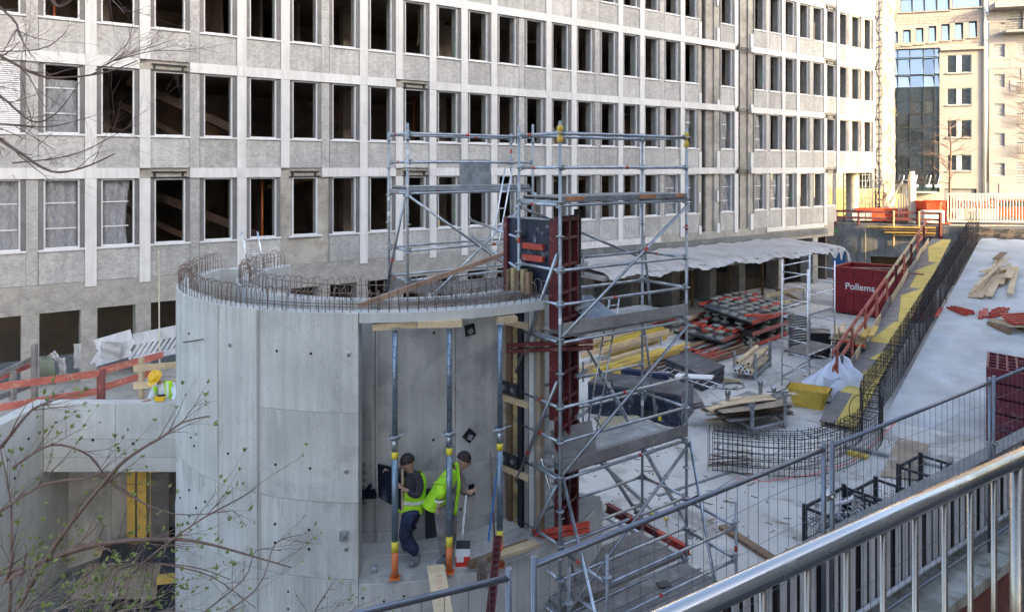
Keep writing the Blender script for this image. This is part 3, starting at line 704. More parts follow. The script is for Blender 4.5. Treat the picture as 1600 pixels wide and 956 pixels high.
# ------------------------------------------------ formwork at the right end of the doorway
fw=thing('wall_formwork','tall red framed wall formwork with black plywood at the drum doorway right end','formwork',pc(48,RO,ZL-1.6))
U,Nn=V(.815,.58,0),V(-.58,.815,0)
pa,pb=V(.66,11.15,0),V(.97,11.70,0); td=(pb-pa).normalized(); tn=V(td.y,-td.x,0)
H0,H1=1.55,6.45
m=MB()
for q in (pa,pb): m.obox(q+tn*.045+V(0,0,(H0+H1)/2),td*.03,tn*.045,(0,0,(H1-H0)/2))
for z in [H0+.06+i*.41 for i in range(12)]+[H1-.05]: m.obox((pa+pb)/2+tn*.045+V(0,0,z),(pb-pa)/2,tn*.04,(0,0,.025))
m.obox((pa+pb)/2+tn*.05+V(0,0,(H0+H1)/2),td*.03,tn*.04,(0,0,(H1-H0)/2))
build(m,'red_frame',M['red_steel'],fw)
build(MB().obox((pa+pb)/2-tn*.012+V(0,0,(H0+H1)/2),(pb-pa)/2,tn*.011,(0,0,(H1-H0)/2)),'plywood_face',M['ply_dark'],fw)
build(MB().obox(pa-td*.06+tn*.02+V(0,0,4.9),td*.035,tn*.08,(0,0,1.5)),'red_edge_rail',M['red_steel'],fw)
build(MB().obox(pb+td*.09+tn*.04+V(0,0,(4.85+6.5)/2),td*.03,tn*.05,(0,0,.86)).obox(pb+td*.09+tn*.0+V(0,0,(H0+4.7)/2),td*.025,tn*.04,(0,0,1.5)),'black_edge_strip',M['cloth_black'],fw)
m=MB()
for z in (5.65,5.0,4.55,3.95,3.3,2.7):
    c=pb+tn*.13+V(0,0,z); m.beam(c-td*.18,c+td*.22,.05,.06); m.tube(c+td*.1,c+td*.1+V(0,0,.16),.014,6); m.tube(c+td*.1,c+td*.1-V(0,0,.16),.014,6)
build(m,'clamps',M['galv'],fw,kind='stuff')
# radial black bulkhead above the rim
qa,qb=V(-.04,11.86,0),V(.60,11.20,0); rd=(qb-qa).normalized(); rn=V(rd.y,-rd.x,0)
if rn.y>0: rn=-rn
n_=3
for i in range(n_):
    a=qa+rd*((qb-qa).length*i/n_); c=qa+rd*((qb-qa).length*(i+1)/n_)
    build(MB().obox((a+c)/2+V(0,0,5.83),(c-a)/2*.985,rn*.012,(0,0,.57)),'black_plywood',M['ply_black'],fw)
for q,mt in ((qa-rd*.04,'red_steel'),):
    build(MB().obox(q+V(0,0,5.75),rd*.04,rn*.06,(0,0,.65)),'red_edge_rail',M[mt],fw)
m=MB().obox((qa+qb)/2+V(0,0,6.41),(qb-qa)/2,rn*.05,(0,0,.012)); build(m,'top_rail',M['galv_dull'],fw)
for z in (5.98,5.80): build(MB().obox((qa+qb)/2+rd*.12+rn*.05+V(0,0,z),rd*.22,rn*.03,(0,0,.045)),'orange_waler',M['red_bright'],fw)
# timber studs below the rim
st=random.Random(2)
for i in range(7):
    a=qa+rd*(.03+i*.125)+rn*.10; mt=['ply_brown','wood_brown','wood_dirty','metal_dark','wood_grey','concrete_new','ply_brown'][i]
    build(MB().obox(a+V(0,0,(ZL+5.03)/2+.0),rd*.045,rn*(.05+.02*(i%2)),(0,0,(5.03-ZL)/2)),'timber_stud',M[mt],fw)
for z in (4.93,3.72,2.6):
    for j in (0,1):
        c=qa+rd*(.08+j*.2)+rn*.19+V(0,0,z)
        k=build(MB().obox(c,rd*.085,rn*.012,(0,0,.10)),'black_plate',M['cloth_black'],fw)
        build(MB().obox(c+rn*.02,(rd+V(0,0,1)).normalized()*.035,rn*.01,(rd*-1+V(0,0,1)).normalized()*.035),'wing_nut',M['galv'],k)
    build(MB().obox(qa+rd*.3+rn*.15+V(0,0,z-.17),rd*.3,rn*.04,(0,0,.05)),'timber_waler',M['wood_pale'],fw)
for i in range(5):
    build(MB().obox(qa+rd*(.12+i*.11)+rn*.12+V(0,0,5.42),rd*.035,rn*.045,(0,0,.17+.03*(i%2))),'timber_stud',M['wood_dirty' if i%2 else 'wood_brown'],fw)
for (x0,x1,y,d,z) in ((792,926,540,10.95,0),(835,920,828,10.9,0)):
    a=PD(x0,y+(3 if y<600 else 8),d+.35); c=PD(x1,y-(3 if y<600 else 8),d-.0)
    m=MB(); m.beam(a+V(0,-.04,.045),c+V(0,-.04,.045),.06,.06); m.beam(a+V(0,-.04,-.045),c+V(0,-.04,-.045),.06,.06)
    for i in range(9): q=a.lerp(c,(i+.5)/9); m.tube(q+V(0,-.08,.05),q+V(0,-.074,.05),.014,6)
    build(m,'red_waler',M['red_bright' if y>600 else 'red_steel'],fw)
# raking push-pull props from the formwork to the deck
for i,(x0,y0,d0,fx,fy,lab) in enumerate(((915,540,11.9,1080,832,'longest raking steel prop from the formwork head to the deck'),(905,690,12.0,1019,797,'raking prop landing on the deck in the middle of the three feet'),(902,655,12.1,1005,816,'lower raking prop landing nearest the formwork'))):
    f0=G(fx,fy,.06); a=PD(x0,y0,d0); t=thing('raking_prop',lab,'raking prop',f0)
    build(MB().tube(a.lerp(f0,.12),a.lerp(f0,.9),.038,10),'tube',M['galv'],t); build(MB().tube(a,a.lerp(f0,.14),.022,8).tube(a.lerp(f0,.88),f0,.022,8),'spindle',M['galv_dull'],t)
    build(MB().rbox(f0-V(0,0,.045),.26,.14,.02,.8).rbox(f0,.06,.1,.1,.8),'foot_plate',M['galv_dull'],t)
    m=MB(); q=a.lerp(f0,.16); m.path([q,q+V(.10,-.02,.02),q+V(.12,-.02,-.12),q+V(.03,0,-.16)],.011,6); q=a.lerp(f0,.8); m.path([q,q+V(.10,-.02,.02),q+V(.12,-.02,-.12),q+V(.03,0,-.16)],.011,6); build(m,'handle',M['rebar_dark'],t)
# lying red beams and pipe on the deck below
def rbeam(p,q,h=.16,mat='red_steel',lab='',name='red_beam',cat='steel beam'):
    t=MB(); d=(q-p).normalized(); s=V(-d.y,d.x,0)
    t.beam(p+V(0,0,h*.5),q+V(0,0,h*.5),.015,h); t.beam(p+V(0,0,.01),q+V(0,0,.01),h*.7,.015); t.beam(p+V(0,0,h),q+V(0,0,h),h*.7,.015)
    for i in range(7): c=p.lerp(q,(i+.5)/7)+V(0,0,h*.5); t.tube(c-s*.011,c-s*.02,.02,6)
    o=build(t,name,M[mat]); return tag(o,lab,cat)
rbeam(G(948,798),G(1028,842),lab='dark red steel beam lying on the deck behind the pipe')
rbeam(G(1028,842),G(1077,868),mat='red_bright',lab='bright red steel beam end on the deck right of the orange pipe sleeve')
t=thing('deck_pipe','thick grey pipe with an orange sleeve lying aslant on the deck under the scaffold','pipe',G(1010,850))
build(MB().tube(G(925,795,.25),G(1025,848,.1),.055,12),'pipe',M['galv'],t); build(MB().tube(G(1025,848,.1),G(1058,866,.07),.065,12),'sleeve',M['orange_paint'],t)
build(MB().tube(PD(925,795,14.5),PD(985,770,15.4),.03,8) if 0 else MB().tube(G(1032,805,.1),G(1094,772,.4),.022,8),'handle_bar',M['rebar_dark'],t)
for (x,y,lab) in ((1018,806,'yellow safety cap on a bar, the nearer to the prop feet'),(1041,815,'yellow safety cap on a bar, right of its twin')):
    a=G(x,y+8); t=thing('bar_cap',lab,'safety cap',a); build(MB().tube(a,a+V(0,0,.12),.009,6),'bar',M['rebar'],t); build(MB().lathe(a+V(0,0,.1),[(.015,0),(.02,.04),(.06,.06),(.055,.075),(0.001,.08)],12),'cap',M['board_yellow'],t)

# ============================================================= RAMP PARAPETS (left)
ZP=2.44; ZB=1.07
pr=thing('ramp_parapet','pale concrete parapet wall of the side ramp joining the drum on its left','parapet',V(-9,15.0,ZB))
xr=[-9.45,-8.0,-6.45,-5.72]
for i in range(3):
    for z0,z1 in ((ZB,ZB+.29),(ZB+.296,ZB+.66),(ZB+.666,ZP)):
        if i==2 or True: build(MB().box(xr[i]+.004,xr[i+1]-.004,14.85,15.13,z0,z1),'parapet_panel',M['concrete_new'],pr)
m=MB()
for px,py in ((145,687),(208,693),(235,692),(185,700)):
    q=PD(px,py,14.848); m.tube(q+V(0,.01,0),q-V(0,.002,0),.03,10)
build(m,'tie_hole',M['black_void'],pr,kind='stuff')
wg=thing('wing_wall','light concrete wing wall running from the parapet corner towards the viewer','wall',V(-9.6,12,-1))
for y0,y1 in ((9.0,11.0),(11.0,13.2),(13.2,15.13)):
    for z0,z1 in ((-1.2,ZB),(ZB+.004,ZP)): build(MB().box(-9.76,-9.46,y0+.004,y1-.004+(.6 if z0<0 and y1>15 else 0),z0-(.5 if z0<0 else 0),z1),'wall_panel',M['concrete_new'],wg)
m=MB()
for y,z in ((13.9,2.2),(13.92,2.15),(13.8,1.72),(14.4,1.9),(14.0,1.3)): m.tube((-9.462,y,z),(-9.456,y,z),.03,8)
build(m,'tie_hole',M['black_void'],wg,kind='stuff')
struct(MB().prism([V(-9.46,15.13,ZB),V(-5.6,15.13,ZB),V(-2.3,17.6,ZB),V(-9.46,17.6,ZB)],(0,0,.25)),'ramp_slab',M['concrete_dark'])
rw2=thing('recessed_wall','shaded concrete wall panels under the side ramp','wall',V(-8.7,15.7,-1))
cv=[V(-9.46,15.7,-1.5),V(-8.9,16.35,-1.5),V(-8.2,17.0,-1.5)]
for a,c in zip(cv,cv[1:]): build(MB().prism([a,c-(c-a)*.01,c-(c-a)*.01+V(-.2,.25,0),a+V(-.2,.25,0)],(0,0,2.56)),'wall_panel',M['concrete_inner'],rw2)
for i,(x,w_,h,mt,lab) in enumerate(((205,13,2.0,'wood_yellow','short yellow formwork board standing in the dark gap under the side ramp'),(222,14,1.9,'wood_yellow','wide yellow formwork board standing in the gap under the side ramp'),(246,22,2.15,'wood_yellow','tall yellow board against the soffit under the side ramp'),(250,26,1.6,'panel_grey','grey panel leaning in front of the tall yellow board'))):
    q=PD(x,852,16.3-.12*i); q.z=-1.3; ww=w_/F*16.3; h+=.3
    m=MB().rbox(q+V(0,0,h/2),ww,.03,h,.1*(i-1)); 
    o=build(m,'formwork_board',M[mt]); tag(o,lab,'board')
m=MB(); random.seed(4)
m.grid(lambda u,v:V(-8.6+u*3.2,12.9+v*3.0,-1.33+.22*random.random()+.35*v),14,14); o=build(m,'tar_sheet',M['tar_blue']); tag(o,'crumpled dark blue waterproof sheeting on the lower floor','sheeting')
for i in range(3):
    m=MB().beam(G(150+i*12,862-i*4,-1.0),G(262,845-i*5,-1.0),.12,.1); o=build(m,'floor_timber',M['wood_brown' if i else 'wood_pale']); tag(o,['pale timber on the dark sheeting in front of the yellow boards','brown timber just behind the pale one on the sheeting','brown timber farthest back on the sheeting'][i],'timber')
pg=thing('slatted_pallet','grey slatted timber panel lying on the lower floor beside the drum','pallet',G(180,910,-.6))
for i in range(11):
    a=G(118+i*12,934,-.75); c=G(142+i*10.5,880,-.95); build(MB().beam(a,c,.12,.03),'slat',M['ply_brown'],pg)
m=MB().beam(G(246,905,-.7),G(275,902,-.7),.12,.14); m.beam(G(246,905,-.55),G(275,902,-.55),.12,.05); o=build(m,'yellow_beam',M['wood_yellow']); tag(o,'yellow timber beam end beside the drum foot','timber')
# red and white wooden barriers behind the parapet
bar=thing('red_barrier','faded red wooden guard rail running uphill behind the parapet','guard rail',PD(157,622,16.2))
for (x0,y0,d0,x1,y1,d1,wd) in ((-10,605,15.5,155,583,16.2,.15),(155,580,16.2,255,554,17.6,.15),(-10,638,15.5,152,611,16.2,.15),(155,607,16.2,245,580,17.6,.15)):
    build(MB().beam(PD(x0,y0,d0),PD(x1,y1,d1),.03,wd),'rail_board',M['rail_red'],bar)
build(MB().beam(PD(158,630,16.25),PD(158,577,16.25),.09,.15,up=(1,0,0)),'post',M['rail_redbrown'],bar)
bar2=thing('grey_barrier','weathered wooden guard rail at the left edge behind the red one','guard rail',PD(54,600,17))
for (x0,y0,x1,y1,mt) in ((-5,587,54,558,'wood_grey'),(-5,592,48,570,'rail_red'),(-5,622,54,600,'wood_grey')):
    build(MB().beam(PD(x0,y0,16.2),PD(x1,y1,17.6),.05,.11),'rail_board',M[mt],bar2)
build(MB().beam(PD(54,625,17.3),PD(54,537,17.3),.12,.10,up=(1,0,0)),'post',M['wood_grey'],bar2); build(MB().beam(PD(20,625,16.7),PD(20,580,16.7),.12,.10,up=(1,0,0)),'post',M['wood_grey'],bar2)
bar3=thing('yellow_barrier','fresh yellow timber guard rail beside the worker in the yellow helmet','guard rail',PD(221,628,15.9))
build(MB().beam(PD(221,632,15.9),PD(221,559,15.9),.11,.09,up=(1,0,0)),'post',M['wood_pale'],bar3)
for y in (575,602): build(MB().beam(PD(209,y+1,15.85),PD(285,y-6,15.9),.03,.14),'rail_board',M['wood_pale'],bar3)
# grey steel barriers with slots near the building
for i,(x0,x1,y0,y1,d,lab) in enumerate(((150,205,568,531,19.6,'grey slotted concrete-coloured barrier section left of the pillar'),(210,290,561,519,18.6,'grey slotted barrier section beside the drum'))):
    a,c_=PD(x0,y0,d),PD(x1,y0-16,d); n=9; t=thing('slotted_barrier',lab,'barrier',a)
    d_=(c_-a); m=MB(); m.beam(a+V(0,0,.0),c_+V(0,0,0),.06,.14); m.beam(a+V(0,0,.5),c_+V(0,0,.5),.06,.28)
    for j in range(n+1): q=a+d_*(j/n); m.beam(q+V(-.12,0,0),q+V(.14,0,.4),.05,.07)
    build(m,'barrier_grid',M['plastic_beige' if 0 else 'slat_grey'],t)
for i,(x,y,w_,h,rz,lab) in enumerate(((84,558,15,15,.6,'crumpled white plastic sheet tied diamond-wise over the barrier'),(96,572,13,26,.1,'long white plastic sack hanging from the barrier'),(121,556,11,38,0,'narrow white plastic strip hanging beside the second pillar'),(172,547,32,26,-.05,'wide wrinkled grey plastic sheet hanging between two pillars'))):
    d=19.3; c=PD(x,y,d); sx,sz=w_/F*d/2,h/F*d/2; m=MB(); rr=random.Random(i)
    ph=[rr.uniform(0,6) for _ in range(4)]
    m.grid(lambda u,v:c+V(((u-.5)*2*sx)*math.cos(rz)-((v-.5)*2*sz)*math.sin(rz),.02*math.sin(u*14+ph[0])+.015*math.sin(v*11+u*4+ph[1]),((u-.5)*2*sx)*math.sin(rz)+((v-.5)*2*sz)*math.cos(rz)),14,14)
    o=build(m,'hanging_sheet',M['tarp']); tag(o,lab,'plastic sheet')
m=MB(); rr=random.Random(9)
for i in range(12):
    a=PD(62+i*2.2,600,19); m.path([a,PD(64+i*1.8,565,19.1),PD(62+i*1.4,556+3*rr.random(),19.2)],.018,5)
o=build(m,'hose_bundle',M['hose_green']); tag(o,'bundle of pale green hoses draped over the barrier between the first pillars','hoses')
m=MB(); m.tube(PD(248,392,20.5),PD(250,640,17.0),.02,5); o=build(m,'yellow_cable',M['plastic_beige']); tag(o,'thin yellow cable hanging from a window sill down behind the helmeted worker','cable')
# ============================================================= SCAFFOLDS
R48=.0245
Us,Ns=V(2.22,1.58,0).normalized(),V(-1.58,2.22,0).normalized()
FLp=V(.70,10.72,0); LX,LY=2.72,1.02
FRp=FLp+Us*LX; BLp=FLp+Ns*LY; BRp=FRp+Ns*LY
def zz(p,z): return V(p.x,p.y,z)
tapes=random.Random(21)
def standard(t,p,z0,z1,yellow=False):
    m=MB().tube(zz(p,z0),zz(p,z1),R48,10)
    z=math.ceil((z0+.1-.2)/.5)*.5+.2
    while z<z1-.05:
        m.lathe(zz(p,z),[(.025,-.012),(.062,-.006),(.062,.006),(.025,.012)],12); z+=.5
    o=build(m,'standard',M['galv_dull'],t)
    for _ in range(2):
        z=tapes.uniform(z0+.3,z1-.3); build(MB().tube(zz(p,z),zz(p,z+.09),R48+.0015,10,caps=False),'tape',M[tapes.choice(['red_bright','white_paint'])],o)
    if yellow: build(MB().lathe(zz(p,z1-.32),[(.027,0),(.045,.02),(.045,.08),(.03,.1),(.03,.16),(.045,.18),(.045,.24),(.027,.26)],10),'yellow_coupler',M['yellow_paint'],o)
def ledger(t,p,q,z,z2=None,name='ledger'):
    z2=z if z2 is None else z2; d=(q-p).normalized()
    a,c=zz(p+d*.06,z),zz(q-d*.06,z2); m=MB().tube(a,c,R48,8)
    for e,s in ((a,1),(c,-1)): m.obox(e-d*s*.005,d*.035,V(-d.y,d.x,0)*.012,(0,0,.04)); m.tube(e+V(0,0,-.05)-d*s*.02,e+V(0,0,.06)-d*s*.02,.009,5)
    o=build(m,name,M['galv'],t)
    if tapes.random()<.6:
        u=tapes.uniform(.3,.7); k=a.lerp(c,u); build(MB().tube(k,k+(c-a).normalized()*.07,R48+.0015,8,caps=False),'tape',M['red_bright'],o)
def diag(t,p,z0,q,z1,off=V(0,0,0)): 
    m=MB().tube(zz(p,z0)+off,zz(q,z1)+off,R48,8); o=build(m,'diagonal_brace',M['galv'],t)
    u=tapes.uniform(.3,.7); a,c=zz(p,z0)+off,zz(q,z1)+off; k=a.lerp(c,u)
    if tapes.random()<.5: build(MB().tube(k,k+(c-a).normalized()*.08,R48+.0015,8,caps=False),'tape',M['red_bright'],o)
def deck(t,p0,us,ns,lx,ly,z,n=3,mat='galv_dull',toe=None,wood=False):
    w_=(ly-.04)/n
    for i in range(n):
        a=p0+ns*(.02+w_*(i+.5)); m=MB()
        m.obox(zz(a+us*lx/2,z+.055),us*(lx/2-.06),ns*(w_/2-.006),(0,0,.012)); m.obox(zz(a+us*lx/2-ns*(w_/2-.015),z+.03),us*(lx/2-.06),ns*.006,(0,0,.028)); m.obox(zz(a+us*lx/2+ns*(w_/2-.015),z+.03),us*(lx/2-.06),ns*.006,(0,0,.028))
        o=build(m,'deck_board',M['wood_grey' if wood else mat],t)
        for e in (0.09,lx-.09): build(MB().obox(zz(a+us*e,z+.068),us*.05,ns*(w_/2-.02),(0,0,.004)),'end_hook',M['galv'],o)
    for e in (0,lx): 
        m=MB().obox(zz(p0+us*e+ns*ly/2,z-.02),us*.012,ns*(ly/2-.03),(0,0,.035)); build(m,'transom',M['galv_dull'],t)
    if toe: build(MB().obox(zz(p0-ns*.035+us*lx/2,z+.15),us*(lx/2-.03),ns*.015,(0,0,.085)),'toe_board',M[toe],t)
def ladder(t,a,c,wd,dirv,name='ladder'):
    m=MB(); d=dirv.normalized()*wd/2; m.tube(a-d,c-d,.016,6); m.tube(a+d,c+d,.016,6)
    n=int((c-a).length/.28)
    for i in range(n): q=a.lerp(c,(i+.5)/n); m.tube(q-d,q+d,.012,5)
    return build(m,name,M['alu'],t)
tw=thing('scaffold_tower','tall galvanised scaffold tower with three boarded lifts in the middle of the photo','scaffold tower',zz(FLp,0))
zA,zB,zC,zD=6.70,4.70,2.70,.70
standard(tw,FLp,.0,7.88,True); standard(tw,FRp,0,7.85,True); standard(tw,BLp,0,7.85); standard(tw,BRp,0,7.80)
for z in (7.7,7.2,zA-.05,5.7,5.2,zB-.05,3.7,3.2,zC-.05,1.7,1.2,zD-.05):
    ledger(tw,FLp,FRp,z)
    if z not in (zC-.05,): ledger(tw,BLp,BRp,z)
    ledger(tw,FLp,BLp,z)
    if z in (7.7,7.2,zA-.05,5.7,5.2,zB-.05,3.2,zC-.05,1.7,zD-.05): ledger(tw,FRp,BRp,z)
deck(tw,FLp,Us,Ns,LX,LY,zA,3,wood=True)
deck(tw,FLp,Us,Ns,LX,LY,zB,3,toe='wood_grey'); deck(tw,FLp,Us,Ns,LX,LY,zC,3,toe='wood_grey'); deck(tw,FLp-Ns*.0,Us,Ns,LX,LY,zD,3,wood=True)
build(MB().obox(zz(FLp-Ns*.035+Us*LX/2,zA+.04),Us*(LX/2-.04),Ns*.012,(0,0,.035)),'deck_edge',M['galv'],tw)
for e in (.25,1.75,2.5): build(MB().obox(zz(FLp-Ns*.05+Us*e,zA+.045),Us*(.18 if e<2 else .1),Ns*.004,(0,0,.03)),'orange_edge',M['rust_orange'],tw)
o_=-Ns*.055
diag(tw,FRp,zA-.1,FLp,zB+.05,o_); diag(tw,FRp,zB-.1,FLp,zC+.05,o_); diag(tw,FRp,zC-.1,FLp,zD-.05,o_); 
diag(tw,BLp,zA-.1,BRp,zB+.9,Ns*.055); diag(tw,BRp,zA-.15,BRp+Us*.25,zB,Ns*.05)
diag(tw,FLp,5.95,BLp,4.0,-Us*.055); diag(tw,FLp,4.1,BLp,2.3,-Us*.055); diag(tw,FLp,2.6,BLp,1.0,-Us*.055)
# front low bay
F2,F3=FLp-Ns*1.0,FRp-Ns*1.0
for p in (F2,F3): standard(tw,p,0,2.0)
standard(tw,FLp-Ns*.5-Us*.25,0,1.7)
for z in (1.6,1.1): ledger(tw,F2,F3,z); ledger(tw,FLp,F2,z+.05,z); ledger(tw,FRp,F3,z+.05,z)
deck(tw,FLp-Ns*.92,Us,Ns,LX,.85,.62,3,wood=True)
# outriggers
for (x0,y0,d0,x1,y1) in ((1078,690,12.25,1108,860),(880,748,10.7,918,908)):
    a=PD(x0,y0,d0); c=PD(x1,y1,d0-1.0); c2=a+(c-a)*((a.z-0.3)/(a.z-c.z)); build(MB().tube(a,c2,R48,8),'outrigger',M['galv'],tw)
ladder(tw,zz(FLp+Ns*.55+Us*1.05,zC+.07),zz(FLp+Ns*.7+Us*1.75,zB+.35),.22,Us)
ladder(tw,zz(FLp+Ns*.45+Us*.8,zD+.07),zz(FLp+Ns*.5+Us*.15,zC+.1),.22,Us)
diag(tw,BRp,zB-.1,BRp+Us*.35,zC,V(0,0,0))
# sheets lying against the tower
def ribbed(name,p,ex,ey,lab,mat='galv',n=22):
    t=thing(name,lab,'metal sheet',p); nr=ex.cross(ey).normalized()
    build(MB().obox(p+ex/2+ey/2,ex/2,ey/2,nr*.004),'sheet',M[mat],t); m=MB()
    for i in range(n): a=p+ex*((i+.5)/n); m.beam(a+nr*.008,a+ey+nr*.008,(ex.length/n)*.45,.012,up=nr)
    build(m,'rib',M[mat],t,kind='stuff')
ribbed('ribbed_sheet',zz(FLp+Us*.92+Ns*.35,zB+.07),Us*.62,(Ns*.45+V(0,0,.33))-Us*.25,'ribbed aluminium deck panel lying tilted on the upper boarded lift of the middle tower')
p=zz(FLp+Us*.12+Ns*.25,zC+.08); ex=Us*.82; ey=V(0,0,.40)+Ns*.25+Us*.1
t=MB().obox(p+ex/2+ey/2,ex/2,ey/2,ex.cross(ey).normalized()*.01); o=build(t,'mortar_board',M['wood_grey']); tag(o,'mottled grey board leaning on the lower boarded lift of the middle tower','board')
c=zz(FLp+Us*1.8-Ns*.35,zD+.0); m=MB().rbox(c+V(0,0,.01),.20,.16,.02,.3); o=build(m,'dark_slab_piece',M['ply_dark']); tag(o,'small dark square plate lying on the bottom board of the tower','plate')
# left scaffold standing inside the drum
L1=V(-1.83,12.9,0); LLX=2.75; LLY=.74
l2,l3,l4=L1+Us*LLX,L1+Ns*LLY,L1+Us*LLX+Ns*LLY
ls=thing('scaffold_bay','lighter scaffold bay standing inside the drum, left of the middle tower','scaffold',zz(L1,4.9))
standard(ls,L1,4.85,7.98); standard(ls,l3,4.85,7.85); standard(ls,l2,4.85,8.05); standard(ls,l4,4.85,7.9)
for z in (7.8,7.3,6.75,5.75,5.22): ledger(ls,L1,l2,z); ledger(ls,l3,l4,z); ledger(ls,L1,l3,z); ledger(ls,l2,l4,z)
deck(ls,L1,Us,Ns,LLX,LLY,6.8,2)
diag(ls,L1,6.7,l2,4.9,-Ns*.05); diag(ls,l2,6.7,L1+Us*.4,4.9,-Ns*.1); diag(ls,L1,6.7,l3,4.95,-Us*.05)
ledger(ls,L1+Us*1.15-Ns*.2,BLp+V(0,0,0),6.25,6.1,name='loose_tube'); ledger(ls,L1+Us*1.15-Ns*.25,BLp,5.95,5.62,name='loose_tube')
t=thing('scaffold_ladder','thin aluminium ladder leaning behind the black formwork up to the left scaffold deck','ladder',PD(762,446,13.0))
ladder(t,PD(762,446,13.0),PD(795,262,13.6),.16,Us,'ladder_frame')
ribbed('ribbed_sheet',zz(L1+Us*1.35+Ns*.45,6.87),Us*.72,V(0,0,.48)+Ns*.05,'ribbed aluminium sheet standing upright on the left scaffold deck')
t=thing('short_ladder','pale ladder top rising from inside the drum at its back left','ladder',PD(403,440,15))
ladder(t,PD(403,432,15.0),PD(390,362,15.0),.32,V(1,0,0),'ladder_frame')

# ============================================================= DECK CLUTTER
rd_=random.Random(11)
def lean(v): return V(*v)
def pile(name,lab,cat,p,d,n,layers,w_,h,L,mats,gap=.01,jit=.05,part='plank',yaw=.0):
    """rows of timbers, p=front left corner, d=direction of the timbers, rows stacked sideways"""
    d=d.normalized(); s=V(d.y,-d.x,0); t=thing(name,lab,cat,p)
    for l in range(layers):
        for i in range(n):
            if l==layers-1 and rd_.random()<.25: continue
            a=p+s*(i*(w_+gap)+rd_.uniform(-jit,jit)*.3)+d*rd_.uniform(-jit*3,jit*3)+V(0,0,h*(l+.5)+.004*l)
            dd=(d+s*rd_.uniform(-yaw,yaw)).normalized()
            build(MB().beam(a,a+dd*L*rd_.uniform(.85,1.0),w_,h),part,M[rd_.choice(mats)],t)
    return t
# aluminium rolling tower
A_f,A_l,A_r=G(1262,614),G(1222,602),G(1304,594)
A_b=A_l+A_r-A_f; at=thing('rolling_tower','slim white aluminium rolling tower with two small platforms on the deck left of the skip','scaffold tower',A_f)
H=4.05
for p,h in ((A_f,H-.1),(A_l,H+.1),(A_r,H),(A_b,H+.15)): build(MB().tube(p,p+V(0,0,h),.028,8),'upright',M['alu'],at)
for (p,q) in ((A_f,A_l),(A_b,A_r)):
    for i in range(9): z=.25+i*.44; build(MB().tube(p+V(0,0,z),q+V(0,0,z),.018,6),'rung',M['alu'],at)
for (p,q) in ((A_l,A_b),(A_f,A_r)):
    for z in ((3.95,3.5,2.55,1.1,.3) if p is A_l else (1.2,.35,3.1)): build(MB().tube(p+V(0,0,z),q+V(0,0,z),.018,6),'guard_tube',M['alu'],at)
build(MB().tube(A_l+V(0,0,.3),A_r+V(0,0,1.2),.016,6),'brace',M['galv_dull'],at)
for z in (2.45,1.15):
    c=(A_f+A_b)/2; ex=(A_r-A_f)/2; ey=(A_l-A_f)/2; build(MB().obox(c+V(0,0,z),ex*.97,ey*.9,(0,0,.03)),'platform',M['galv' if z>2 else 'ply_dark'],at)
# skip container
sk0=V(16.05,36.6,0); e1=V(.72,-.69,0).normalized(); e2=V(.69,.72,0).normalized(); SL,SW,SHh=3.9,2.3,2.25
sk=thing('skip_container','dark red waste skip with white lettering standing against the back of the pit','skip',sk0)
m=MB()
m.obox(sk0+e1*SL/2+V(0,0,SHh/2+.1),e1*SL/2,e2*.03,(0,0,SHh/2-.1)); m.obox(sk0+e1*SL/2+e2*SW+V(0,0,SHh/2+.1),e1*SL/2,e2*.03,(0,0,SHh/2-.1))
m.obox(sk0+e2*SW/2+V(0,0,SHh/2+.1),e2*SW/2,e1*.03,(0,0,SHh/2-.1)); m.obox(sk0+e1*SL+e2*SW/2+V(0,0,SHh/2+.1),e2*SW/2,e1*.03,(0,0,SHh/2-.1)); m.obox(sk0+e1*SL/2+e2*SW/2+V(0,0,.16),e1*SL/2,e2*SW/2,(0,0,.04))
build(m,'body',M['skip_red'],sk)
m=MB()
for i in range(10): m.obox(sk0-e2*.05+e1*(SL*i/9)+V(0,0,SHh/2+.05),e1*.04,e2*.03,(0,0,SHh/2-.15))
for j in range(6): m.obox(sk0-e1*.05+e2*(SW*j/5)+V(0,0,SHh/2+.05),e2*.04,e1*.03,(0,0,SHh/2-.15))
for z in (.12,.85,1.5): m.obox(sk0-e2*.045+e1*SL/2+V(0,0,z),e1*SL/2,e2*.028,(0,0,.035))
build(m,'stiffening_rib',M['skip_red'],sk)
m=MB()
for q,ax,l in ((sk0+e1*SL/2,e1,SL),(sk0+e1*SL/2+e2*SW,e1,SL),(sk0+e2*SW/2,e2,SW),(sk0+e1*SL+e2*SW/2,e2,SW)): m.beam(q-ax*(l/2+.06)+V(0,0,SHh),q+ax*(l/2+.06)+V(0,0,SHh),.15,.12)
build(m,'rim',M['skip_red'],sk)
cu=bpy.data.curves.new('lettering','FONT'); cu.body='Pollems'; cu.size=.44; cu.extrude=.004; cu.align_x='CENTER'; cu.offset=.004
tmp=bpy.data.objects.new('tmp_text',cu); COL.objects.link(tmp); bpy.context.view_layer.update()
me=bpy.data.meshes.new_from_object(tmp.evaluated_get(bpy.context.evaluated_depsgraph_get())); bpy.data.objects.remove(tmp); me.materials.clear(); me.materials.append(M['white_paint']); me.name='lettering'
lt=link('lettering',me,sk); lt.rotation_euler=(math.pi/2,0,math.atan2(e1.y,e1.x)); lt.location=e1*1.22-e2*.10+V(0,0,1.26); lt.scale=(1,1,1)
for (a,c_) in (((1.22),0),): build(MB().obox(sk0+e1*a-e2*.082+V(0,0,1.42),e1*.82,e2*.004,(0,0,.36)),'name_plate',M['skip_red'],sk)
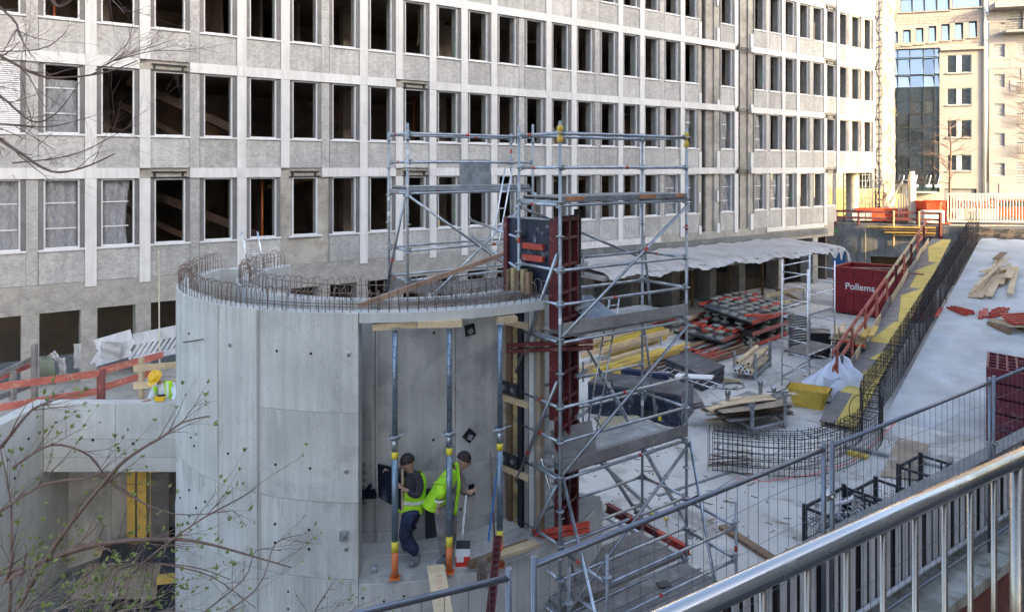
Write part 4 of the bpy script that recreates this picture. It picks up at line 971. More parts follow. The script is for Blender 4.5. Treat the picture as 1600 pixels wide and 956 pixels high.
m=MB(); m.beam(sk0+e1*.2+e2*.4+V(0,0,2.2),sk0+e1*2.9+e2*1.9+V(0,0,2.25),.25,.05); m.beam(sk0+e1*1.2+e2*1.4+V(0,0,2.0),sk0+e1*3.6+e2*.4+V(0,0,2.15),.6,.03); m.obox(sk0+e1*SL/2+e2*SW/2+V(0,0,1.7),e1*SL/2*.97,e2*SW/2*.95,(0,0,.02))
o=build(m,'skip_waste',M['ply_dark']); tag(o,'dark boards and rubbish filling the red skip','waste')
# stacks of red formwork panels
def formstack(p,ex,ey,z0,lab,nl,lv=.36):
    t=thing('formwork_stack',lab,'formwork stack',p)
    for l in range(nl):
        z=z0+l*lv; c=p+ex/2+ey/2+V(0,0,z)
        build(MB().obox(c+V(0,0,.02),ex/2,ey/2,(0,0,.02)),'plywood_sheet',M['ply_dark'],t)
        for a,b2,k in ((p,ex,1),(p+ey,ex,0)): build(MB().beam(a+V(0,0,z+.10),a+b2+V(0,0,z+.10),.05,.13),'red_edge_beam',M['red_bright' if l!=1 else 'rail_red'],t)
        for a,b2 in ((p,ey),(p+ex,ey)): build(MB().beam(a+V(0,0,z+.06),a+b2+V(0,0,z+.06),.05,.05),'steel_edge',M['metal_dark'],t)
        k=MB(); nx,ny=max(2,int(ex.length/.62)),max(2,int(ey.length/.62))
        for i in range(nx):
            for j in range(ny):
                if 0<i<nx-1 and 0<j<ny-1 and l<nl-1: continue
                if rd_.random()<.22: continue
                q=p+ex*((i+.5)/nx)+ey*((j+.5)/ny)+V(rd_.uniform(-.1,.1),rd_.uniform(-.1,.1),z+.04); k.lathe(q,[(.2,0),(.17,.08),(.08,.12),(.08,.2),(.19,.22),(.2,.29),(.0,.30)],9)
        build(k,'walers_and_feet',M['foot_grey'],t,kind='stuff')
        for i in range(12):
            a=p+ex*rd_.random()+ey*rd_.random()+V(0,0,z+.27); 
            if l==nl-1: build(MB().beam(a,a+ex.normalized()*rd_.uniform(.5,1.1)+ey.normalized()*rd_.uniform(-.4,.4),.14,.08),'red_rail',M['red_bright'],t)
    return t
f1=G(1176,545); exx=(G(1240,521)-f1); eyy=(G(1092,512)-f1)
formstack(f1,exx,eyy,.02,'tall stack of red framed slab formwork left of the rolling tower',3,.46)
f2=G(1128,548); formstack(f2,(G(1160,535)-f2),(G(1062,530)-f2),.02,'lower stack of red and pale formwork frames tipped in front of the tall stack',2,.26)
formstack(G(1080,528),G(1110,516)-G(1080,528),G(1020,512)-G(1080,528),.02,'low spread of red formwork pieces behind the yellow beams',1)
# yellow beams
for (x,y,x2,y2,n,l,lab) in ((915,583,1030,548,6,2,'stack of yellow timber beams nearest the black panels, left of the tower post'),(912,548,1010,520,7,2,'farther stack of yellow timber beams')):
    a,c_=G(x,y),G(x2,y2); pile('yellow_beam_stack',lab,'beam stack',a,(c_-a),n,l,.20,.17,(c_-a).length,['board_yellow','wood_yellow','wood_pale'],part='yellow_beam',yaw=.03,jit=.3)
# black crates and panels
a=G(905,632); c_=G(1000,668) ; 
def slabstack(name,lab,cat,p,ex,ey,n,th,mat,pname='panel',jit=.04,gap=.006,base=0):
    t=thing(name,lab,cat,p)
    for i in range(n):
        j=V(rd_.uniform(-jit,jit),rd_.uniform(-jit,jit),base+i*(th+gap)+th/2)
        build(MB().obox(p+ex/2+ey/2+j,ex/2,ey/2,(0,0,th/2)),pname,M[mat if isinstance(mat,str) else mat[i%len(mat)]],t)
    return t
bxo=thing('black_panel_box','big dark blue black formwork box standing on the deck behind the tower','formwork box',G(925,640))
p0,p1=G(920,645),G(1062,668); hgt=.85
ed=(p1-p0); m=MB(); sn=V(-ed.y,ed.x,0).normalized()
m.obox((p0+p1)/2+V(0,0,hgt/2),ed/2,sn*.03,(0,0,hgt/2)); build(m,'front_panel',M['ply_black'],bxo)
build(MB().obox((p0+p1)/2+sn*.6+V(0,0,hgt+.03),ed/2*1.02,sn*.62,(0,0,.03)),'top_panel',M['ply_dark'],bxo)
for pp_ in (p0,p1): build(MB().obox(pp_+sn*.75+V(0,0,hgt/2),ed.normalized()*.03,sn*.74,(0,0,hgt/2)),'side_panel',M['ply_black'],bxo)
for i in range(6):
    c=p0.lerp(p1,.25+i*.09)+sn*1.4+V(0,0,hgt+.12); build(MB().obox(c,ed.normalized()*.12,sn*.12,(0,0,.07)),'blue_block',M['blue_paint' if 0 else 'cloth_navy'],bxo)
q0=G(1098,612); slabstack('dark_panel_stack','black edged stack of formwork sheets with a ladder on top, right of the tower post','panel stack',q0,G(1132,596)-q0,G(1040,585)-q0,9,.055,['ply_dark','ply_black'],'sheet',.02)
t=thing('alu_ladder','aluminium ladder lying on the black edged panel stack','ladder',G(1100,590)); ladder(t,G(1120,604,.55),G(1035,575,.56),.5,V(1,1.2,0),'ladder_frame')
m=MB().obox(G(1085,588,.62),V(.55,-.1,0),V(.1,.2,0),(0,0,.02)); o=build(m,'white_board',M['white_paint']); tag(o,'narrow white board across the black edged stack','board')
m=MB(); pts=[G(1132+18*math.cos(a)*1.1+i*.9,603+5*math.sin(a),.03) for i,a in enumerate([i*.5 for i in range(24)])]; m.path(pts,.012,5); o=build(m,'coiled_wire',M['rebar_dark']); tag(o,'coil of loose dark wire on the deck right of the black edged stack','wire')
q0=G(1062,645); slabstack('thin_board_stack','low stack of thin dark boards between the tower post and the black tub','board stack',q0,G(1098,636)-q0,G(1048,622)-q0,5,.03,['wood_grey','ply_black'],'board',.08)
def tub(name,lab,c,lx,ly,h,rz,mat,handles=True):
    t=thing(name,lab,'tub',c); cs,sn_=math.cos(rz),math.sin(rz)
    def q(x,y,z): return c+V(cs*x-sn_*y,sn_*x+cs*y,z)
    def ring(s,z,r=.8): 
        o=[]; 
        for (a,b_) in ((-1,-r),(-r,-1),(r,-1),(1,-r),(1,r),(r,1),(-r,1),(-1,r)): o.append(q(a*lx/2*s,b_*ly/2*s,z))
        return o
    rings=[ring(.72,.0),ring(1.0,h),ring(1.07,h),ring(1.07,h-.03),]
    inner=[ring(.97,h),ring(.70,.04)]
    m=MB(); vs=[]; 
    for r_ in rings: vs+=r_
    fs=[(i*8+k,i*8+(k+1)%8,(i+1)*8+(k+1)%8,(i+1)*8+k) for i in range(3) for k in range(8)]+[tuple(range(8))[::-1]]
    m.add(vs,fs); vs=inner[0]+inner[1]; m.add(vs,[(k,8+k,8+(k+1)%8,(k+1)%8) for k in range(8)]+[tuple(range(8,16))])
    m.add(rings[2]+inner[0],[(k,(k+1)%8,8+(k+1)%8,8+k) for k in range(8)])
    build(m,'basin',M[mat],t)
    if handles:
        m=MB(); e=q(lx/2*1.0,0,h-.05); m.path([e+V(sn_*.1,-.1*cs,0),e+V(.03,-.04,-.12),e+V(.03,.05,-.12),e+V(-sn_*.1,.1*cs,0)],.01,5); build(m,'handle',M['rebar_dark'],t)
    return t
tub('yellow_tub','yellow mortar tub with thick rim on the deck beside the walkway foot',G(1272,640,0)+V(0,.35,0),1.15,.72,.55,-.55,'yellow_paint')
tub('black_tub','black plastic tub with a yellow tag on the deck behind the tower',G(1030,662,0)+V(0,.3,0),.9,.55,.42,.2,'plastic_black')
tub('beige_tub','beige plastic tub seen behind the lower boarded lift',G(972,690,0)+V(0,.3,0),1.2,.75,.45,.15,'plastic_beige')
o=build(MB().rbox(G(1032,655,.45)+V(0,.1,0),.08,.02,.14),'yellow_tag',M['yellow_label']); tag(o,'small yellow card sticking up out of the black tub','tag')
m=MB().obox(G(1033,642,.0)+V(.05,.4,.72),V(.28,.05,0),V(0,.01,.33),(0,.008,0)); o=build(m,'white_sheet_board',M['white_paint']); tag(o,'white sheet leaning behind the black tub','sheet')
# white bag
m=MB(); bc=G(1303,628,0)+V(.15,.5,0); rr=random.Random(3)
def bagf(u,v):
    a=u*2*math.pi; r=(.72*(1-v**2.2)+.1)*(1+.18*math.sin(a*3+1)+.10*math.sin(a*7+v*5)); sp=v**3*.5
    return bc+V(r*math.cos(a)*1.15+.25*v,r*math.sin(a)*.8,.02+1.15*v*(1+.15*math.sin(a*2))+.05*math.sin(a*9+v*12))
m.grid(bagf,44,18); o=build(m,'big_bag',M['bag_white']); tag(o,'crumpled bluish white big bag between the rolling tower and the walkway','sack')
m=MB(); m.grid(lambda u,v:bc+V(-.5+u*1.1,-.55-.1*math.sin(u*7),.05+v*.75-.15*u+.05*math.sin(u*12+v*9)),16,10); o2=build(m,'bag_flap',M['bag_white'],o)
m=MB(); m.tube(G(1200,618,.1),G(1266,592,.4),.016,5); m.tube(G(1206,622,.1),G(1272,596,.35),.016,5); m.tube(G(1198,612,.08),G(1236,612,.08),.016,5)
o=build(m,'loose_bars',M['rebar_dark']); tag(o,'loose dark steel bars lying from the rolling tower foot over the yellow tub','steel bars')
# brown plank pile, rusty bits, tube stillage
a=G(1060,590); c_=G(1175,545); t=pile('brown_plank_pile','broad pile of weathered brown planks in front of the red formwork stacks','plank pile',a,(c_-a),9,3,.16,.06,(c_-a).length,['wood_brown','wood_brown','wood_grey','rail_redbrown'],yaw=.1,jit=.4)
t.location=t.location+V(-1.2,1.2,0)
m=MB()
for i in range(60):
    q=G(1082+rd_.random()*48,561-rd_.random()*12,.08+rd_.random()*.1); an=rd_.random()*3; m.path([q,q+V(math.cos(an)*.35,math.sin(an)*.35,.05),q+V(math.cos(an+.6)*.6,math.sin(an+.6)*.5,0)],.018,5)
o=build(m,'red_clamp_heap',M['red_bright'],kind=None); tag(o,'tangled heap of thin red formwork clamps on the planks','clamps')
sp=G(1148,590); se=G(1180,594)-sp; sd_=G(1203,572)-G(1180,594)
st_=thing('tube_stillage','grey steel stillage with four uprights holding pale cardboard tubes','stillage',sp)
for q in (sp,sp+se,sp+sd_,sp+se+sd_): build(MB().rbox(q+V(0,0,.45),.09,.09,.9),'upright',M['galv'],st_)
for q,d_ in ((sp,se),(sp+sd_,se),(sp,sd_),(sp+se,sd_)): build(MB().beam(q+V(0,0,.18),q+d_+V(0,0,.18),.07,.07),'frame_rail',M['galv'],st_)
for i in range(9):
    q=sp+se*(.14+.09*i)+V(0,0,.32+(.17 if i%3==1 else 0)+.1*(i%2)); dd=sd_*1.25; 
    a=q-sd_*.12; mm=MB(); mm.tube(a,a+dd,.085,12); k=build(mm,'cardboard_tube',M['wood_pale' if i%3 else 'white_paint'],st_)
    build(MB().tube(a-sd_.normalized()*.003,a,.04,10),'tube_core',M['black_void'],k)
m=MB().beam(G(1118,592,.06),G(1157,596,.06),.14,.1); o=build(m,'deck_timber',M['wood_pale']); tag(o,'single pale timber lying on the deck left of the tube stillage','timber')
# board stillage in front of the cage
ss=thing('board_stillage','grey steel stillage heaped with warped plywood offcuts, behind the rebar cage','stillage',G(1140,690))
c4=[G(1137,656),G(1175,682),G(1188,640),G(1226,668)]
for q,h in ((c4[0],.78),(c4[1],.85),(c4[2],.8),(c4[3],.95)):
    build(MB().rbox(q+V(0,0,h/2),.09,.09,h).rbox(q+V(.05,0,h),.05,.05,.12).rbox(q+V(-.05,0,h),.05,.05,.12),'upright',M['galv'],ss)
for q,d_ in ((c4[0],c4[1]),(c4[2],c4[3]),(c4[0],c4[2]),(c4[1],c4[3])): build(MB().beam(q+V(0,0,.2),d_+V(0,0,.2),.06,.06),'frame_rail',M['galv'],ss)
cc=(c4[0]+c4[1]+c4[2]+c4[3])/4
for i in range(22):
    an=.35+rd_.uniform(-.18,.18); L_=rd_.uniform(1.3,2.5); wd=rd_.uniform(.15,.5); q=cc+V(rd_.uniform(-.7,.4),rd_.uniform(-.5,.5),.25+i*.017); d_=V(math.cos(an),math.sin(an),0); s_=V(-d_.y,d_.x,0)
    bw=rd_.uniform(-.05,.09); m=MB()
    def sf(u,v,q=q,d_=d_,s_=s_,L_=L_,wd=wd,bw=bw): return q+d_*(u-.5)*L_+s_*(v-.5)*wd+V(0,0,bw*math.sin(u*3.1)+(.1*u if i>16 else 0))
    m.grid(sf,6,1,sm=False); m.grid(lambda u,v:sf(1-u,v)-V(0,0,.018),6,1,sm=False)
    build(m,'offcut',M[['wood_pale','ply_dark','wood_grey','wood_pale','ply_brown'][i%5]],ss)
m=MB(); p5=PD(1185,640,20.5)
# single upright stubs on the deck
for x,y,h,lab in ((1209,647,.75,'short galvanised post with a looped head standing alone on the deck'),):
    q=G(x,y); t=MB().rbox(q+V(0,0,h/2),.1,.1,h).lathe(q+V(0,0,h),[(.09,0),(.09,.05),(.03,.09)],10); o=build(t,'deck_post',M['galv']); tag(o,lab,'post')
# galvanised prop frames stack, behind the rolling tower
q=G(1232,556); t=thing('steel_frame_stack','stack of galvanised frames seen through the rolling tower','frame stack',q)
ex,ey=G(1262,552)-q,V(.5,1.0,0)
for i in range(16):
    z=.1+i*.105; m=MB(); j=V(rd_.uniform(-.04,.04),0,z); m.beam(q+j,q+ex+j,.07,.06); m.beam(q+ex+j,q+ex+ey+j,.07,.06); m.beam(q+ey+j,q+ex+ey+j,.07,.06); m.beam(q+j,q+ey+j,.07,.06); build(m,'frame',M['galv'],t)
q=G(1262,560); slabstack('dark_frame_stack','dark stack of steel parts right of the galvanised frames','frame stack',q,V(.8,-.1,0),V(.3,.8,0),9,.09,'metal_dark','steel_part',.06,.02)
# timber stack by the walkway
q=G(1308,586); d_=(G(1352,540)-q); 
t=thing('formwork_beam_stack','stack of grooved timber formwork beams with black ends beside the walkway rails','beam stack',q)
dd=V(.45,.89,0).normalized(); s_=V(dd.y,-dd.x,0)
for l in range(10):
    for i in range(3 if l<9 else 2):
        a=q+s_*(i*.36)+V(0,0,.09+l*.125)+dd*rd_.uniform(-.08,.08)
        k=build(MB().beam(a,a+dd*2.0,.33,.05).beam(a+V(0,0,.05),a+dd*2.0+V(0,0,.05),.12,.06),'beam',M['wood_pale' if l>7 else 'wood_grey'],t)
        build(MB().beam(a-dd*.012,a,.32,.07),'end_cap',M['orange_red' if (l+i)%5==0 else 'metal_dark'],k)
for i in range(6):
    a=q+s_*(-.05+i*.22)+V(0,0,1.42+.05*(i%2)); build(MB().beam(a,a+(dd+s_*.1*(i-2)*.3)*1.7,.17,.06),'loose_plank',M['wood_yellow' if i>3 else 'wood_pale'],t)
# timber rails near the building
for i,(x0,y0,x1,y1,z,lab) in enumerate(((1060,503,1178,464,.5,'long pale timber rail running along the pillars left of the red stacks'),(1195,463,1262,448,.9,'pale timber rail nearest the skip'),(1186,482,1235,470,.6,'lower pale timber rail left of the rolling tower'),(908,556,1045,517,.5,'pale timber edge board seen behind the yellow beams'),(1210,450,1262,475,.5,'pale timber sloping down behind the rolling tower'))):
    o=build(MB().beam(G(x0,y0,z),G(x1,y1,z),.05,.18),'timber_rail',M['wood_pale']); tag(o,lab,'timber')
    for s_ in (.1,.9):
        c=G(x0,y0,z).lerp(G(x1,y1,z),s_); build(MB().beam(V(c.x,c.y+.05,0),V(c.x,c.y+.05,z),.05,.06,up=(1,0,0)),'stake',M['galv_dull'],o)
# inner mesh fence in the building shade
for i,kk in enumerate((19,20.9,22.8)):
    a=bl(bx(kk)+.8,-1.0,0); c_=bl(bx(kk)+3.0,-1.0,0); t=thing('site_fence_inner',['wire mesh fence panel in the dark between the left pillars','wire mesh fence panel in the dark between the middle pillars','wire mesh fence panel in the dark beside the skip'][i],'fence',a)
    build(MB().tube(a,a+V(0,0,1.9),.025,6).tube(c_,c_+V(0,0,1.9),.025,6).tube(a+V(0,0,1.9),c_+V(0,0,1.9),.02,6),'frame',M['galv_dull'],t)
    m=MB()
    for j in range(20): q=a.lerp(c_,j/20); m.tube(q+V(0,0,.1),q+V(0,0,1.9),.004,3,caps=False)
    build(m,'wire',M['galv_dull'],t,kind='stuff')
# ============================================================= RAMP ITEMS
# walkway of formwork boards with rails
WA=G(1292,656,.15); WB=G(1336,667,.15); wd_=RD; wside=(WB-WA); wside.z=0
# rectangle strip following the ramp gradient
Wl=25.0
W_n=V(RD.y,-RD.x,0); W_w=.98
O_=V(9.02,20.7,0)
W_w=.92; WDr=V(.588,.809,0).normalized(); W_n=V(WDr.y,-WDr.x,0); O_=WB-W_n*W_w
def wp(t,n,dz=0): p=O_+WDr*t+W_n*n; return V(p.x,p.y,.12+max(0,(t)*.127)+dz)
wk=thing('formwork_walkway','yellow and brown plywood walkway climbing beside the rebar cage','walkway',wp(0,.5,-.1))
ty=0.0; i=0
while ty<23.5:
    L_=[2.2,3.1,1.7,2.6,3.4,1.5,2.8,2.1,3.0,2.4,2,2,2][min(i,12)]; b0_,b1_=[(.45,.45),(.05,.7),(.35,.95),(.0,.5),(.6,.2),(.1,.8),(.3,.3),(.05,.9),(.5,.1),(.0,.6),(.1,.7),(.1,.5),(.1,.5)][min(i,12)]
    dy=min(.9,.5)
    a,b_,c_,d_=wp(ty,0),wp(ty,W_w),wp(ty+L_-.01,W_w),wp(ty+L_-.01,0)
    s0,s1=(.42,1.0) if i==0 else ((.5,.0) if i%2 else (.05,.75))
    # each sheet: brown part on the outside, yellow part on the cage side, cut on the skew
    f=lambda t,n: wp(ty+t*L_,n*W_w)
    if i==0: pb_=[f(0,0),f(0,.45),f(1,.45),f(1,0)]; py_=[f(0,.455),f(0,1),f(.99,1),f(.99,.455)]
    else: pb_=[f(0,0),f(0,b0_+.01),f(.99,b1_),f(.99,0)]; py_=[f(0,b0_+.015),f(0,1),f(.985,1),f(.985,b1_+.005)]
    build(MB().prism(pb_,(0,0,.022)),'brown_sheet',M['panel_grey'],wk); build(MB().prism(py_,(0,0,.022)),'yellow_sheet',M['board_yellow'],wk)
    ty+=L_; i+=1
m=MB()
for s_ in (.1,.5,.9): m.beam(wp(0,s_*W_w,-.07),wp(23.6,s_*W_w,-.07),.08,.12)
build(m,'bearer',M['wood_brown'],wk)
for j in range(9):
    for s_ in (.1,.9): q=wp(2.5+j*2.6,s_*W_w,-.13); build(MB().tube(V(q.x,q.y,0),q,.03,6),'support_post',M['galv_dull'],wk)
for j in range(9):
    a=wp(2.6+j*2.35,-.03,.14); c_=wp(2.6+(j+1)*2.35-.1,-.03-.03*(j%2),.14+.04*(j%2)); build(MB().beam(a,c_,.04,.26),'toe_board',M['wood_pale' if j%3 else 'wood_grey'],wk)
gr=thing('walkway_guard_rail','red and pale wooden guard rail climbing along the outer side of the walkway','guard rail',wp(2.6,-.08))
for j in range(10):
    q=wp(2.6+j*2.2,-.1,0); build(MB().beam(q-V(0,0,.3),q+V(0,0,1.15),.07,.07,up=(1,0,0)),'post',M['rail_red' if j%2==0 or j<5 else 'red_steel'],gr)
for z in (1.1,.62):
    for j in range(5):
        a=wp(2.3+j*4.3,-.16,z); c_=wp(2.3+(j+1)*4.3+.25,-.16,z+.02); build(MB().beam(a,c_,.035,.15),'rail_board',M['rail_red' if j<2 or j==4 else 'wood_pale'],gr)
# head barriers at street level
hb=thing('street_guard_rail','dark red wooden guard rail along the top of the retaining wall','guard rail',wl(2,.1,3.6))
for (t0,t1) in ((.2,3.0),(3.0,5.6),(5.6,7.3)):
    for z in (3.98,4.38): build(MB().beam(wl(t0,.12,z),wl(t1,.12,z),.04,.14),'rail_board',M['rail_redbrown'],hb)
for tt in (.25,1.4,2.7): build(MB().beam(wl(tt,.05,3.5),wl(tt,.05,4.45),.1,.1,up=(1,0,0)),'post',M['rail_redbrown'],hb)
for tt,z0 in ((4.7,2.2),(6.1,2.9)): build(MB().beam(wl(tt,.16,z0),wl(tt,.16,4.5),.12,.08,up=(1,0,0)),'post',M['wood_pale'],hb)
build(MB().beam(wl(7.25,.1,2.6),wl(7.25,.1,4.45),.2,.12,up=(1,0,0)),'post',M['red_steel'],hb)
lg=thing('timber_staging','brown and yellow timbers laid on the wall top behind the dark red rail','timber stack',wl(4,0,3.6))
for j in range(4): build(MB().beam(wl(3.2+j*.5,.3-j*.05,3.45-.16*j),wl(7.0,.25,3.5-.16*j),.3,.07),'timber',M['wood_yellow' if j%2==0 else 'wood_brown'],lg)
# rebar cage
def catmull(P,n):
    out=[]
    for i in range(len(P)-1):
        p0,p1,p2,p3=P[max(i-1,0)],P[i],P[i+1],P[min(i+2,len(P)-1)]
        for k in range(n):
            t=k/n; out.append(.5*((2*p1)+(-p0+p2)*t+(2*p0-5*p1+4*p2-p3)*t*t+(-p0+3*p1-3*p2+p3)*t**3))
    out.append(P[-1]); return out
cp=[rp(26.0,-.35,0),rp(20,-.35,0),rp(14,-.35,0),rp(8,-.35,0),rp(3,-.35,0),rp(.3,-.4,0),G(1362,690),G(1318,722),G(1262,738),G(1190,738),G(1104,728)]
for i in (0,): pass
path=catmull(cp,10); 
# resample
def resample(P,step):
    o=[P[0]]; acc=0
    for a,c in zip(P,P[1:]):
        L_=(c-a).length
        while acc+L_>=step:
            a=a+(c-a).normalized()*(step-acc); L_=(c-a).length; acc=0; o.append(a.copy())
        acc+=L_
    return o
rs=resample(path,.11)
def frames(P):
    o=[]
    for i,p in enumerate(P):
        d=(P[min(i+2,len(P)-1)]-P[max(i-2,0)]); d.z=0; d.normalize(); o.append((p,V(-d.y,d.x,0)))
    return o
fr=frames(rs); CW,CHh=.24,.92
cg=thing('rebar_cage','long curved cage of dark reinforcing bars following the ramp edge down onto the deck','rebar cage',rs[-1])
m=MB(); rr=random.Random(6)
for i,(p,s_) in enumerate(fr):
    h=CHh+rr.uniform(-.02,.05)
    for sg in (-1,1):
        a=p+s_*CW*sg; m.tube(a+V(0,0,.0),a+V(rr.uniform(-.02,.02),rr.uniform(-.02,.02),h),.0072,4,caps=False)
    m.tube(p-s_*CW+V(0,0,h-.04),p+s_*CW+V(0,0,h-.04),.0065,4,caps=False)
build(m,'stirrups',M['rebar_dark'],cg,kind='stuff')
for sg in (-1,1):
    for z in (.04,.2,.36,.52,.68,.80,.90): 
        build(MB().path([p+s_*(CW+.012)*sg+V(0,0,z+.008*math.sin(i*.3+z*9)) for i,(p,s_) in enumerate(fr) if i%3==0],.0078,4,caps=False),'longitudinal_bar',M['rebar_dark'],cg)
for n_ in (-.12,0,.12): build(MB().path([p+s_*n_+V(0,0,CHh-.02) for i,(p,s_) in enumerate(fr) if i%3==0],.0078,4,caps=False),'longitudinal_bar',M['rebar_dark'],cg)
m=MB()
for i in range(12): p,s_=fr[-1]; q=p+s_*rr.uniform(-CW,CW)+V(0,0,.05+i*.02); m.tube(q,q+V(.9+.2*rr.random(),.15+rr.uniform(-.1,.1),.02*rr.random()),.009,4)
build(m,'loose_lap_bar',M['rebar'],cg,kind='stuff')
m=MB()
for (px,py,r,d) in ((1340,636,.33,20.2),(1368,620,.33,20.8)):
    c=PD(px,py,d); m.path([c+V(r*math.cos(a),.2*math.cos(a),r*1.0*math.sin(a)) for a in [j*.42 for j in range(16)]],.011,5)
o=build(m,'wire_coil',M['rebar_dark']); tag(o,'two loops of dark wire hung on the rebar cage at its bend','wire')
m=MB()
for i in range(10):
    q=PD(1514+(i%5)*4,384,41)+V(0,.3*(i//5),0); m.tube(q,q+V(0,0,2.0+rr.uniform(-.15,.1)),.014,4)
for z in (.3,.7,1.1,1.5): q=PD(1513,384,41)+V(0,0,z); m.tube(q,q+V(.75,0,0),.012,4); 
o=build(m,'column_cage',M['rebar']); tag(o,'upright rusty column cage at the upper end of the ramp','rebar cage')
# boards on the ramp
def rampG(px,py):
    # intersect pixel ray with ramp plane
    dx=(px-CX)/F; dz=-(py-HY)/F
    # point = d*(dx,1) , z=E+d*dz ; ramp z = ((p-RA).RD)*RS
    k=RS; d=(E+(RA.x*RD.x+RA.y*RD.y)*k)/((dx*RD.x+RD.y)*k-dz); return V(dx*d,d,E+dz*d)
bd=thing('board_heap','loose heap of pale boards lying crosswise on the ramp','boards',rampG(1545,440))
for i,(x0,y0,x1,y1,wd,mt) in enumerate(((1518,466,1556,417,.28,'wood_pale'),(1516,461,1566,402,.12,'wood_pale'),(1530,468,1572,420,.25,'wood_pale'),(1545,468,1566,428,.25,'wood_pale'),(1564,450,1577,417,.2,'wood_pale'),(1578,466,1588,423,.22,'wood_pale'),(1533,433,1560,425,.25,'wood_pale'),(1556,414,1569,403,.3,'wood_brown'),(1560,432,1584,428,.35,'wood_pale'),(1575,446,1580,432,.3,'wood_pale'),(1524,462,1575,415,.14,'wood_pale'))):
    h=V(0,0,.03+.035*i); build(MB().beam(rampG(x0,y0)+h,rampG(x1,y1)+h,wd,.035),'board',M[mt],bd)
rb=thing('red_channel_heap','scattered red steel channels lying on the ramp below the pale boards','steel channels',rampG(1530,492))
for i,(x0,y0,x1,y1) in enumerate(((1482,482,1510,494),(1488,481,1520,492),(1496,483,1518,489),(1534,487,1532,499),(1540,484,1538,497),(1548,492,1574,484),(1546,498,1572,490),(1552,488,1566,483),(1460,497,1470,484))):
    a,c_=rampG(x0,y0),rampG(x1,y1); m=MB(); m.beam(a+V(0,0,.03+.02*(i%3)),c_+V(0,0,.03+.02*(i%3)),.18,.02); m.beam(a+V(.08,0,.06),c_+V(.08,0,.06),.02,.09); m.beam(a+V(-.08,0,.06),c_+V(-.08,0,.06),.02,.09); build(m,'channel',M['red_bright'],rb)
q=rampG(1575,522); pt=thing('ramp_pallet','wooden pallet with red steel pieces on the ramp at the right edge','pallet',q)
for i in range(4): build(MB().beam(q+V(0,i*.35,.3),q+V(1.6,i*.35-.2,.3),.2,.05),'slat',M['wood_pale'],pt)
for i in range(3): build(MB().beam(q+V(i*.7,-.1,.13),q+V(i*.7,1.1,.13),.12,.22),'block',M['wood_brown'],pt)
for i in range(5): build(MB().beam(q+V(.1+i*.05,i*.22,.40+.03*i),q+V(1.5,i*.2,.40+.05*i),.14,.08),'red_steel_piece',M['red_bright'],pt)
# red formwork pile right edge
q=G(1543,690); ex=G(1640,715)-q; rdp=thing('red_panel_block','big block of stacked dark red formwork frames at the right edge behind the fence','formwork stack',q)
ey=V(.55,.83,0)*1.9
for l in range(5):
    z=l*.40; m=MB()
    for a,b_ in ((q,ex),(q+ey,ex),(q,ey),(q+ex,ey)): m.beam(a+V(0,0,z+.2),a+b_+V(0,0,z+.2),.06,.34)
    if l==4:
        for i in range(1,6): m.beam(q+ex*(i/6)+V(0,0,z+.26),q+ex*(i/6)+ey+V(0,0,z+.26),.05,.2)
        for j in range(1,5): m.beam(q+ey*(j/5)+V(0,0,z+.26),q+ey*(j/5)+ex+V(0,0,z+.26),.05,.2)
    build(m,'red_frame',M['maroon'],rdp)
# plywood sheet, beams and yellow strips by the fence
m=MB().prism([G(1376,744,.02),G(1436,750,.02),G(1452,695,.15),G(1403,684,.10)],(0,0,.02)); o=build(m,'plywood_sheet',M['ply_brown']); tag(o,'worn brown plywood sheet lying on the deck below the fence joint','plywood')
for (x0,y0,x1,y1,mt,wd,lab) in ((1318,697,1392,712,'galv_dull',.14,'grey steel channel lying on the deck left of the plywood sheet'),(1445,722,1500,735,'galv_dull',.14,'grey steel channel on the deck right of the plywood sheet'),(1325,706,1356,714,'board_yellow',.22,'short yellow board on the deck left of the plywood sheet'),(1436,762,1520,722,'board_yellow',.28,'longer yellow board on the deck right of the plywood sheet'),(1128,822,1206,872,'wood_brown',.18,'brown timber beam on the deck right of the tower legs'),(1478,735,1487,716,'wood_grey',.08,'short grey stick standing beside the longer yellow board')):
    o=build(MB().beam(G(x0,y0,.04),G(x1,y1,.04),wd,.07),'deck_piece',M[mt]); tag(o,lab,'board' if 'board' in lab else 'beam')
# black wire baskets
def basket(name,lab,px,py,wd,dp,h,rz,tall=False):
    q=G(px,py); cs,sn_=math.cos(rz),math.sin(rz); ex,ey=V(cs,sn_,0)*wd,V(-sn_,cs,0)*dp; t=thing(name,lab,'wire basket',q)
    for c_ in (q,q+ex,q+ey,q+ex+ey): build(MB().beam(c_,c_+V(0,0,h+.06),.07,.07,up=(1,0,0)),'corner_post',M['cloth_black'],t)
    m=MB()
    for a,b_ in ((q,ex),(q+ey,ex),(q,ey),(q+ex,ey)):
        for z in (.06,h): m.beam(a+V(0,0,z),a+b_+V(0,0,z),.045,.045)
        m.beam(a+b_/2,a+b_/2+V(0,0,h),.03,.03,up=(1,0,0))
    build(m,'rail',M['cloth_black'],t)
    m=MB()
    for a,b_ in ((q,ex),(q+ey,ex),(q,ey),(q+ex,ey)):
        n=int(b_.length/.06)
        for i in range(n): c_=a+b_*(i/n); m.tube(c_,c_+V(0,0,h),.003,3,caps=False)
        for i in range(int(h/.06)): m.tube(a+V(0,0,i*.06),a+b_+V(0,0,i*.06),.003,3,caps=False)
    build(m,'wire_mesh',M['rebar_dark'],t,kind='stuff'); return q,ex,ey
q,ex,ey=basket('wire_basket','black wire mesh basket full of scaffold clamps and a purple strap, left of its neighbour',1257,851,1.45,-.85,.72,.654)
m=MB()
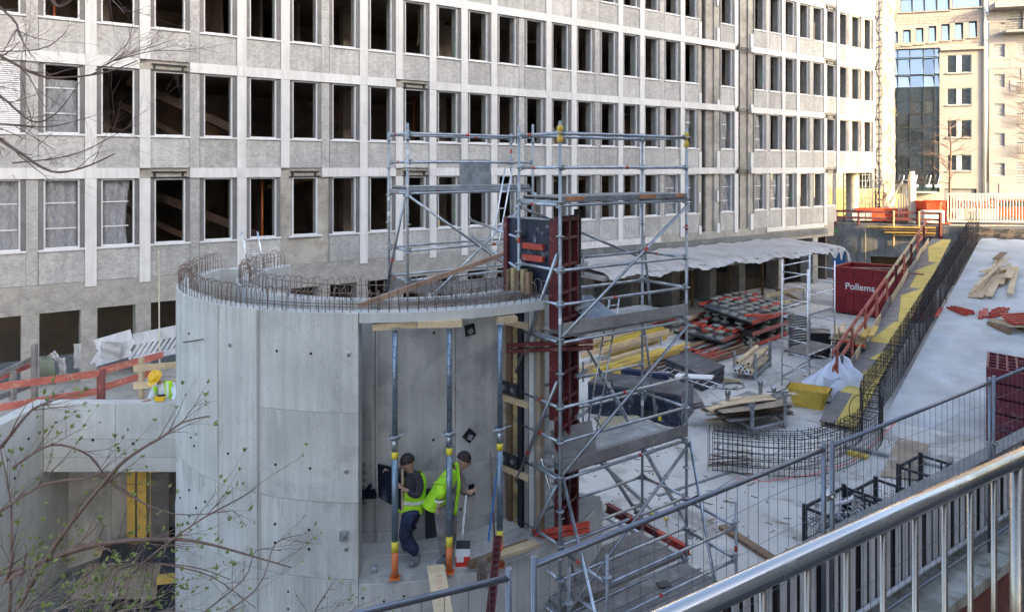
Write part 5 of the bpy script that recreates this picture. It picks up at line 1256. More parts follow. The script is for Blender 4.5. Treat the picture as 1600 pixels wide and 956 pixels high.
for i in range(160):
    c=q+ex*rr.uniform(.05,.95)+ey*rr.uniform(.05,.95)+V(0,0,.1+rr.random()*.55); an=rr.random()*6; m.path([c,c+V(.08*math.cos(an),.08*math.sin(an),.04),c+V(.13*math.cos(an+.8),.12*math.sin(an+.8),-.02)],.014,5)
o=build(m,'clamp_pile',M['galv'],kind='stuff'); 
m=MB(); m.path([q+ex*.4+ey*.3+V(0,0,.7),q+ex*.55+ey*.5+V(0,0,.76),q+ex*.75+ey*.4+V(0,0,.7),q+ex*.9+ey*.3+V(0,0,.66)],.035,6); o=build(m,'purple_strap',M['slat_grey']); tag(o,'grey purple lifting strap lying on the clamps in the left basket','strap')
basket('wire_basket','second black wire basket, in the middle behind the handrail',1326,822,1.1,-.85,.66,.654)
basket('wire_basket','tall black wire basket, rightmost and nearest the plywood sheet',1404,800,1.0,-.85,.95,.654)
# ============================================================= SITE FENCE
def fpanel(t0,t1,lab,zt=4.64,zb=2.66,p=None,q=None):
    a=fl(t0,0,0) if p is None else p; c=fl(t1,0,0) if q is None else q
    d=(c-a).normalized(); L_=(c-a).length; t=thing('mesh_fence',lab,'fence',zz(a,zb),group='mesh site fence panels')
    for e in (0,L_): build(MB().tube(zz(a+d*e,zb-.04),zz(a+d*e,zt+.06),.021,10),'post',M['fence_steel'],t)
    for z in (zt,zb+.12): build(MB().tube(zz(a,z),zz(c,z),.021,10),'rail',M['fence_steel'],t)
    m=MB(); n=int(L_/.135)
    for i in range(1,n): m.tube(zz(a+d*(L_*i/n),zb+.12),zz(a+d*(L_*i/n+rr.uniform(-.015,.015)),zt),.0024,4,caps=False)
    for z in (.5,.95,1.4,1.75):
        m.path([zz(a+d*(L_*i/12),zb+z+.012*math.sin(i*1.3+z)) for i in range(13)],.0024,4,caps=False)
    build(m,'wire_mesh',M['fence_steel'],t,kind='stuff')
fpanel(.09,3.42,'long mesh fence panel crossing in front of the scaffold tower feet')
fpanel(3.56,6.95,'mesh fence panel in front of the black baskets')
fpanel(7.07,10.5,'mesh fence panel in front of the red formwork block at the right edge')
fpanel(0,0,'mesh fence panel end at the bottom centre, left of the tower feet',p=V(-2.95,3.35,0),q=V(-.02,4.60,0))
for tt,z,lb_ in ((3.49,4.2,'upper steel clamp on the paired fence posts left of the baskets'),(7.01,3.9,'upper steel clamp on the paired fence posts at the right edge'),(3.49,3.0,'lower steel clamp on the paired fence posts left of the baskets'),(7.01,3.0,'lower steel clamp on the paired fence posts at the right edge')):
    c=fl(tt,0,z); o=build(MB().obox(c,FD*.07,FN*.035,(0,0,.025)).tube(c-FN*.06,c+FN*.06,.012,6),'fence_coupler',M['galv']); tag(o,lb_,'coupler','fence couplers')
# slatted railing along the coping
sr=thing('slatted_railing','grey railing of flat upright slats along the coping, behind the handrail','railing',fl(2,.16,2.62))
me_sl=MB().obox((0,0,.47),FD*.040,FN*.010,(0,0,.42)).mesh('slat',M['slat_grey'])
t_=.3
i=0
while t_<9.5:
    p=fl(t_,.16,2.70)-wloc(sr); link('slat',me_sl,sr,p); t_+=.155 if i%4<3 else .22; i+=1
for z in (2.80,3.62): build(MB().tube(fl(.2,.16 if z>3 else .12,z),fl(9.6,.16 if z>3 else .12,z),.025,8),'rail',M['frame_white' if z<3 else 'fence_steel'],sr)
build(MB().obox(fl(5,.30,3.1),FD*4.7,FN*.01,(0,0,.46)),'added_gap_backing',M['gap_dark'],sr)  # added sheet that paints the gaps between the slats dark
build(MB().obox(fl(5,.16,3.66),FD*4.7,FN*.09,(0,0,.02)),'top_board',M['wood_grey'],sr)
# ============================================================= HANDRAIL (foreground)
hr=thing('handrail','brushed stainless steel handrail with slim balusters in the right foreground','handrail',hl(0,0,5.43))
zr=E-.744
build(MB().tube(hl(-1.4,0,zr),hl(1.95,0,zr),.0212,24),'top_tube',M['stainless'],hr)
me_bal=MB().tube((0,0,.13),(0,0,1.01),.0068,12).mesh('baluster',M['stainless_brown_reflection'])
for x in (1095,1192,1262,1323,1380,1430,1476,1516,1553):
    d=1860/(2578-x); p=V((x-CX)/F*d,d,5.43)-wloc(hr); link('baluster',me_bal,hr,p)
d=1860/(2578-1590); q=V((1590-CX)/F*d,d,5.43); build(MB().tube(q,q+V(0,0,1.015),.018,16),'post',M['stainless_brown_reflection'],hr)
build(MB().tube(hl(-1.4,0,5.55),hl(1.95,0,5.55),.012,12),'bottom_tube',M['stainless'],hr)

# ------------------------------------------------ small debris on the deck
m=MB(); m2=MB(); rz_=random.Random(55)
for i in range(420):
    px,py=rz_.uniform(905,1420),rz_.uniform(500,860)
    q=G(px,py,.008)
    if (q-V(DC.x,DC.y,0)).length<4.6: continue
    an=rz_.random()*3.14; L_=rz_.choice([.03,.05,.08,.15,.3]); d_=V(math.cos(an),math.sin(an),0)
    (m if i%3 else m2).beam(q,q+d_*L_,rz_.uniform(.012,.04),rz_.uniform(.008,.02))
o=build(m,'wood_chips',M['ply_brown'],kind='stuff'); tag(o,'scattered chips and short offcuts of wood lying all over the deck','debris')
o=build(m2,'mortar_crumbs',M['foot_grey'],kind='stuff'); tag(o,'grey crumbs and scraps of mortar scattered over the deck','debris')

m=MB()
for (x0,y0,x1,y1) in ((905,700,1110,612),(1060,800,1240,690),(1110,612,1225,700),(1000,640,1200,560)):
    a,c_=G(x0,y0,.004),G(x1,y1,.004); m.beam(a,c_,.016,.004)
o=build(m,'slab_joint',M['concrete_dark']); o['kind']='structure'
# ============================================================= STREET BACKDROP
def lightwall(t,a,c,n,z0,z1,mat,openings,th=.3,name='wall'):
    """wall from a to c (plan), openings (s0,s1,z0,z1) cut out; built from boxes"""
    d=(c-a).normalized(); L_=(c-a).length; m=MB()
    ss=sorted({0,L_}|{o[0] for o in openings}|{o[1] for o in openings}); zs=sorted({z0,z1}|{o[2] for o in openings}|{o[3] for o in openings})
    for s0,s1 in zip(ss,ss[1:]):
        run=None
        for za,zb in zip(zs,zs[1:]):
            inside=any(o[0]-1e-6<=s0 and s1<=o[1]+1e-6 and o[2]-1e-6<=za and zb<=o[3]+1e-6 for o in openings)
            if inside: continue
            p=a+d*s0; q=a+d*s1; m.prism([V(p.x,p.y,za),V(q.x,q.y,za),V(q.x,q.y,za)+n*th,V(p.x,p.y,za)+n*th],(0,0,zb-za))
    return build(m,name,M[mat],t)
# stone building: plan line
Q0=V((1397-CX)/F*72,72,0); Q1=V((1540-CX)/F*69.8,69.8,0); qd=(Q1-Q0).normalized(); qn=V(-qd.y,qd.x,0)   # qn points away from camera
def S_of(px):   # arc length along stone facade where column px meets it
    k=(px-CX)/F; t=(k*Q0.y-Q0.x)/(qd.x-k*qd.y); return t
def Z_of(px,py): s=S_of(px); return E-(py-HY)/F*(Q0+qd*s).y
bs_=thing('stone_building','sunlit beige stone and brick building across the street with a mirror glass bay','building',Q0+V(0,0,3.5))
ops=[]; wins=[]
def W(x0,x1,yt,yb,kind='win'):
    xm=(x0+x1)/2; s0,s1=S_of(x0),S_of(x1); z1,z0=Z_of(xm,yt),Z_of(xm,yb); ops.append((s0,s1,z0,z1)); wins.append((s0,s1,z0,z1,kind))
for x0,x1,yt,yb in ((1391,1403,50,73),(1411,1423,47,71),(1431,1443,44,69),(1451,1463,41,67),(1471,1484,38,64),(1492,1505,36,62),(1514,1527,33,59)): W(x0,x1,yt,yb)
W(1407,1484,-4,18); W(1488,1533,-8,12)
for yt,yb in ((86,114),(138,164),(188,215),(242,267)): W(1480,1518,yt,yb,'double')
zg1=Z_of(1433,76); zg0=Z_of(1433,300); ops.append((S_of(1385),S_of(1468),zg0,zg1))
sl_=sorted(set()); 
W(1476,1526,295,318,'garage')
lightwall(bs_,Q0-qd*2,Q1,qn,3.2,Z_of(1468,20)+9,'stone_beige',[(o[0]+2,o[1]+2,o[2],o[3]) for o in ops])
build(MB().prism([Q0-qd*2-qn*.05+V(0,0,Z_of(1433,72)),Q1-qn*.05+V(0,0,Z_of(1433,72)),Q1+V(0,0,Z_of(1433,72)),Q0-qd*2+V(0,0,Z_of(1433,72))],(0,0,.0001)),'string_line',M['stone_grey'],bs_) if 0 else None
def onq(s,n,z): p=Q0+qd*s+qn*n; return V(p.x,p.y,z)
for s0,s1,z0,z1,kind in wins:
    c=onq((s0+s1)/2,.22,(z0+z1)/2)
    hv=V(0,0,(z1-z0)/2*.97)+qn*(.09*(z1-z0)/2 if z0>17.5 else 0); w_=build(MB().obox(c-qn*.0+(qn*.05 if z0>17.5 else V(0,0,0)),qd*(s1-s0)/2,qn*.02,hv),'garage_door' if kind=='garage' else 'window',M['shutter' if kind=='garage' else 'mirror_glass' if z0>14 or kind=='double' else 'glass_dark'],bs_)
    m=MB(); t=.06
    for a,b_ in ((s0,s0+t),(s1-t,s1)): m.obox(onq((a+b_)/2,.15,(z0+z1)/2),qd*t/2,qn*.05,(0,0,(z1-z0)/2))
    for a in (z0+t/2,z1-t/2): m.obox(onq((s0+s1)/2,.15,a),qd*((s1-s0)/2-t),qn*.05,(0,0,t/2))
    if kind=='double': m.obox(onq((s0+s1)/2,.14,(z0+z1)/2),qd*.22,qn*.06,(0,0,(z1-z0)/2-t))
    if (s1-s0)>3: 
        for f_ in (.25,.5,.75): m.obox(onq(s0+(s1-s0)*f_,.15,(z0+z1)/2),qd*.04,qn*.05,(0,0,(z1-z0)/2-t))
    build(m,'frame',M['galv_dull' if kind=='double' else 'metal_dark'],w_)
    build(MB().obox(onq((s0+s1)/2,-.06,z0-.06),qd*((s1-s0)/2+.1),qn*.1,(0,0,.05)),'sill',M['stone_beige'],w_)
# brick band as courses (visible courses ~5 px)
zt=Z_of(1468,18)
rr=random.Random(8)
m=MB(); z=Z_of(1433,70)+.1; 
zlist=[]
while z<zt-.2:
    if not (Z_of(1468,66)<z<Z_of(1468,38)):
        s=S_of(1392)
        while s<S_of(1537):
            l=rr.uniform(.5,1.1); m.obox(onq(s+l/2,-.012,z),qd*(l/2-.012),qn*.02,(0,0,.13)); s+=l
    z+=.29
build(m,'brick_course',M['brick_beige'],bs_,kind='stuff')
m=MB().obox(onq((S_of(1468)+S_of(1537))/2,-.15,Z_of(1500,77)),qd*(S_of(1537)-S_of(1468))/2,qn*.2,(0,0,.12)); build(m,'ledge',M['stone_beige'],bs_)
# glass bay: panes and mullions, panes slightly tipped for a broken reflection
xs=[1385,1403,1422,1443,1460,1468]; ys=[76,90,117,137,158,178,200,222,243,266,287,300]
for i in range(len(xs)-1):
    for j in range(len(ys)-1):
        s0,s1=S_of(xs[i]),S_of(xs[i+1]); z1,z0=Z_of(1433,ys[j]),Z_of(1433,ys[j+1])
        tl=rr.uniform(-.09,.09); tz=rr.uniform(-.03,.05)+(.2 if j<3 else .0)
        low=ys[j]>=137
        mt='mirror_glass' if (ys[j]<287) else 'glass_dark'
        ax=(qd+qn*tl).normalized(); az=(V(0,0,1)+qn*tz).normalized(); w2,h2=(s1-s0)/2-.02,(z1-z0)/2-.02
        build(MB().obox(onq((s0+s1)/2,.12,(z0+z1)/2),ax*w2,ax.cross(az)*.015,az*h2),'glass_pane',M[mt],bs_)
m=MB()
for x in xs: m.obox(onq(S_of(x),.08,(zg0+zg1)/2),qd*.035,qn*.06,(0,0,(zg1-zg0)/2))
for y in ys: m.obox(onq((S_of(1385)+S_of(1468))/2,.07,Z_of(1433,y)),qd*(S_of(1468)-S_of(1385))/2,qn*.05,(0,0,.035))
build(m,'mullion',M['metal_dark'],bs_)
m=MB().obox(onq((S_of(1385)+S_of(1460))/2,-.4,Z_of(1433,300)),qd*(S_of(1460)-S_of(1385))/2,qn*.5,(0,0,.08)); build(m,'canopy',M['galv_dull'],bs_)
m=MB().obox(onq((S_of(1385)+S_of(1462))/2,.3,Z_of(1433,308)),qd*(S_of(1462)-S_of(1385))/2,qn*.05,(0,0,.5)); build(m,'fascia',M['galv_dull'],bs_)
for x in (1405,1425,1446,1460):
    q=onq(S_of(x),-1.1,Z_of(1433,290)); k=thing('spotlight',{1405:'leftmost',1425:'second from left',1446:'third from left',1460:'rightmost'}[x]+' of four pale spotlights on arms above the shop canopy','spotlight',q,group='spotlights over the canopy'); build(MB().rbox(q,.5,.3,.25),'lamp_head',M['frame_white'],k); build(MB().tube(q,q+V(.35,.2,1.0),.05,5),'arm',M['frame_white'],k)
build(MB().obox(onq(S_of(1433),2.0,8),qd*6,qn*.1,(0,0,5)),'dark_backing',M['interior'],bs_)
# downpipe
o=build(MB().tube(onq(S_of(1538),-.15,3.5),onq(S_of(1538),-.15,27),.1,8),'downpipe',M['yellow_paint' if 0 else 'cream_paint']); tag(o,'long pale downpipe between the two background buildings','downpipe')
# grey panelled building right
P0=Q1+qd*.3; pbz=thing('panelled_building','pale grey panelled apartment building with square shutters at the right edge','building',P0+V(0,0,3.5))
def onp(s,n,z): p=P0+qd*s+qn*n; return V(p.x,p.y,z)
def S2(px): k=(px-CX)/F; return (k*P0.y-P0.x)/(qd.x-k*qd.y)
def Z2(px,py): return E-(py-HY)/F*(P0+qd*S2(px)).y
op2=[]; w2_=[]
for (x0,x1,yt,yb) in ((1552,1570,69,90),(1552,1570,116,137),(1552,1570,162,183),(1552,1570,208,229),(1552,1570,255,275),(1588,1606,66,88),(1588,1608,160,185),(1588,1608,207,226),(1588,1608,254,290),(1563,1598,18,50)):
    xm=(x0+x1)/2; op2.append((S2(x0),S2(x1),Z2(xm,yb),Z2(xm,yt)))
lightwall(pbz,P0,P0+qd*14,qn,3.2,30,'stone_grey',op2)
for s0,s1,z0,z1 in op2:
    big=(s1-s0)>2.2
    w_=build(MB().obox(onp((s0+s1)/2,.2,(z0+z1)/2),qd*(s1-s0)/2,qn*.02,(0,0,(z1-z0)/2)),'window',M['mirror_glass' if big else 'shutter'],pbz)
    m=MB(); t=.05
    for a in (s0+t/2,s1-t/2): m.obox(onp(a,.13,(z0+z1)/2),qd*t/2,qn*.05,(0,0,(z1-z0)/2))
    for a in (z0+t/2,z1-t/2): m.obox(onp((s0+s1)/2,.13,a),qd*((s1-s0)/2-t),qn*.05,(0,0,t/2))
    if not big:
        for j in range(8): m.obox(onp((s0+s1)/2,.16,z0+(z1-z0)*(j+.5)/8),qd*((s1-s0)/2-.06),qn*.012,(0,0,.03))
    build(m,'shutter_frame',M['galv_dull'],w_)
me_pc=None
for r in range(24):
    z=3.6+r*1.08
    s=-.1+(.9 if r%2 else 0)
    while s<8:
        if not any(o[0]-.1<s+.9 and s+.1-.1<o[1] and o[2]-.4<z+.5 and z-.5<o[3]+.0 for o in op2):
            if me_pc is None:
                me_pc=MB().obox((0,0,0),qd*.885,qn*.02,(0,0,.525)).mesh('cladding_panel',M['stone_grey'])
            link('cladding_panel',me_pc,pbz,onp(s+.9,-.03,z+.5)-wloc(pbz))
        s+=1.8
m=MB().obox(onp(4,-.6,Z2(1575,52)),qd*3,qn*.6,(0,0,.1)); build(m,'balcony_slab',M['stone_grey'],pbz)
m=MB()
for i in range(36): q=onp(1.1+i*.16,-1.15,Z2(1575,52)); m.tube(q,q+V(0,0,1.05),.02,4)
m.tube(onp(1.1,-1.15,Z2(1575,52)+1.05),onp(7,-1.15,Z2(1575,52)+1.05),.035,5); build(m,'balcony_railing',M['metal_dark'],pbz)
m=MB().obox(onp(5,-.8,Z2(1575,12)),qd*5,qn*.8,(0,0,.25)); build(m,'balcony_slab',M['stone_grey'],pbz)
for z_ in (Z2(1595,225),Z2(1595,180),Z2(1595,132),):
    m=MB()
    for i in range(10): q=onp(S2(1586)+i*.15,-.5,z_-.9); m.tube(q,q+V(0,0,1.0),.02,4)
    for h in (0,1.0): m.tube(onp(S2(1586),-.5,z_-.9+h),onp(S2(1606),-.5,z_-.9+h),.03,4)
    build(m,'balcony_railing',M['metal_dark'],pbz)
# far wall behind, closes the gap to the sky between the office block and the stone building
bk=thing('far_building','plain cream building far down the side street behind the scaffold tower','building',V(40,95,3.5)); build(MB().box(20,44,92,100,3.2,34),'wall',M['stone_beige'],bk)
# wrapped stair tower at the end of the office block
wt=thing('wrapped_scaffold_tower','tall scaffold tower wrapped in pale cream netting at the sunlit end of the office block','scaffold tower',PD(1384,350,50.5))
cA,cB=PD(1379,350,50.3),PD(1398,350,50.7); cA.z=cB.z=3.5; dd=(cB-cA); back=V(.45,.9,0)*2.0
def netf(a,c_,ph):
    m=MB(); m.grid(lambda u,v:a.lerp(c_,u)+V(0,0,v*19)+V(.6,-.8,0)*(.02*math.sin(u*9+ph+v*60)+.025*math.sin(v*70+u*5)),10,90); return m
build(netf(cA,cB,0),'netting',M['netting'],wt); build(netf(cB,cB+back,1),'netting',M['netting'],wt)
m=MB(); r9=random.Random(77)
for i in range(34):
    a=cA.lerp(cB,r9.random())+V(0,-.06,r9.random()*18.5); m.path([a,a+V(r9.uniform(-.3,.3),-.05,.5),a+V(r9.uniform(-.5,.5),-.03,1.4)],.016,4)
build(m,'strap',M['rail_redbrown' if 0 else 'netting_shadow'],wt,kind='stuff')  # dark strips painting tangled branch shadows onto the netting
m=MB(); eA=PD(1368,350,51.2); eA.z=3.5
for i in range(13):
    z=3.5+i*1.5; a,c_=eA+V(0,0,i*1.5),cA+V(0,0,i*1.5); m.tube(a,c_,.04,4); m.tube(a,c_+V(0,0,1.5),.04,4) if i%2 else m.tube(c_,a+V(0,0,1.5),.04,4)
    m.tube(a+V(0,0,.5),c_+V(0,0,.5),.03,4); m.tube(a+V(0,0,1.0),c_+V(0,0,1.0),.03,4)
m.tube(eA,eA+V(0,0,19),.05,5); m.tube((eA+cA)/2,(eA+cA)/2+V(0,0,19),.04,5); build(m,'scaffold_frame',M['galv_dull'],wt)
for x in (1318,1336,1352):
    a=PD(x,345,50.5); a.z=3.5; t=thing('small_scaffold',{1318:'lit scaffold frame left of the round column under the office block',1336:'lit scaffold frame just left of the round column',1352:'lit scaffold frame behind the round column'}[x],'scaffold',a); m=MB()
    for i in range(3): m.tube(a+V(i*.5,0,0),a+V(i*.5,0,3.4),.03,5)
    for i in range(8): m.tube(a+V(0,0,.4+i*.4),a+V(1.0,0,.4+i*.4),.025,4)
    m.tube(a,a+V(1,0,3.3),.025,4); build(m,'frame',M['galv_dull'],t)
o=build(MB().box(23.5,29.9,56,56.2,3.5,5.6),'site_hoarding',M['hoarding']); tag(o,'yellow timber hoarding behind the scaffolds under the office block','hoarding')
# street fence with banner, bucket, car
ZS=3.5
def st(px,py,d=None): d=d or F*(E-ZS)/(py-HY); return PD(px,py,d)
sf=thing('white_street_fence','white steel bar fence along the street above the pit, partly hung with a banner','fence',PD(1520,350,46.5))
A0,A1=PD(1481,352,47.6),PD(1640,352,46.6); A0.z=A1.z=3.75; dv=(A1-A0); hF=1.75
n=34
me_bar=MB().rbox((0,0,hF/2),.045,.045,hF,0).mesh('bar',M['cream_paint'])
for i in range(n+1): link('bar',me_bar,sf,A0+dv*(i/n)-wloc(sf))
for z in (0,hF): build(MB().beam(A0+V(0,0,z),A1+V(0,0,z),.08,.09),'rail',M['cream_paint'],sf)
build(MB().beam(A0+V(0,-.15,-.35),A1+V(0,-.15,-.35),.35,.25),'kerb_beam',M['cream_paint'],sf)
bnr=thing('banner','white banner with red lettering hung behind the bars of the street fence','banner',A0+dv*.28)
nn=V(-dv.y,dv.x,0).normalized()
build(MB().obox(A0+dv*.275+nn*.06+V(0,0,.9),dv*.225,nn*.008,(0,0,.8)),'cloth',M['white_paint'],bnr)
def textobj(body,size,mat,parent,loc,rz,ext=.004,mirror=False):
    cu=bpy.data.curves.new('lettering','FONT'); cu.body=body; cu.size=size; cu.extrude=ext; cu.offset=.006
    tmp=bpy.data.objects.new('tmp_text',cu); COL.objects.link(tmp); bpy.context.view_layer.update()
    me=bpy.data.meshes.new_from_object(tmp.evaluated_get(bpy.context.evaluated_depsgraph_get())); bpy.data.objects.remove(tmp); me.materials.clear(); me.materials.append(M[mat])
    if mirror:
        for v in me.vertices: v.co.x=-v.co.x
    o=link('lettering',me,parent); o.rotation_euler=(math.pi/2,0,rz); o.location=loc-wloc(parent); return o
rzf=math.atan2(dv.y,dv.x)
# letters show through mirrored, as in the photograph
textobj('Baustelle',.92,'red_bright',bnr,A0+dv*.49+nn*.03+V(0,0,.85),rzf,mirror=True)
textobj('us',.75,'red_bright',bnr,A0+dv*.1+nn*.03+V(0,0,.2),rzf,mirror=True)
bk_=thing('concrete_bucket','orange red crane concrete bucket standing behind the dark red rail','concrete bucket',PD(1458,350,50.5))
c=PD(1455,350,48.6); c.z=3.5
build(MB().lathe(c,[(.2,.25),(.35,.4),(.95,1.0),(1.02,1.48),(1.07,1.52),(1.0,1.52),(.93,1.05),(.2,.4)],8,sm=False),'hopper',M['orange_red'],bk_)
m=MB()
for a in range(4): q=c+V(.85*math.cos(a*1.57+.78),.85*math.sin(a*1.57+.78),0); build(MB().tube(q,q+V(0,0,1.3),.045,6),'leg',M['orange_red'],bk_)
m.beam(c+V(-.8,-.8,.6),c+V(.8,-.8,.6),.08,.08); m.beam(c+V(-.8,-.8,.1),c+V(.8,-.8,.1),.08,.08); build(m,'base_frame',M['orange_red'],bk_)
o=build(MB().rbox(c+V(-.5,-1.0,.55),1.3,.5,.8,0),'grey_cabinet',M['slat_grey']); tag(o,'pale grey cabinet in front of the orange bucket','cabinet')
q=PD(1380,348,49.8); q.z=3.5; cr=thing('orange_skip','low orange steel trough behind the dark red rail','trough',q)
build(MB().prism([q+V(-1.6,0,.1),q+V(2.2,-.6,.1),q+V(2.5,-.6,.95),q+V(-1.9,0,.95)],V(.2,.9,0)),'trough',M['orange_red'],cr)
q=PD(1345,347,49.6); q.z=3.5; t=thing('wire_crate','small pallet cage with grey blocks behind the dark red rail','pallet cage',q)
for i in range(3): build(MB().rbox(q+V(.45*i-.5,0,.4),.4,.6,.5,0),'block',M['galv_dull'],t)
# red car behind the fence: side profile with windows and wheels
cc_=PD(1575,346,50.5); cc_.z=3.5; car=thing('red_car','bright red hatchback parked in the street behind the white fence','car',cc_); cd=V(.88,-.47,0).normalized(); cn_=V(-cd.y,cd.x,0)
prof=[(-2.1,.35),(-2.12,.85),(-1.95,1.0),(-1.1,1.08),(-.35,1.5),(.9,1.52),(1.7,1.15),(2.05,1.0),(2.1,.4),(1.75,.28),(-1.8,.28)]
build(MB().prism([cc_+cd*x+V(0,0,z)-cn_*.85 for x,z in prof],cn_*1.7),'body',M['orange_red'],car)
build(MB().prism([cc_+cd*x+V(0,0,z)-cn_*.86 for x,z in ((-.95,1.08),(-.32,1.43),(.2,1.45),(.2,1.05))],cn_*-.01).prism([cc_+cd*x+V(0,0,z)-cn_*.86 for x,z in ((.28,1.05),(.28,1.45),(.85,1.45),(1.45,1.15),(1.4,1.05))],cn_*-.01),'side_window',M['glass_dark'],car)
for x in (-1.35,1.3):
    k=build(MB().tube(cc_+cd*x-cn_*.88+V(0,0,.32),cc_+cd*x-cn_*.70+V(0,0,.32),.32,16),'wheel',M['plastic_black'],car); build(MB().tube(cc_+cd*x-cn_*.89+V(0,0,.32),cc_+cd*x-cn_*.87+V(0,0,.32),.2,12),'rim',M['alu'],k)
# pale yellow posts and stair barrier left of bucket
q=PD(1425,350,49.0); q.z=3.5
o=build(MB().rbox(q+V(0,0,1.6),.35,.35,3.2).rbox(q+V(0,0,3.3),.25,.25,.3),'gate_post',M['cream_paint']); tag(o,'square cream post with a cap left of the orange bucket','post')
m=MB()
for i in range(6): a=PD(1404+i*4,350,49.4); a.z=3.5; m.tube(a,a+V(0,0,2.4 if i>1 else 1.6+.4*i),.05,5)
m.tube(PD(1390,318,49.4),PD(1411,282,49.4),.05,5); m.tube(PD(1411,282,49.4),PD(1426,282,49.4),.05,5); o=build(m,'stair_railing',M['cream_paint']); tag(o,'cream steel stair railing between the wrapped tower and the square post','railing')
q=PD(1404,295,52); o=build(MB().rbox(q,1.0,.5,.7,0).rbox(q+V(-.25,-.26,0),.35,.02,.35).rbox(q+V(.25,-.26,0),.35,.02,.35),'traffic_light_box',M['metal_dark']); tag(o,'dark lamp box hanging above the cream railing','lamp')

# ============================================================= BARE TREES AND SHRUBS
def twigs(mb,start,d,L_,r,depth,rnd_,grav=0.0,buds=None,seg=5,spread=.6,nb=(2,4),mind=0):
    p=start.copy(); pts=[p.copy()]; rs_=[r]; d=d.normalized(); ends=[]
    for i in range(seg):
        d=(d+V(rnd_.uniform(-1,1),rnd_.uniform(-1,1),rnd_.uniform(-1,1)+grav)*.16).normalized(); p=p+d*L_/seg; pts.append(p.copy()); rs_.append(r*(1-.75*(i+1)/seg)); ends.append((p.copy(),d.copy(),rs_[-1]))
    mb.path(pts,rs_,5 if r>.004 else 4,caps=False)
    if buds is not None: buds.append((p.copy(),d.copy()))
    if depth>mind:
        for k in range(rnd_.randint(*nb)):
            i=rnd_.randint(0,seg-1); q,dd,rr_=ends[i]
            nd=(dd+V(rnd_.uniform(-1,1),rnd_.uniform(-1,1),rnd_.uniform(-1,1))*spread).normalized(); twigs(mb,q,nd,L_*rnd_.uniform(.4,.7),max(.0012,rr_*.7),depth-1,rnd_,grav,buds,max(3,seg-1),spread,nb,mind)
    return ends
def leafcluster(mb,p,d,s,rnd_,n=5):
    for k in range(n):
        a=(d*1.0+V(rnd_.uniform(-1,1),rnd_.uniform(-1,1),rnd_.uniform(-.3,1))*.9).normalized(); sd=a.cross(V(rnd_.uniform(-1,1),rnd_.uniform(-1,1),1)).normalized()
        L_=s*rnd_.uniform(.6,1.2); w_=L_*.22; up_=sd.cross(a)
        mb.add([p,p+a*L_*.5+sd*w_+up_*.1*L_,p+a*L_,p+a*L_*.5-sd*w_+up_*.1*L_],[(0,1,2,3)])
# overhanging tree, upper left
R_=random.Random(12); m=MB()
def limb(mb,pl,d0,d1,r0,r1,R_,side=10,sl=.5,sd=2,buds=None,up=.2,nb=(2,4)):
    n=len(pl); pts=[PD(x,y,d0+(d1-d0)*i/(n-1)) for i,(x,y) in enumerate(pl)]; cp_=catmull(pts,4); k=len(cp_)
    mb.path(cp_,[r0+(r1-r0)*i/(k-1) for i in range(k)],7,caps=True)
    for i in range(side):
        j=R_.randint(1,k-2); d=(cp_[j+1]-cp_[j]).normalized(); nd=(d+V(R_.uniform(-1,1),R_.uniform(-.8,.8),R_.uniform(-1,1)+up)*.8).normalized()
        twigs(mb,cp_[j],nd,sl*R_.uniform(.5,1.1),max(.0016,(r0+(r1-r0)*j/k)*.5),sd,R_,up*.3,buds,nb=nb)
for pl,r0,r1 in (([(-60,60),(0,88),(60,118),(110,121),(170,112),(215,95)],.014,.003),([(-60,175),(0,218),(30,238),(80,268),(130,262),(180,240)],.016,.004),([(-60,120),(0,150),(50,190),(90,175),(130,120)],.011,.002),([(-40,-20),(20,30),(30,55),(50,90)],.012,.002),([(-60,190),(20,195),(80,198),(150,180)],.010,.002),([(60,-30),(90,10),(120,-5)],.010,.003),([(140,-30),(180,5),(195,22)],.008,.0015),([(-40,80),(60,78),(105,50)],.006,.0015),([(150,110),(190,90),(272,62)],.006,.0012),([(20,255),(120,240),(215,190)],.006,.0012),([(180,95),(240,80),(310,82)],.005,.0012)):
    limb(m,pl,5.6,5.2,r0,r1,R_,side=8,sl=.5,sd=2,up=.15,nb=(1,3))
tr=thing('overhanging_tree','bare dark tree branches with small buds reaching in over the upper left of the facade','tree',V(-6.5,5.0,3.2))
build(m,'branches',M['bark'],tr); 
m=MB(); m.path([V(-6.5,5.0,3.0),V(-6.4,5.1,6),V(-6.0,5.2,9),V(-5.6,5.2,11)],[.12,.1,.08,.05],10)
for z,(x,y) in ((8.2,(-60,60)),(7.6,(-60,175)),(7.9,(-60,120)),(8.5,(-40,-20)),(7.5,(-60,190)),(8.6,(60,-30)),(8.7,(140,-30)),(8.1,(-40,80))): q=PD(x,y,5.6); m.path([V(-6.2,5.15,z-.4),V((-6.2+q.x)/2,5.3,(z+q.z)/2),q],[.03,.022,.013],6)
build(m,'trunk',M['bark'],tr)
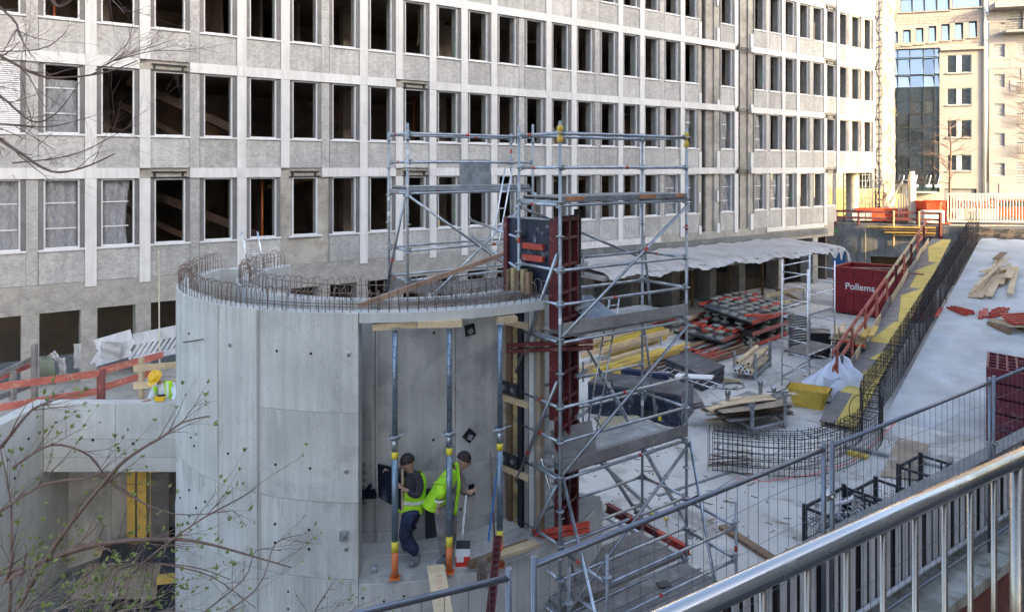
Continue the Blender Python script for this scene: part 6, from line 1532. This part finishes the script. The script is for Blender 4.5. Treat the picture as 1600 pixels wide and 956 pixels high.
# shrub, lower left
R_=random.Random(31); m=MB(); buds=[]
main=[([(40,990),(110,880),(220,720),(330,560) if 0 else (300,610),],0,0)]
def shrub(lab,name,limbs,seed,d0,leafn,leafs,side=9,sl=.35,sd=2,nb=(1,3),base=None,mat='bark'):
    R_=random.Random(seed); m=MB(); buds=[]
    for pl,r0,r1 in limbs: limb(m,pl,d0,d0+.25,r0,r1,R_,side=side,sl=sl,sd=sd,buds=buds,up=.35,nb=nb)
    t=thing(name,lab,'shrub',base or PD(20,1100,d0)); build(m,'stems',M[mat],t)
    lf=MB()
    for p,d in buds:
        if R_.random()<leafn: leafcluster(lf,p,d,leafs*R_.uniform(.6,1.2),R_,R_.randint(3,6))
    build(lf,'young_leaves',M['leaf'],t,kind='stuff'); return t
shrub('tangled budding shrub with long arching purple brown stems in the lower left corner','budding_shrub',(
 ([(25,956),(87,850),(173,741),(215,705),(254,682),(285,660),(325,650)],.013,.0035),
 ([(-30,930),(60,880),(150,850),(260,842),(320,848),(400,870),(455,886)],.016,.003),
 ([(-30,905),(40,885),(130,858),(200,842),(268,846)],.012,.006),
 ([(120,990),(200,900),(300,820),(380,775),(405,755)],.008,.002),
 ([(-20,815),(60,760),(130,748),(165,748),(230,790),(245,810)],.008,.003),
 ([(20,730),(80,695),(140,712),(180,760),(270,802),(360,798)],.007,.002),
 ([(0,700),(50,640),(78,632)],.010,.003),
 ([(60,1000),(130,900),(200,880),(300,885),(360,905)],.006,.002),
 ([(15,956),(18,860),(16,780),(0,700)],.008,.003)),5,3.9,.85,.032,side=9,sl=.26,sd=1,nb=(1,3))
shrub('low mass of fine twigs with fresh green leaves along the bottom left edge','leafy_shrub',(
 ([(0,1000),(40,950),(90,935)],.006,.002),([(60,1010),(120,950),(180,940)],.006,.002),([(130,1010),(170,960),(250,945)],.006,.002),([(200,1010),(230,960),(290,955)],.005,.002),([(-20,970),(10,930),(50,900)],.006,.002),([(20,1000),(90,950),(150,915)],.006,.002),([(90,1010),(120,980),(210,930)],.005,.002)),8,3.6,.40,.028,side=13,sl=.24,sd=2,nb=(1,3),mat='bark_pale')
shrub('thin arching twigs with leaf buds in front of the drum, right of the leafy shrub','arching_twigs',(
 ([(300,990),(400,920),(450,900) if 0 else (430,850),(470,835)],.004,.0015),
 ([(300,970),(380,905),(400,860),(470,800) if 0 else (440,860)],.004,.0015),
 ([(470,1000),(500,940),(520,910)],.004,.0015),([(440,1010),(540,960),(556,945)],.003,.0015),
 ([(250,880),(330,900),(400,950)],.0035,.0015)),11,3.5,.5,.022,side=5,sl=.22,sd=1,nb=(1,2))
# street tree in front of the stone building
R_=random.Random(44); t=thing('street_tree','small bare street tree in front of the stone building','tree',PD(1484,352,58)); b0=PD(1484,340,58); b0.z=3.5
m=MB().path([b0,b0+V(0,0,2.6),b0+V(.1,0,5.2),b0+V(.0,0,7.6)],[.12,.09,.06,.02],7); build(m,'trunk',M['bark'],t)
m=MB()
for i in range(26): z=2.4+i*.19; an=R_.random()*6.3; twigs(m,b0+V(0,0,z),V(math.cos(an),math.sin(an),.45),2.2*(1-i/45),.03,2,R_,.1,None,5,.6,(2,4))
build(m,'crown',M['bark'],t,kind='stuff')
# lit bare tree right edge
t=thing('edge_tree','bare sunlit twigs of a tree at the right edge before the panelled building','tree',PD(1625,352,52)); b0=PD(1628,340,52); b0.z=3.5
m=MB().path([b0,b0+V(0,0,5),b0+V(-.2,0,11)],[.2,.15,.05],7); build(m,'trunk',M['bark'],t); m=MB()
for i in range(30): z=3+i*.28; an=R_.uniform(2.0,4.2); twigs(m,b0+V(0,0,z),V(math.cos(an),math.sin(an),.5),2.4,.03,2,R_,.1,None,5,.6,(2,4))
build(m,'crown',M['bark'],t,kind='stuff')
# street tree outside the frame, throws its shadow on the lit end
for (bx_,by_,sd_) in ((40.4,33.3,3),(44.3,31.6,9)):
    R_=random.Random(sd_); b0=V(bx_,by_,3.5); t=thing('tall_street_tree','tall bare street tree outside the right edge, '+('nearer one' if sd_==9 else 'farther one'),'tree',b0,group='street trees right of the view')
    m=MB().path([b0,b0+V(.2,0,6),b0+V(-.1,.2,12),b0+V(.3,0,19)],[.28,.22,.14,.04],8); build(m,'trunk',M['bark'],t); m=MB()
    for i in range(24): z=5+i*.62; an=R_.random()*6.3; twigs(m,b0+V(0,0,z),V(math.cos(an),math.sin(an),.9),4.5*(1-i/40),.06,2,R_,.1,None,5,.6,(2,4))
    build(m,'crown',M['bark'],t,kind='stuff')

# ============================================================= NEIGHBOUR BLOCK (casts the shade over the site)
T0=V(21.8,47.8,0)+SH*31; PP=V(-.66,-.75,0).normalized()
nb_=thing('neighbour_block','tall pale apartment block outside the frame, right of and behind the viewer','building',T0)
HH=27.5
m=MB().prism([T0,T0+PP*64,T0+PP*64+SH*11,T0+SH*11],(0,0,HH)); build(m,'wall',M['stone_beige'],nb_)
wm=MB().obox((0,0,0),PP*.7,SH*.03,(0,0,.9)).mesh('window',M['glass_dark'])
for r in range(8):
    for i in range(28): link('window',wm,nb_,PP*(2+i*2.2)-SH*.02+V(0,0,6+r*3.1))
# ============================================================= PEOPLE
def skinned(name,nodes,edges,mat,parent,sub=2,root=None,smooth=1):
    hid=('pel','waist','chest','shR','shL','elR','elL','hR','hL','kR','kL','aR','aL')
    def fix(k,r):
        r=r if isinstance(r,tuple) else (r,r)
        if name=='body': s_=.62 if k in hid else (1.12 if k in ('head','crown','neck') else 1.0)
        elif name=='boot': s_=1.15
        elif name=='trousers': s_=1.28
        else: s_=1.2
        return (r[0]*s_,r[1]*s_)
    nodes={k:(p,fix(k,r)) for k,(p,r) in nodes.items()}
    keys=list(nodes); idx={k:i for i,k in enumerate(keys)}; org=wloc(parent)
    me=bpy.data.meshes.new(name); me.from_pydata([tuple(nodes[k][0]-org) for k in keys],[(idx[a],idx[b]) for a,b in edges],[])
    o=bpy.data.objects.new(name,me); COL.objects.link(o); o.parent=parent
    sk=o.modifiers.new('skin','SKIN'); sk.use_smooth_shade=True
    sv=me.skin_vertices[0].data
    for k in keys:
        r=nodes[k][1]; r=r if isinstance(r,tuple) else (r,r); sv[idx[k]].radius=r; sv[idx[k]].use_root=(k==(root or keys[0]))
    ss=o.modifiers.new('sub','SUBSURF'); ss.levels=sub; ss.render_levels=sub
    me.materials.append(M[mat]); return o
def chain(*ks): return list(zip(ks,ks[1:]))
def hand(nodes,edges,wk,wrist,dirv,side,curl=.5,s=1.0):
    """palm + four unequal fingers + thumb from the side of the palm, in the body mesh"""
    dirv=dirv.normalized(); side=side.normalized(); dn=dirv.cross(side).normalized()
    p=wrist+dirv*.045*s; nodes[wk+'p']=(p,(.036*s,.018*s)); edges.append((wk,wk+'p'))
    kn=wrist+dirv*.088*s; nodes[wk+'k']=(kn,(.036*s,.014*s)); edges.append((wk+'p',wk+'k'))
    for i,(off,L_) in enumerate(((-.030,.062),(-.010,.072),(.010,.068),(.029,.052))):
        a=kn+side*off*s+dirv*.018*s; b_=a+(dirv*(1-curl*.5)+dn*curl)*L_*.5*s; c=b_+(dirv*(1-curl)+dn*(curl*1.3))*L_*.5*s
        for n_,q,r in (('a',a,.0095),('b',b_,.0085),('c',c,.0075)): nodes[wk+'f%d%s'%(i,n_)]=(q,r*s)
        edges += [(wk+'k',wk+'f%da'%i),(wk+'f%da'%i,wk+'f%db'%i),(wk+'f%db'%i,wk+'f%dc'%i)]
    t0=p-side*.038*s; t1=t0+(dirv*.7-side*.5)*.04*s; nodes[wk+'t0']=(t0,.011*s); nodes[wk+'t1']=(t1,.009*s); edges += [(wk+'p',wk+'t0'),(wk+'t0',wk+'t1')]
def shell(name,rings,mat,parent,n=20,label=None):
    """closed garment from elliptic rings (centre, rx vector, ry vector)"""
    m=MB(); vs=[]
    for c,ax,ay in rings:
        for k in range(n): t=2*math.pi*k/n; vs.append(c+ax*math.cos(t)+ay*math.sin(t))
    m.add(vs,[(i*n+k,i*n+(k+1)%n,(i+1)*n+(k+1)%n,(i+1)*n+k) for i in range(len(rings)-1) for k in range(n)],sm=True)
    o=build(m,name,M[mat],parent); sd=o.modifiers.new('thick','SOLIDIFY'); sd.thickness=.008
    sb=o.modifiers.new('sub','SUBSURF'); sb.levels=1; sb.render_levels=1; return o
def headparts(t,c,face,mat_hair,helmet=False,r=.105):
    face=face.normalized(); sd=face.cross(V(0,0,1)).normalized(); up=sd.cross(face).normalized()
    m=MB()
    def ell(m,cc,ax,ay,az,nu=14,nv=8,v0=0.0,v1=1.0):
        m.grid(lambda u,v:cc+ax*math.cos(u*2*math.pi)*math.sin((v0+(v1-v0)*v)*math.pi)+ay*math.sin(u*2*math.pi)*math.sin((v0+(v1-v0)*v)*math.pi)+az*math.cos((v0+(v1-v0)*v)*math.pi),nu,nv)
    ell(m,c+face*.108-up*.015,sd*.014,face*.022,up*.026); o=build(m,'nose',M['skin'],t)
    m=MB()
    for s_ in (-1,1): ell(m,c+sd*.08*s_-up*.01,sd*.012,face*.022,up*.034)
    build(m,'ear',M['skin'],t)
    m=MB()
    for s_ in (-1,1): ell(m,c+sd*.033*s_+face*.092+up*.016,sd*.014,face*.008,up*.007)
    build(m,'eye',M['hair'],t)
    m=MB(); ell(m,c+face*.096-up*.055,sd*.026,face*.008,up*.007); build(m,'mouth',M['rail_redbrown'],t)
    if helmet:
        m=MB(); ell(m,c+up*.035,sd*.125,face*.145,up*.125,20,8,0,.52); m.grid(lambda u,v:c+up*(.028-.02*v)+sd*math.cos(u*2*math.pi)*(.125+.012*v)+face*math.sin(u*2*math.pi)*(.145+.012*v+(.05*v if math.sin(u*2*math.pi)>.2 else 0)),24,2)
        m.beam(c+up*.16-face*.09,c+up*.165+face*.08,.03,.012,up=tuple(up)); build(m,'helmet',M['helmet'],t)
    else:
        m=MB(); ell(m,c+up*.022-face*.014,sd*.092,face*.108,up*.108,18,8,0,.56); build(m,'hair',M[mat_hair],t)
# ---- worker with black panel (left)
def P(x,y,d): return PD(x,y,d)
dA=10.50
wa=thing('person','worker in hi-vis vest and navy trousers carrying a black panel in the doorway','person',P(643,882,dA))
nd={'pel':(P(646,792,dA),(.15,.12)),'waist':(P(645,772,dA),(.135,.11)),'chest':(P(645,752,dA),(.155,.115)),'neckb':(P(643,740,dA),.06),'neck':(P(640,735,dA),.05),'head':(P(636,724,dA),(.088,.098)),'crown':(P(636,717,dA),(.078,.088))}
ed_=chain('pel','waist','chest','neckb','neck','head','crown')
nd.update({'shR':(P(652,745,dA-.14),.06),'elR':(P(655,773,dA-.22),.045),'wrR':(P(634,765,dA-.20),.027),'shL':(P(638,743,dA+.15),.055),'elL':(P(622,742,dA+.2),.04),'wrL':(P(614,733,dA+.12),.026)})
ed_+=chain('chest','shR','elR','wrR')+chain('chest','shL','elL','wrL')
hand(nd,ed_,'wrR',nd['wrR'][0],V(-.8,.0,.5),V(0,.7,.6),.6); hand(nd,ed_,'wrL',nd['wrL'][0],V(-.9,-.1,.1),V(0,1,0),.7)
nd.update({'hR':(P(641,800,dA-.09),.085),'kR':(P(634,836,dA-.12),.062),'aR':(P(652,866,dA-.08),.042),'hL':(P(648,800,dA+.08),.08),'kL':(P(631,832,dA+.14),.06),'aL':(P(637,862,dA+.26),.04)})
ed_+=chain('pel','hR','kR','aR')+chain('pel','hL','kL','aL')
skinned('body',nd,ed_,'skin',wa)
headparts(wa,P(636,722,dA),V(-.9,-.2,-.25),'hair')
tr_={'pel':(P(646,793,dA),(.165,.135)),'w':(P(645,784,dA),(.15,.125)),'hR':(P(641,806,dA-.09),.10),'mR':(P(636,822,dA-.11),.085),'kR':(P(633,838,dA-.12),.078),'cR':(P(642,853,dA-.1),.075),'aR':(P(652,865,dA-.08),.062),'hL':(P(645,806,dA+.08),.095),'kL':(P(631,834,dA+.14),.075),'aL':(P(637,858,dA+.26),.06)}
skinned('trousers',tr_,chain('w','pel','hR','mR','kR','cR','aR')+chain('pel','hL','kL','aL'),'cloth_navy',wa,root='pel')
jk={'chest':(P(645,754,dA),(.17,.125)),'w':(P(646,776,dA),(.155,.12)),'n':(P(642,737,dA),.075),'shR':(P(651,746,dA-.14),.075),'uR':(P(656,760,dA-.19),.068),'elR':(P(654,774,dA-.22),.06),'fR':(P(644,771,dA-.22),.05),'wrR':(P(637,767,dA-.2),.038),'shL':(P(638,744,dA+.15),.068),'elL':(P(624,743,dA+.2),.05),'wrL':(P(617,735,dA+.13),.036)}
skinned('jacket',jk,chain('n','chest','w')+chain('chest','shR','uR','elR','fR','wrR')+chain('chest','shL','elL','wrL'),'cloth_black',wa,root='chest')
def ringP(x,y,d,rx,ry,tilt=0): return (P(x,y,d),V(rx,0,rx*tilt),V(0,ry,0))
shell('hivis_vest',[ringP(647,739,dA,.10,.10,.1),ringP(648,745,dA,.15,.135,.1),ringP(647,756,dA,.175,.150,.05),ringP(645,770,dA,.18,.152,0),ringP(643,785,dA,.185,.158,-.05),ringP(642,797,dA,.19,.16,-.1)],'hivis',wa)
shell('reflective_band',[ringP(644,776,dA,.186,.160,-.05),ringP(644,782,dA,.190,.163,-.05)],'reflect',wa)
def boot(t,a,toe,mat='boot'):
    d=(toe-a); nd={'h':(a+V(0,0,.03),.05),'b':(a-V(0,0,.03),.052),'m':(a.lerp(toe,.55)-V(0,0,.02),(.048,.042)),'t':(toe,(.045,.036))}; skinned('boot',nd,chain('h','b','m','t'),mat,t,root='b')
boot(wa,P(652,870,dA-.08),P(640,881,dA-.25)); boot(wa,P(636,865,dA+.28),P(623,869,dA+.16))
c1,c2,c3,c4_=P(590,725,10.75),P(627,733,10.35),P(627,797,10.35),P(591,777,10.75)
m=MB().prism([c1,c2,c3,c4_],V(.0,.03,0)); o=build(m,'carried_panel',M['ply_black']); tag(o,'black formwork panel held upright by the worker in navy trousers','panel')
m=MB().prism([c2,c2+V(.03,0,0),c3+V(.03,0,0),c3],V(0,.03,0)); build(m,'pale_edge',M['wood_pale'],o)
# ---- worker in hi-vis jacket (right)
dB_=10.45
wb=thing('person','worker bending in a bright yellow jacket and grey trousers behind the middle prop','person',P(691,880,dB_))
nd={'pel':(P(696,790,dB_),(.14,.12)),'waist':(P(698,770,dB_),(.13,.115)),'chest':(P(706,748,dB_),(.155,.12)),'neckb':(P(714,733,dB_),.06),'neck':(P(718,730,dB_),.05),'head':(P(725,721,dB_),(.088,.098)),'crown':(P(726,714,dB_),(.078,.088))}
ed_=chain('pel','waist','chest','neckb','neck','head','crown')
nd.update({'shR':(P(694,745,dB_-.15),.055),'elR':(P(690,768,dB_-.24),.042),'wrR':(P(688,784,dB_-.22),.028),'shL':(P(717,745,dB_+.12),.055),'elL':(P(724,768,dB_+.05),.04),'wrL':(P(731,768,dB_-.05),.027)})
ed_+=chain('chest','shR','elR','wrR')+chain('chest','shL','elL','wrL')
hand(nd,ed_,'wrR',nd['wrR'][0],V(-.35,-.1,-1),V(.5,.8,0),.6); hand(nd,ed_,'wrL',nd['wrL'][0],V(.9,.1,.2),V(0,.8,.5),.5)
nd.update({'hR':(P(692,800,dB_-.09),.085),'kR':(P(694,834,dB_-.08),.062),'aR':(P(696,868,dB_-.02),.042),'hL':(P(701,800,dB_+.09),.08),'kL':(P(703,834,dB_+.1),.06),'aL':(P(701,862,dB_+.2),.04)})
ed_+=chain('pel','hR','kR','aR')+chain('pel','hL','kL','aL')
skinned('body',nd,ed_,'skin',wb)
headparts(wb,P(725,719,dB_),V(.85,.3,-.5),'hair')
skinned('trousers',{'w':(P(697,780,dB_),(.145,.125)),'pel':(P(697,792,dB_),(.155,.13)),'hR':(P(691,805,dB_-.09),.095),'kR':(P(693,835,dB_-.08),.078),'aR':(P(696,866,dB_-.02),.066),'hL':(P(702,805,dB_+.09),.09),'kL':(P(704,835,dB_+.1),.075),'aL':(P(701,860,dB_+.2),.062)},chain('w','pel','hR','kR','aR')+chain('pel','hL','kL','aL'),'cloth_grey',wb,root='pel')
skinned('sweater',{'w':(P(699,774,dB_),(.135,.12)),'chest':(P(707,750,dB_),(.155,.12)),'n':(P(715,733,dB_),.078),'shL':(P(718,746,dB_+.12),.07),'elL':(P(725,769,dB_+.05),.055),'wrL':(P(730,769,dB_-.03),.038)},chain('w','chest','n')+chain('chest','shL','elL','wrL'),'cloth_grey',wb,root='chest')
skinned('jacket_sleeve',{'c':(P(702,744,dB_-.05),.10),'sh':(P(694,747,dB_-.15),.085),'u':(P(691,758,dB_-.2),.08),'el':(P(689,770,dB_-.24),.075),'wr':(P(687,779,dB_-.23),.055)},chain('c','sh','u','el','wr'),'hivis',wb,root='sh')
shell('sleeve_cuff',[(P(687,779,dB_-.23),V(.062,0,0),V(0,.062,.0)),(P(686.5,783,dB_-.23),V(.062,0,0),V(0,.062,0))],'reflect',wb)
shell('hivis_jacket',[(P(712,729,dB_),V(.06,0,-.02),V(0,.10,.0)),(P(705,737,dB_),V(.12,0,.02),V(0,.15,0)),(P(698,750,dB_),V(.17,0,.05),V(0,.17,0)),(P(690,768,dB_),V(.19,0,.05),V(0,.18,0)),(P(681,783,dB_),V(.17,0,-.02),V(0,.17,0)),(P(674,792,dB_),V(.13,0,-.05),V(0,.15,0))],'hivis',wb)
m=MB(); m.grid(lambda u,v:P(711+u*5+3*math.sin(v*4),722+v*82,dB_-.20-.02*math.sin(u*6+v*9)),4,14); build(m,'jacket_front_flap',M['hivis'],wb).modifiers.new('thick','SOLIDIFY').thickness=.01
boot(wb,P(696,872,dB_-.02),P(684,880,dB_-.20)); boot(wb,P(702,866,dB_+.2),P(692,869,dB_+.08))
# ---- worker with yellow helmet behind the parapet
dC=15.45
wc=thing('person','worker in yellow helmet, white jacket and hi-vis vest leaning on the parapet','person',P(262,700,dC))
nd={'pel':(P(264,640,dC+.1),(.16,.13)),'waist':(P(262,622,dC+.05),(.145,.12)),'chest':(P(258,607,dC),(.17,.125)),'neckb':(P(250,597,dC-.05),.062),'neck':(P(246,594,dC-.1),.052),'head':(P(243,590,dC-.15),(.09,.1)),'crown':(P(243,584,dC-.15),(.08,.09))}
ed_=chain('pel','waist','chest','neckb','neck','head','crown')
nd.update({'shR':(P(243,604,dC),.06),'elR':(P(238,617,dC-.2),.045),'wrR':(P(233,625,dC-.42),.028),'shL':(P(270,602,dC),.06),'elL':(P(275,618,dC-.2),.045),'wrL':(P(267,627,dC-.4),.028)})
ed_+=chain('chest','shR','elR','wrR')+chain('chest','shL','elL','wrL')
hand(nd,ed_,'wrR',nd['wrR'][0],V(-1,-.2,-.1),V(0,1,0),.2,1.1); hand(nd,ed_,'wrL',nd['wrL'][0],V(-1,-.3,-.1),V(0,1,0),.5,1.1)
nd.update({'kR':(P(258,672,dC+.1),.065),'aR':(P(260,705,dC+.15),.045),'kL':(P(272,672,dC+.1),.065),'aL':(P(274,705,dC+.15),.045)}); ed_+=chain('pel','kR','aR')+chain('pel','kL','aL')
skinned('body',nd,ed_,'skin',wc)
headparts(wc,P(243,590,dC-.15),V(-.25,-.8,-.75),'hair',helmet=True)
skinned('jacket',{'w':(P(262,628,dC+.05),(.165,.135)),'chest':(P(258,608,dC),(.18,.135)),'n':(P(251,598,dC-.04),.08),'shR':(P(243,605,dC),.075),'elR':(P(238,617,dC-.2),.058),'wrR':(P(234,624,dC-.4),.042),'shL':(P(270,603,dC),.08),'elL':(P(276,617,dC-.2),.06),'wrL':(P(269,626,dC-.38),.042)},chain('w','chest','n')+chain('chest','shR','elR','wrR')+chain('chest','shL','elL','wrL'),'cloth_white',wc,root='chest')
skinned('trousers',{'w':(P(263,636,dC+.1),(.17,.14)),'kR':(P(258,672,dC+.1),.085),'aR':(P(260,703,dC+.15),.07),'kL':(P(272,672,dC+.1),.085),'aL':(P(274,703,dC+.15),.07)},chain('w','kR','aR')+chain('w','kL','aL'),'cloth_navy',wc,root='w')
def vside(s0,pts): 
    m=MB(); m.grid(lambda u,v:pts(u,v),6,12); o=build(m,'hivis_vest',M['hivis'],wc); o.modifiers.new('thick','SOLIDIFY').thickness=.012
vside(0,lambda u,v:P(257+u*12+v*2,595+v*31,dC-.14-.04*math.sin(u*3.1)+.05*(1-v)))
vside(1,lambda u,v:P(240+u*5-v*1.5,603+v*22,dC-.15-.02*math.sin(u*3)+.0))
m=MB(); m.grid(lambda u,v:P(259.5+u*4,596+v*30,dC-.185-.02*math.sin(v*3)+.05*(1-v)),2,8); build(m,'reflective_band',M['reflect'],wc)
q=P(250,626,15.0); t=thing('yellow_tool','small yellow hand tool on the parapet in front of the helmeted worker','power tool',q); build(MB().rbox(q+V(0,0,.05),.18,.1,.09),'housing',M['helmet'],t); build(MB().tube(q+V(-.04,-.02,.11),q+V(.1,0,.12),.02,8),'grip',M['cloth_black'],t)
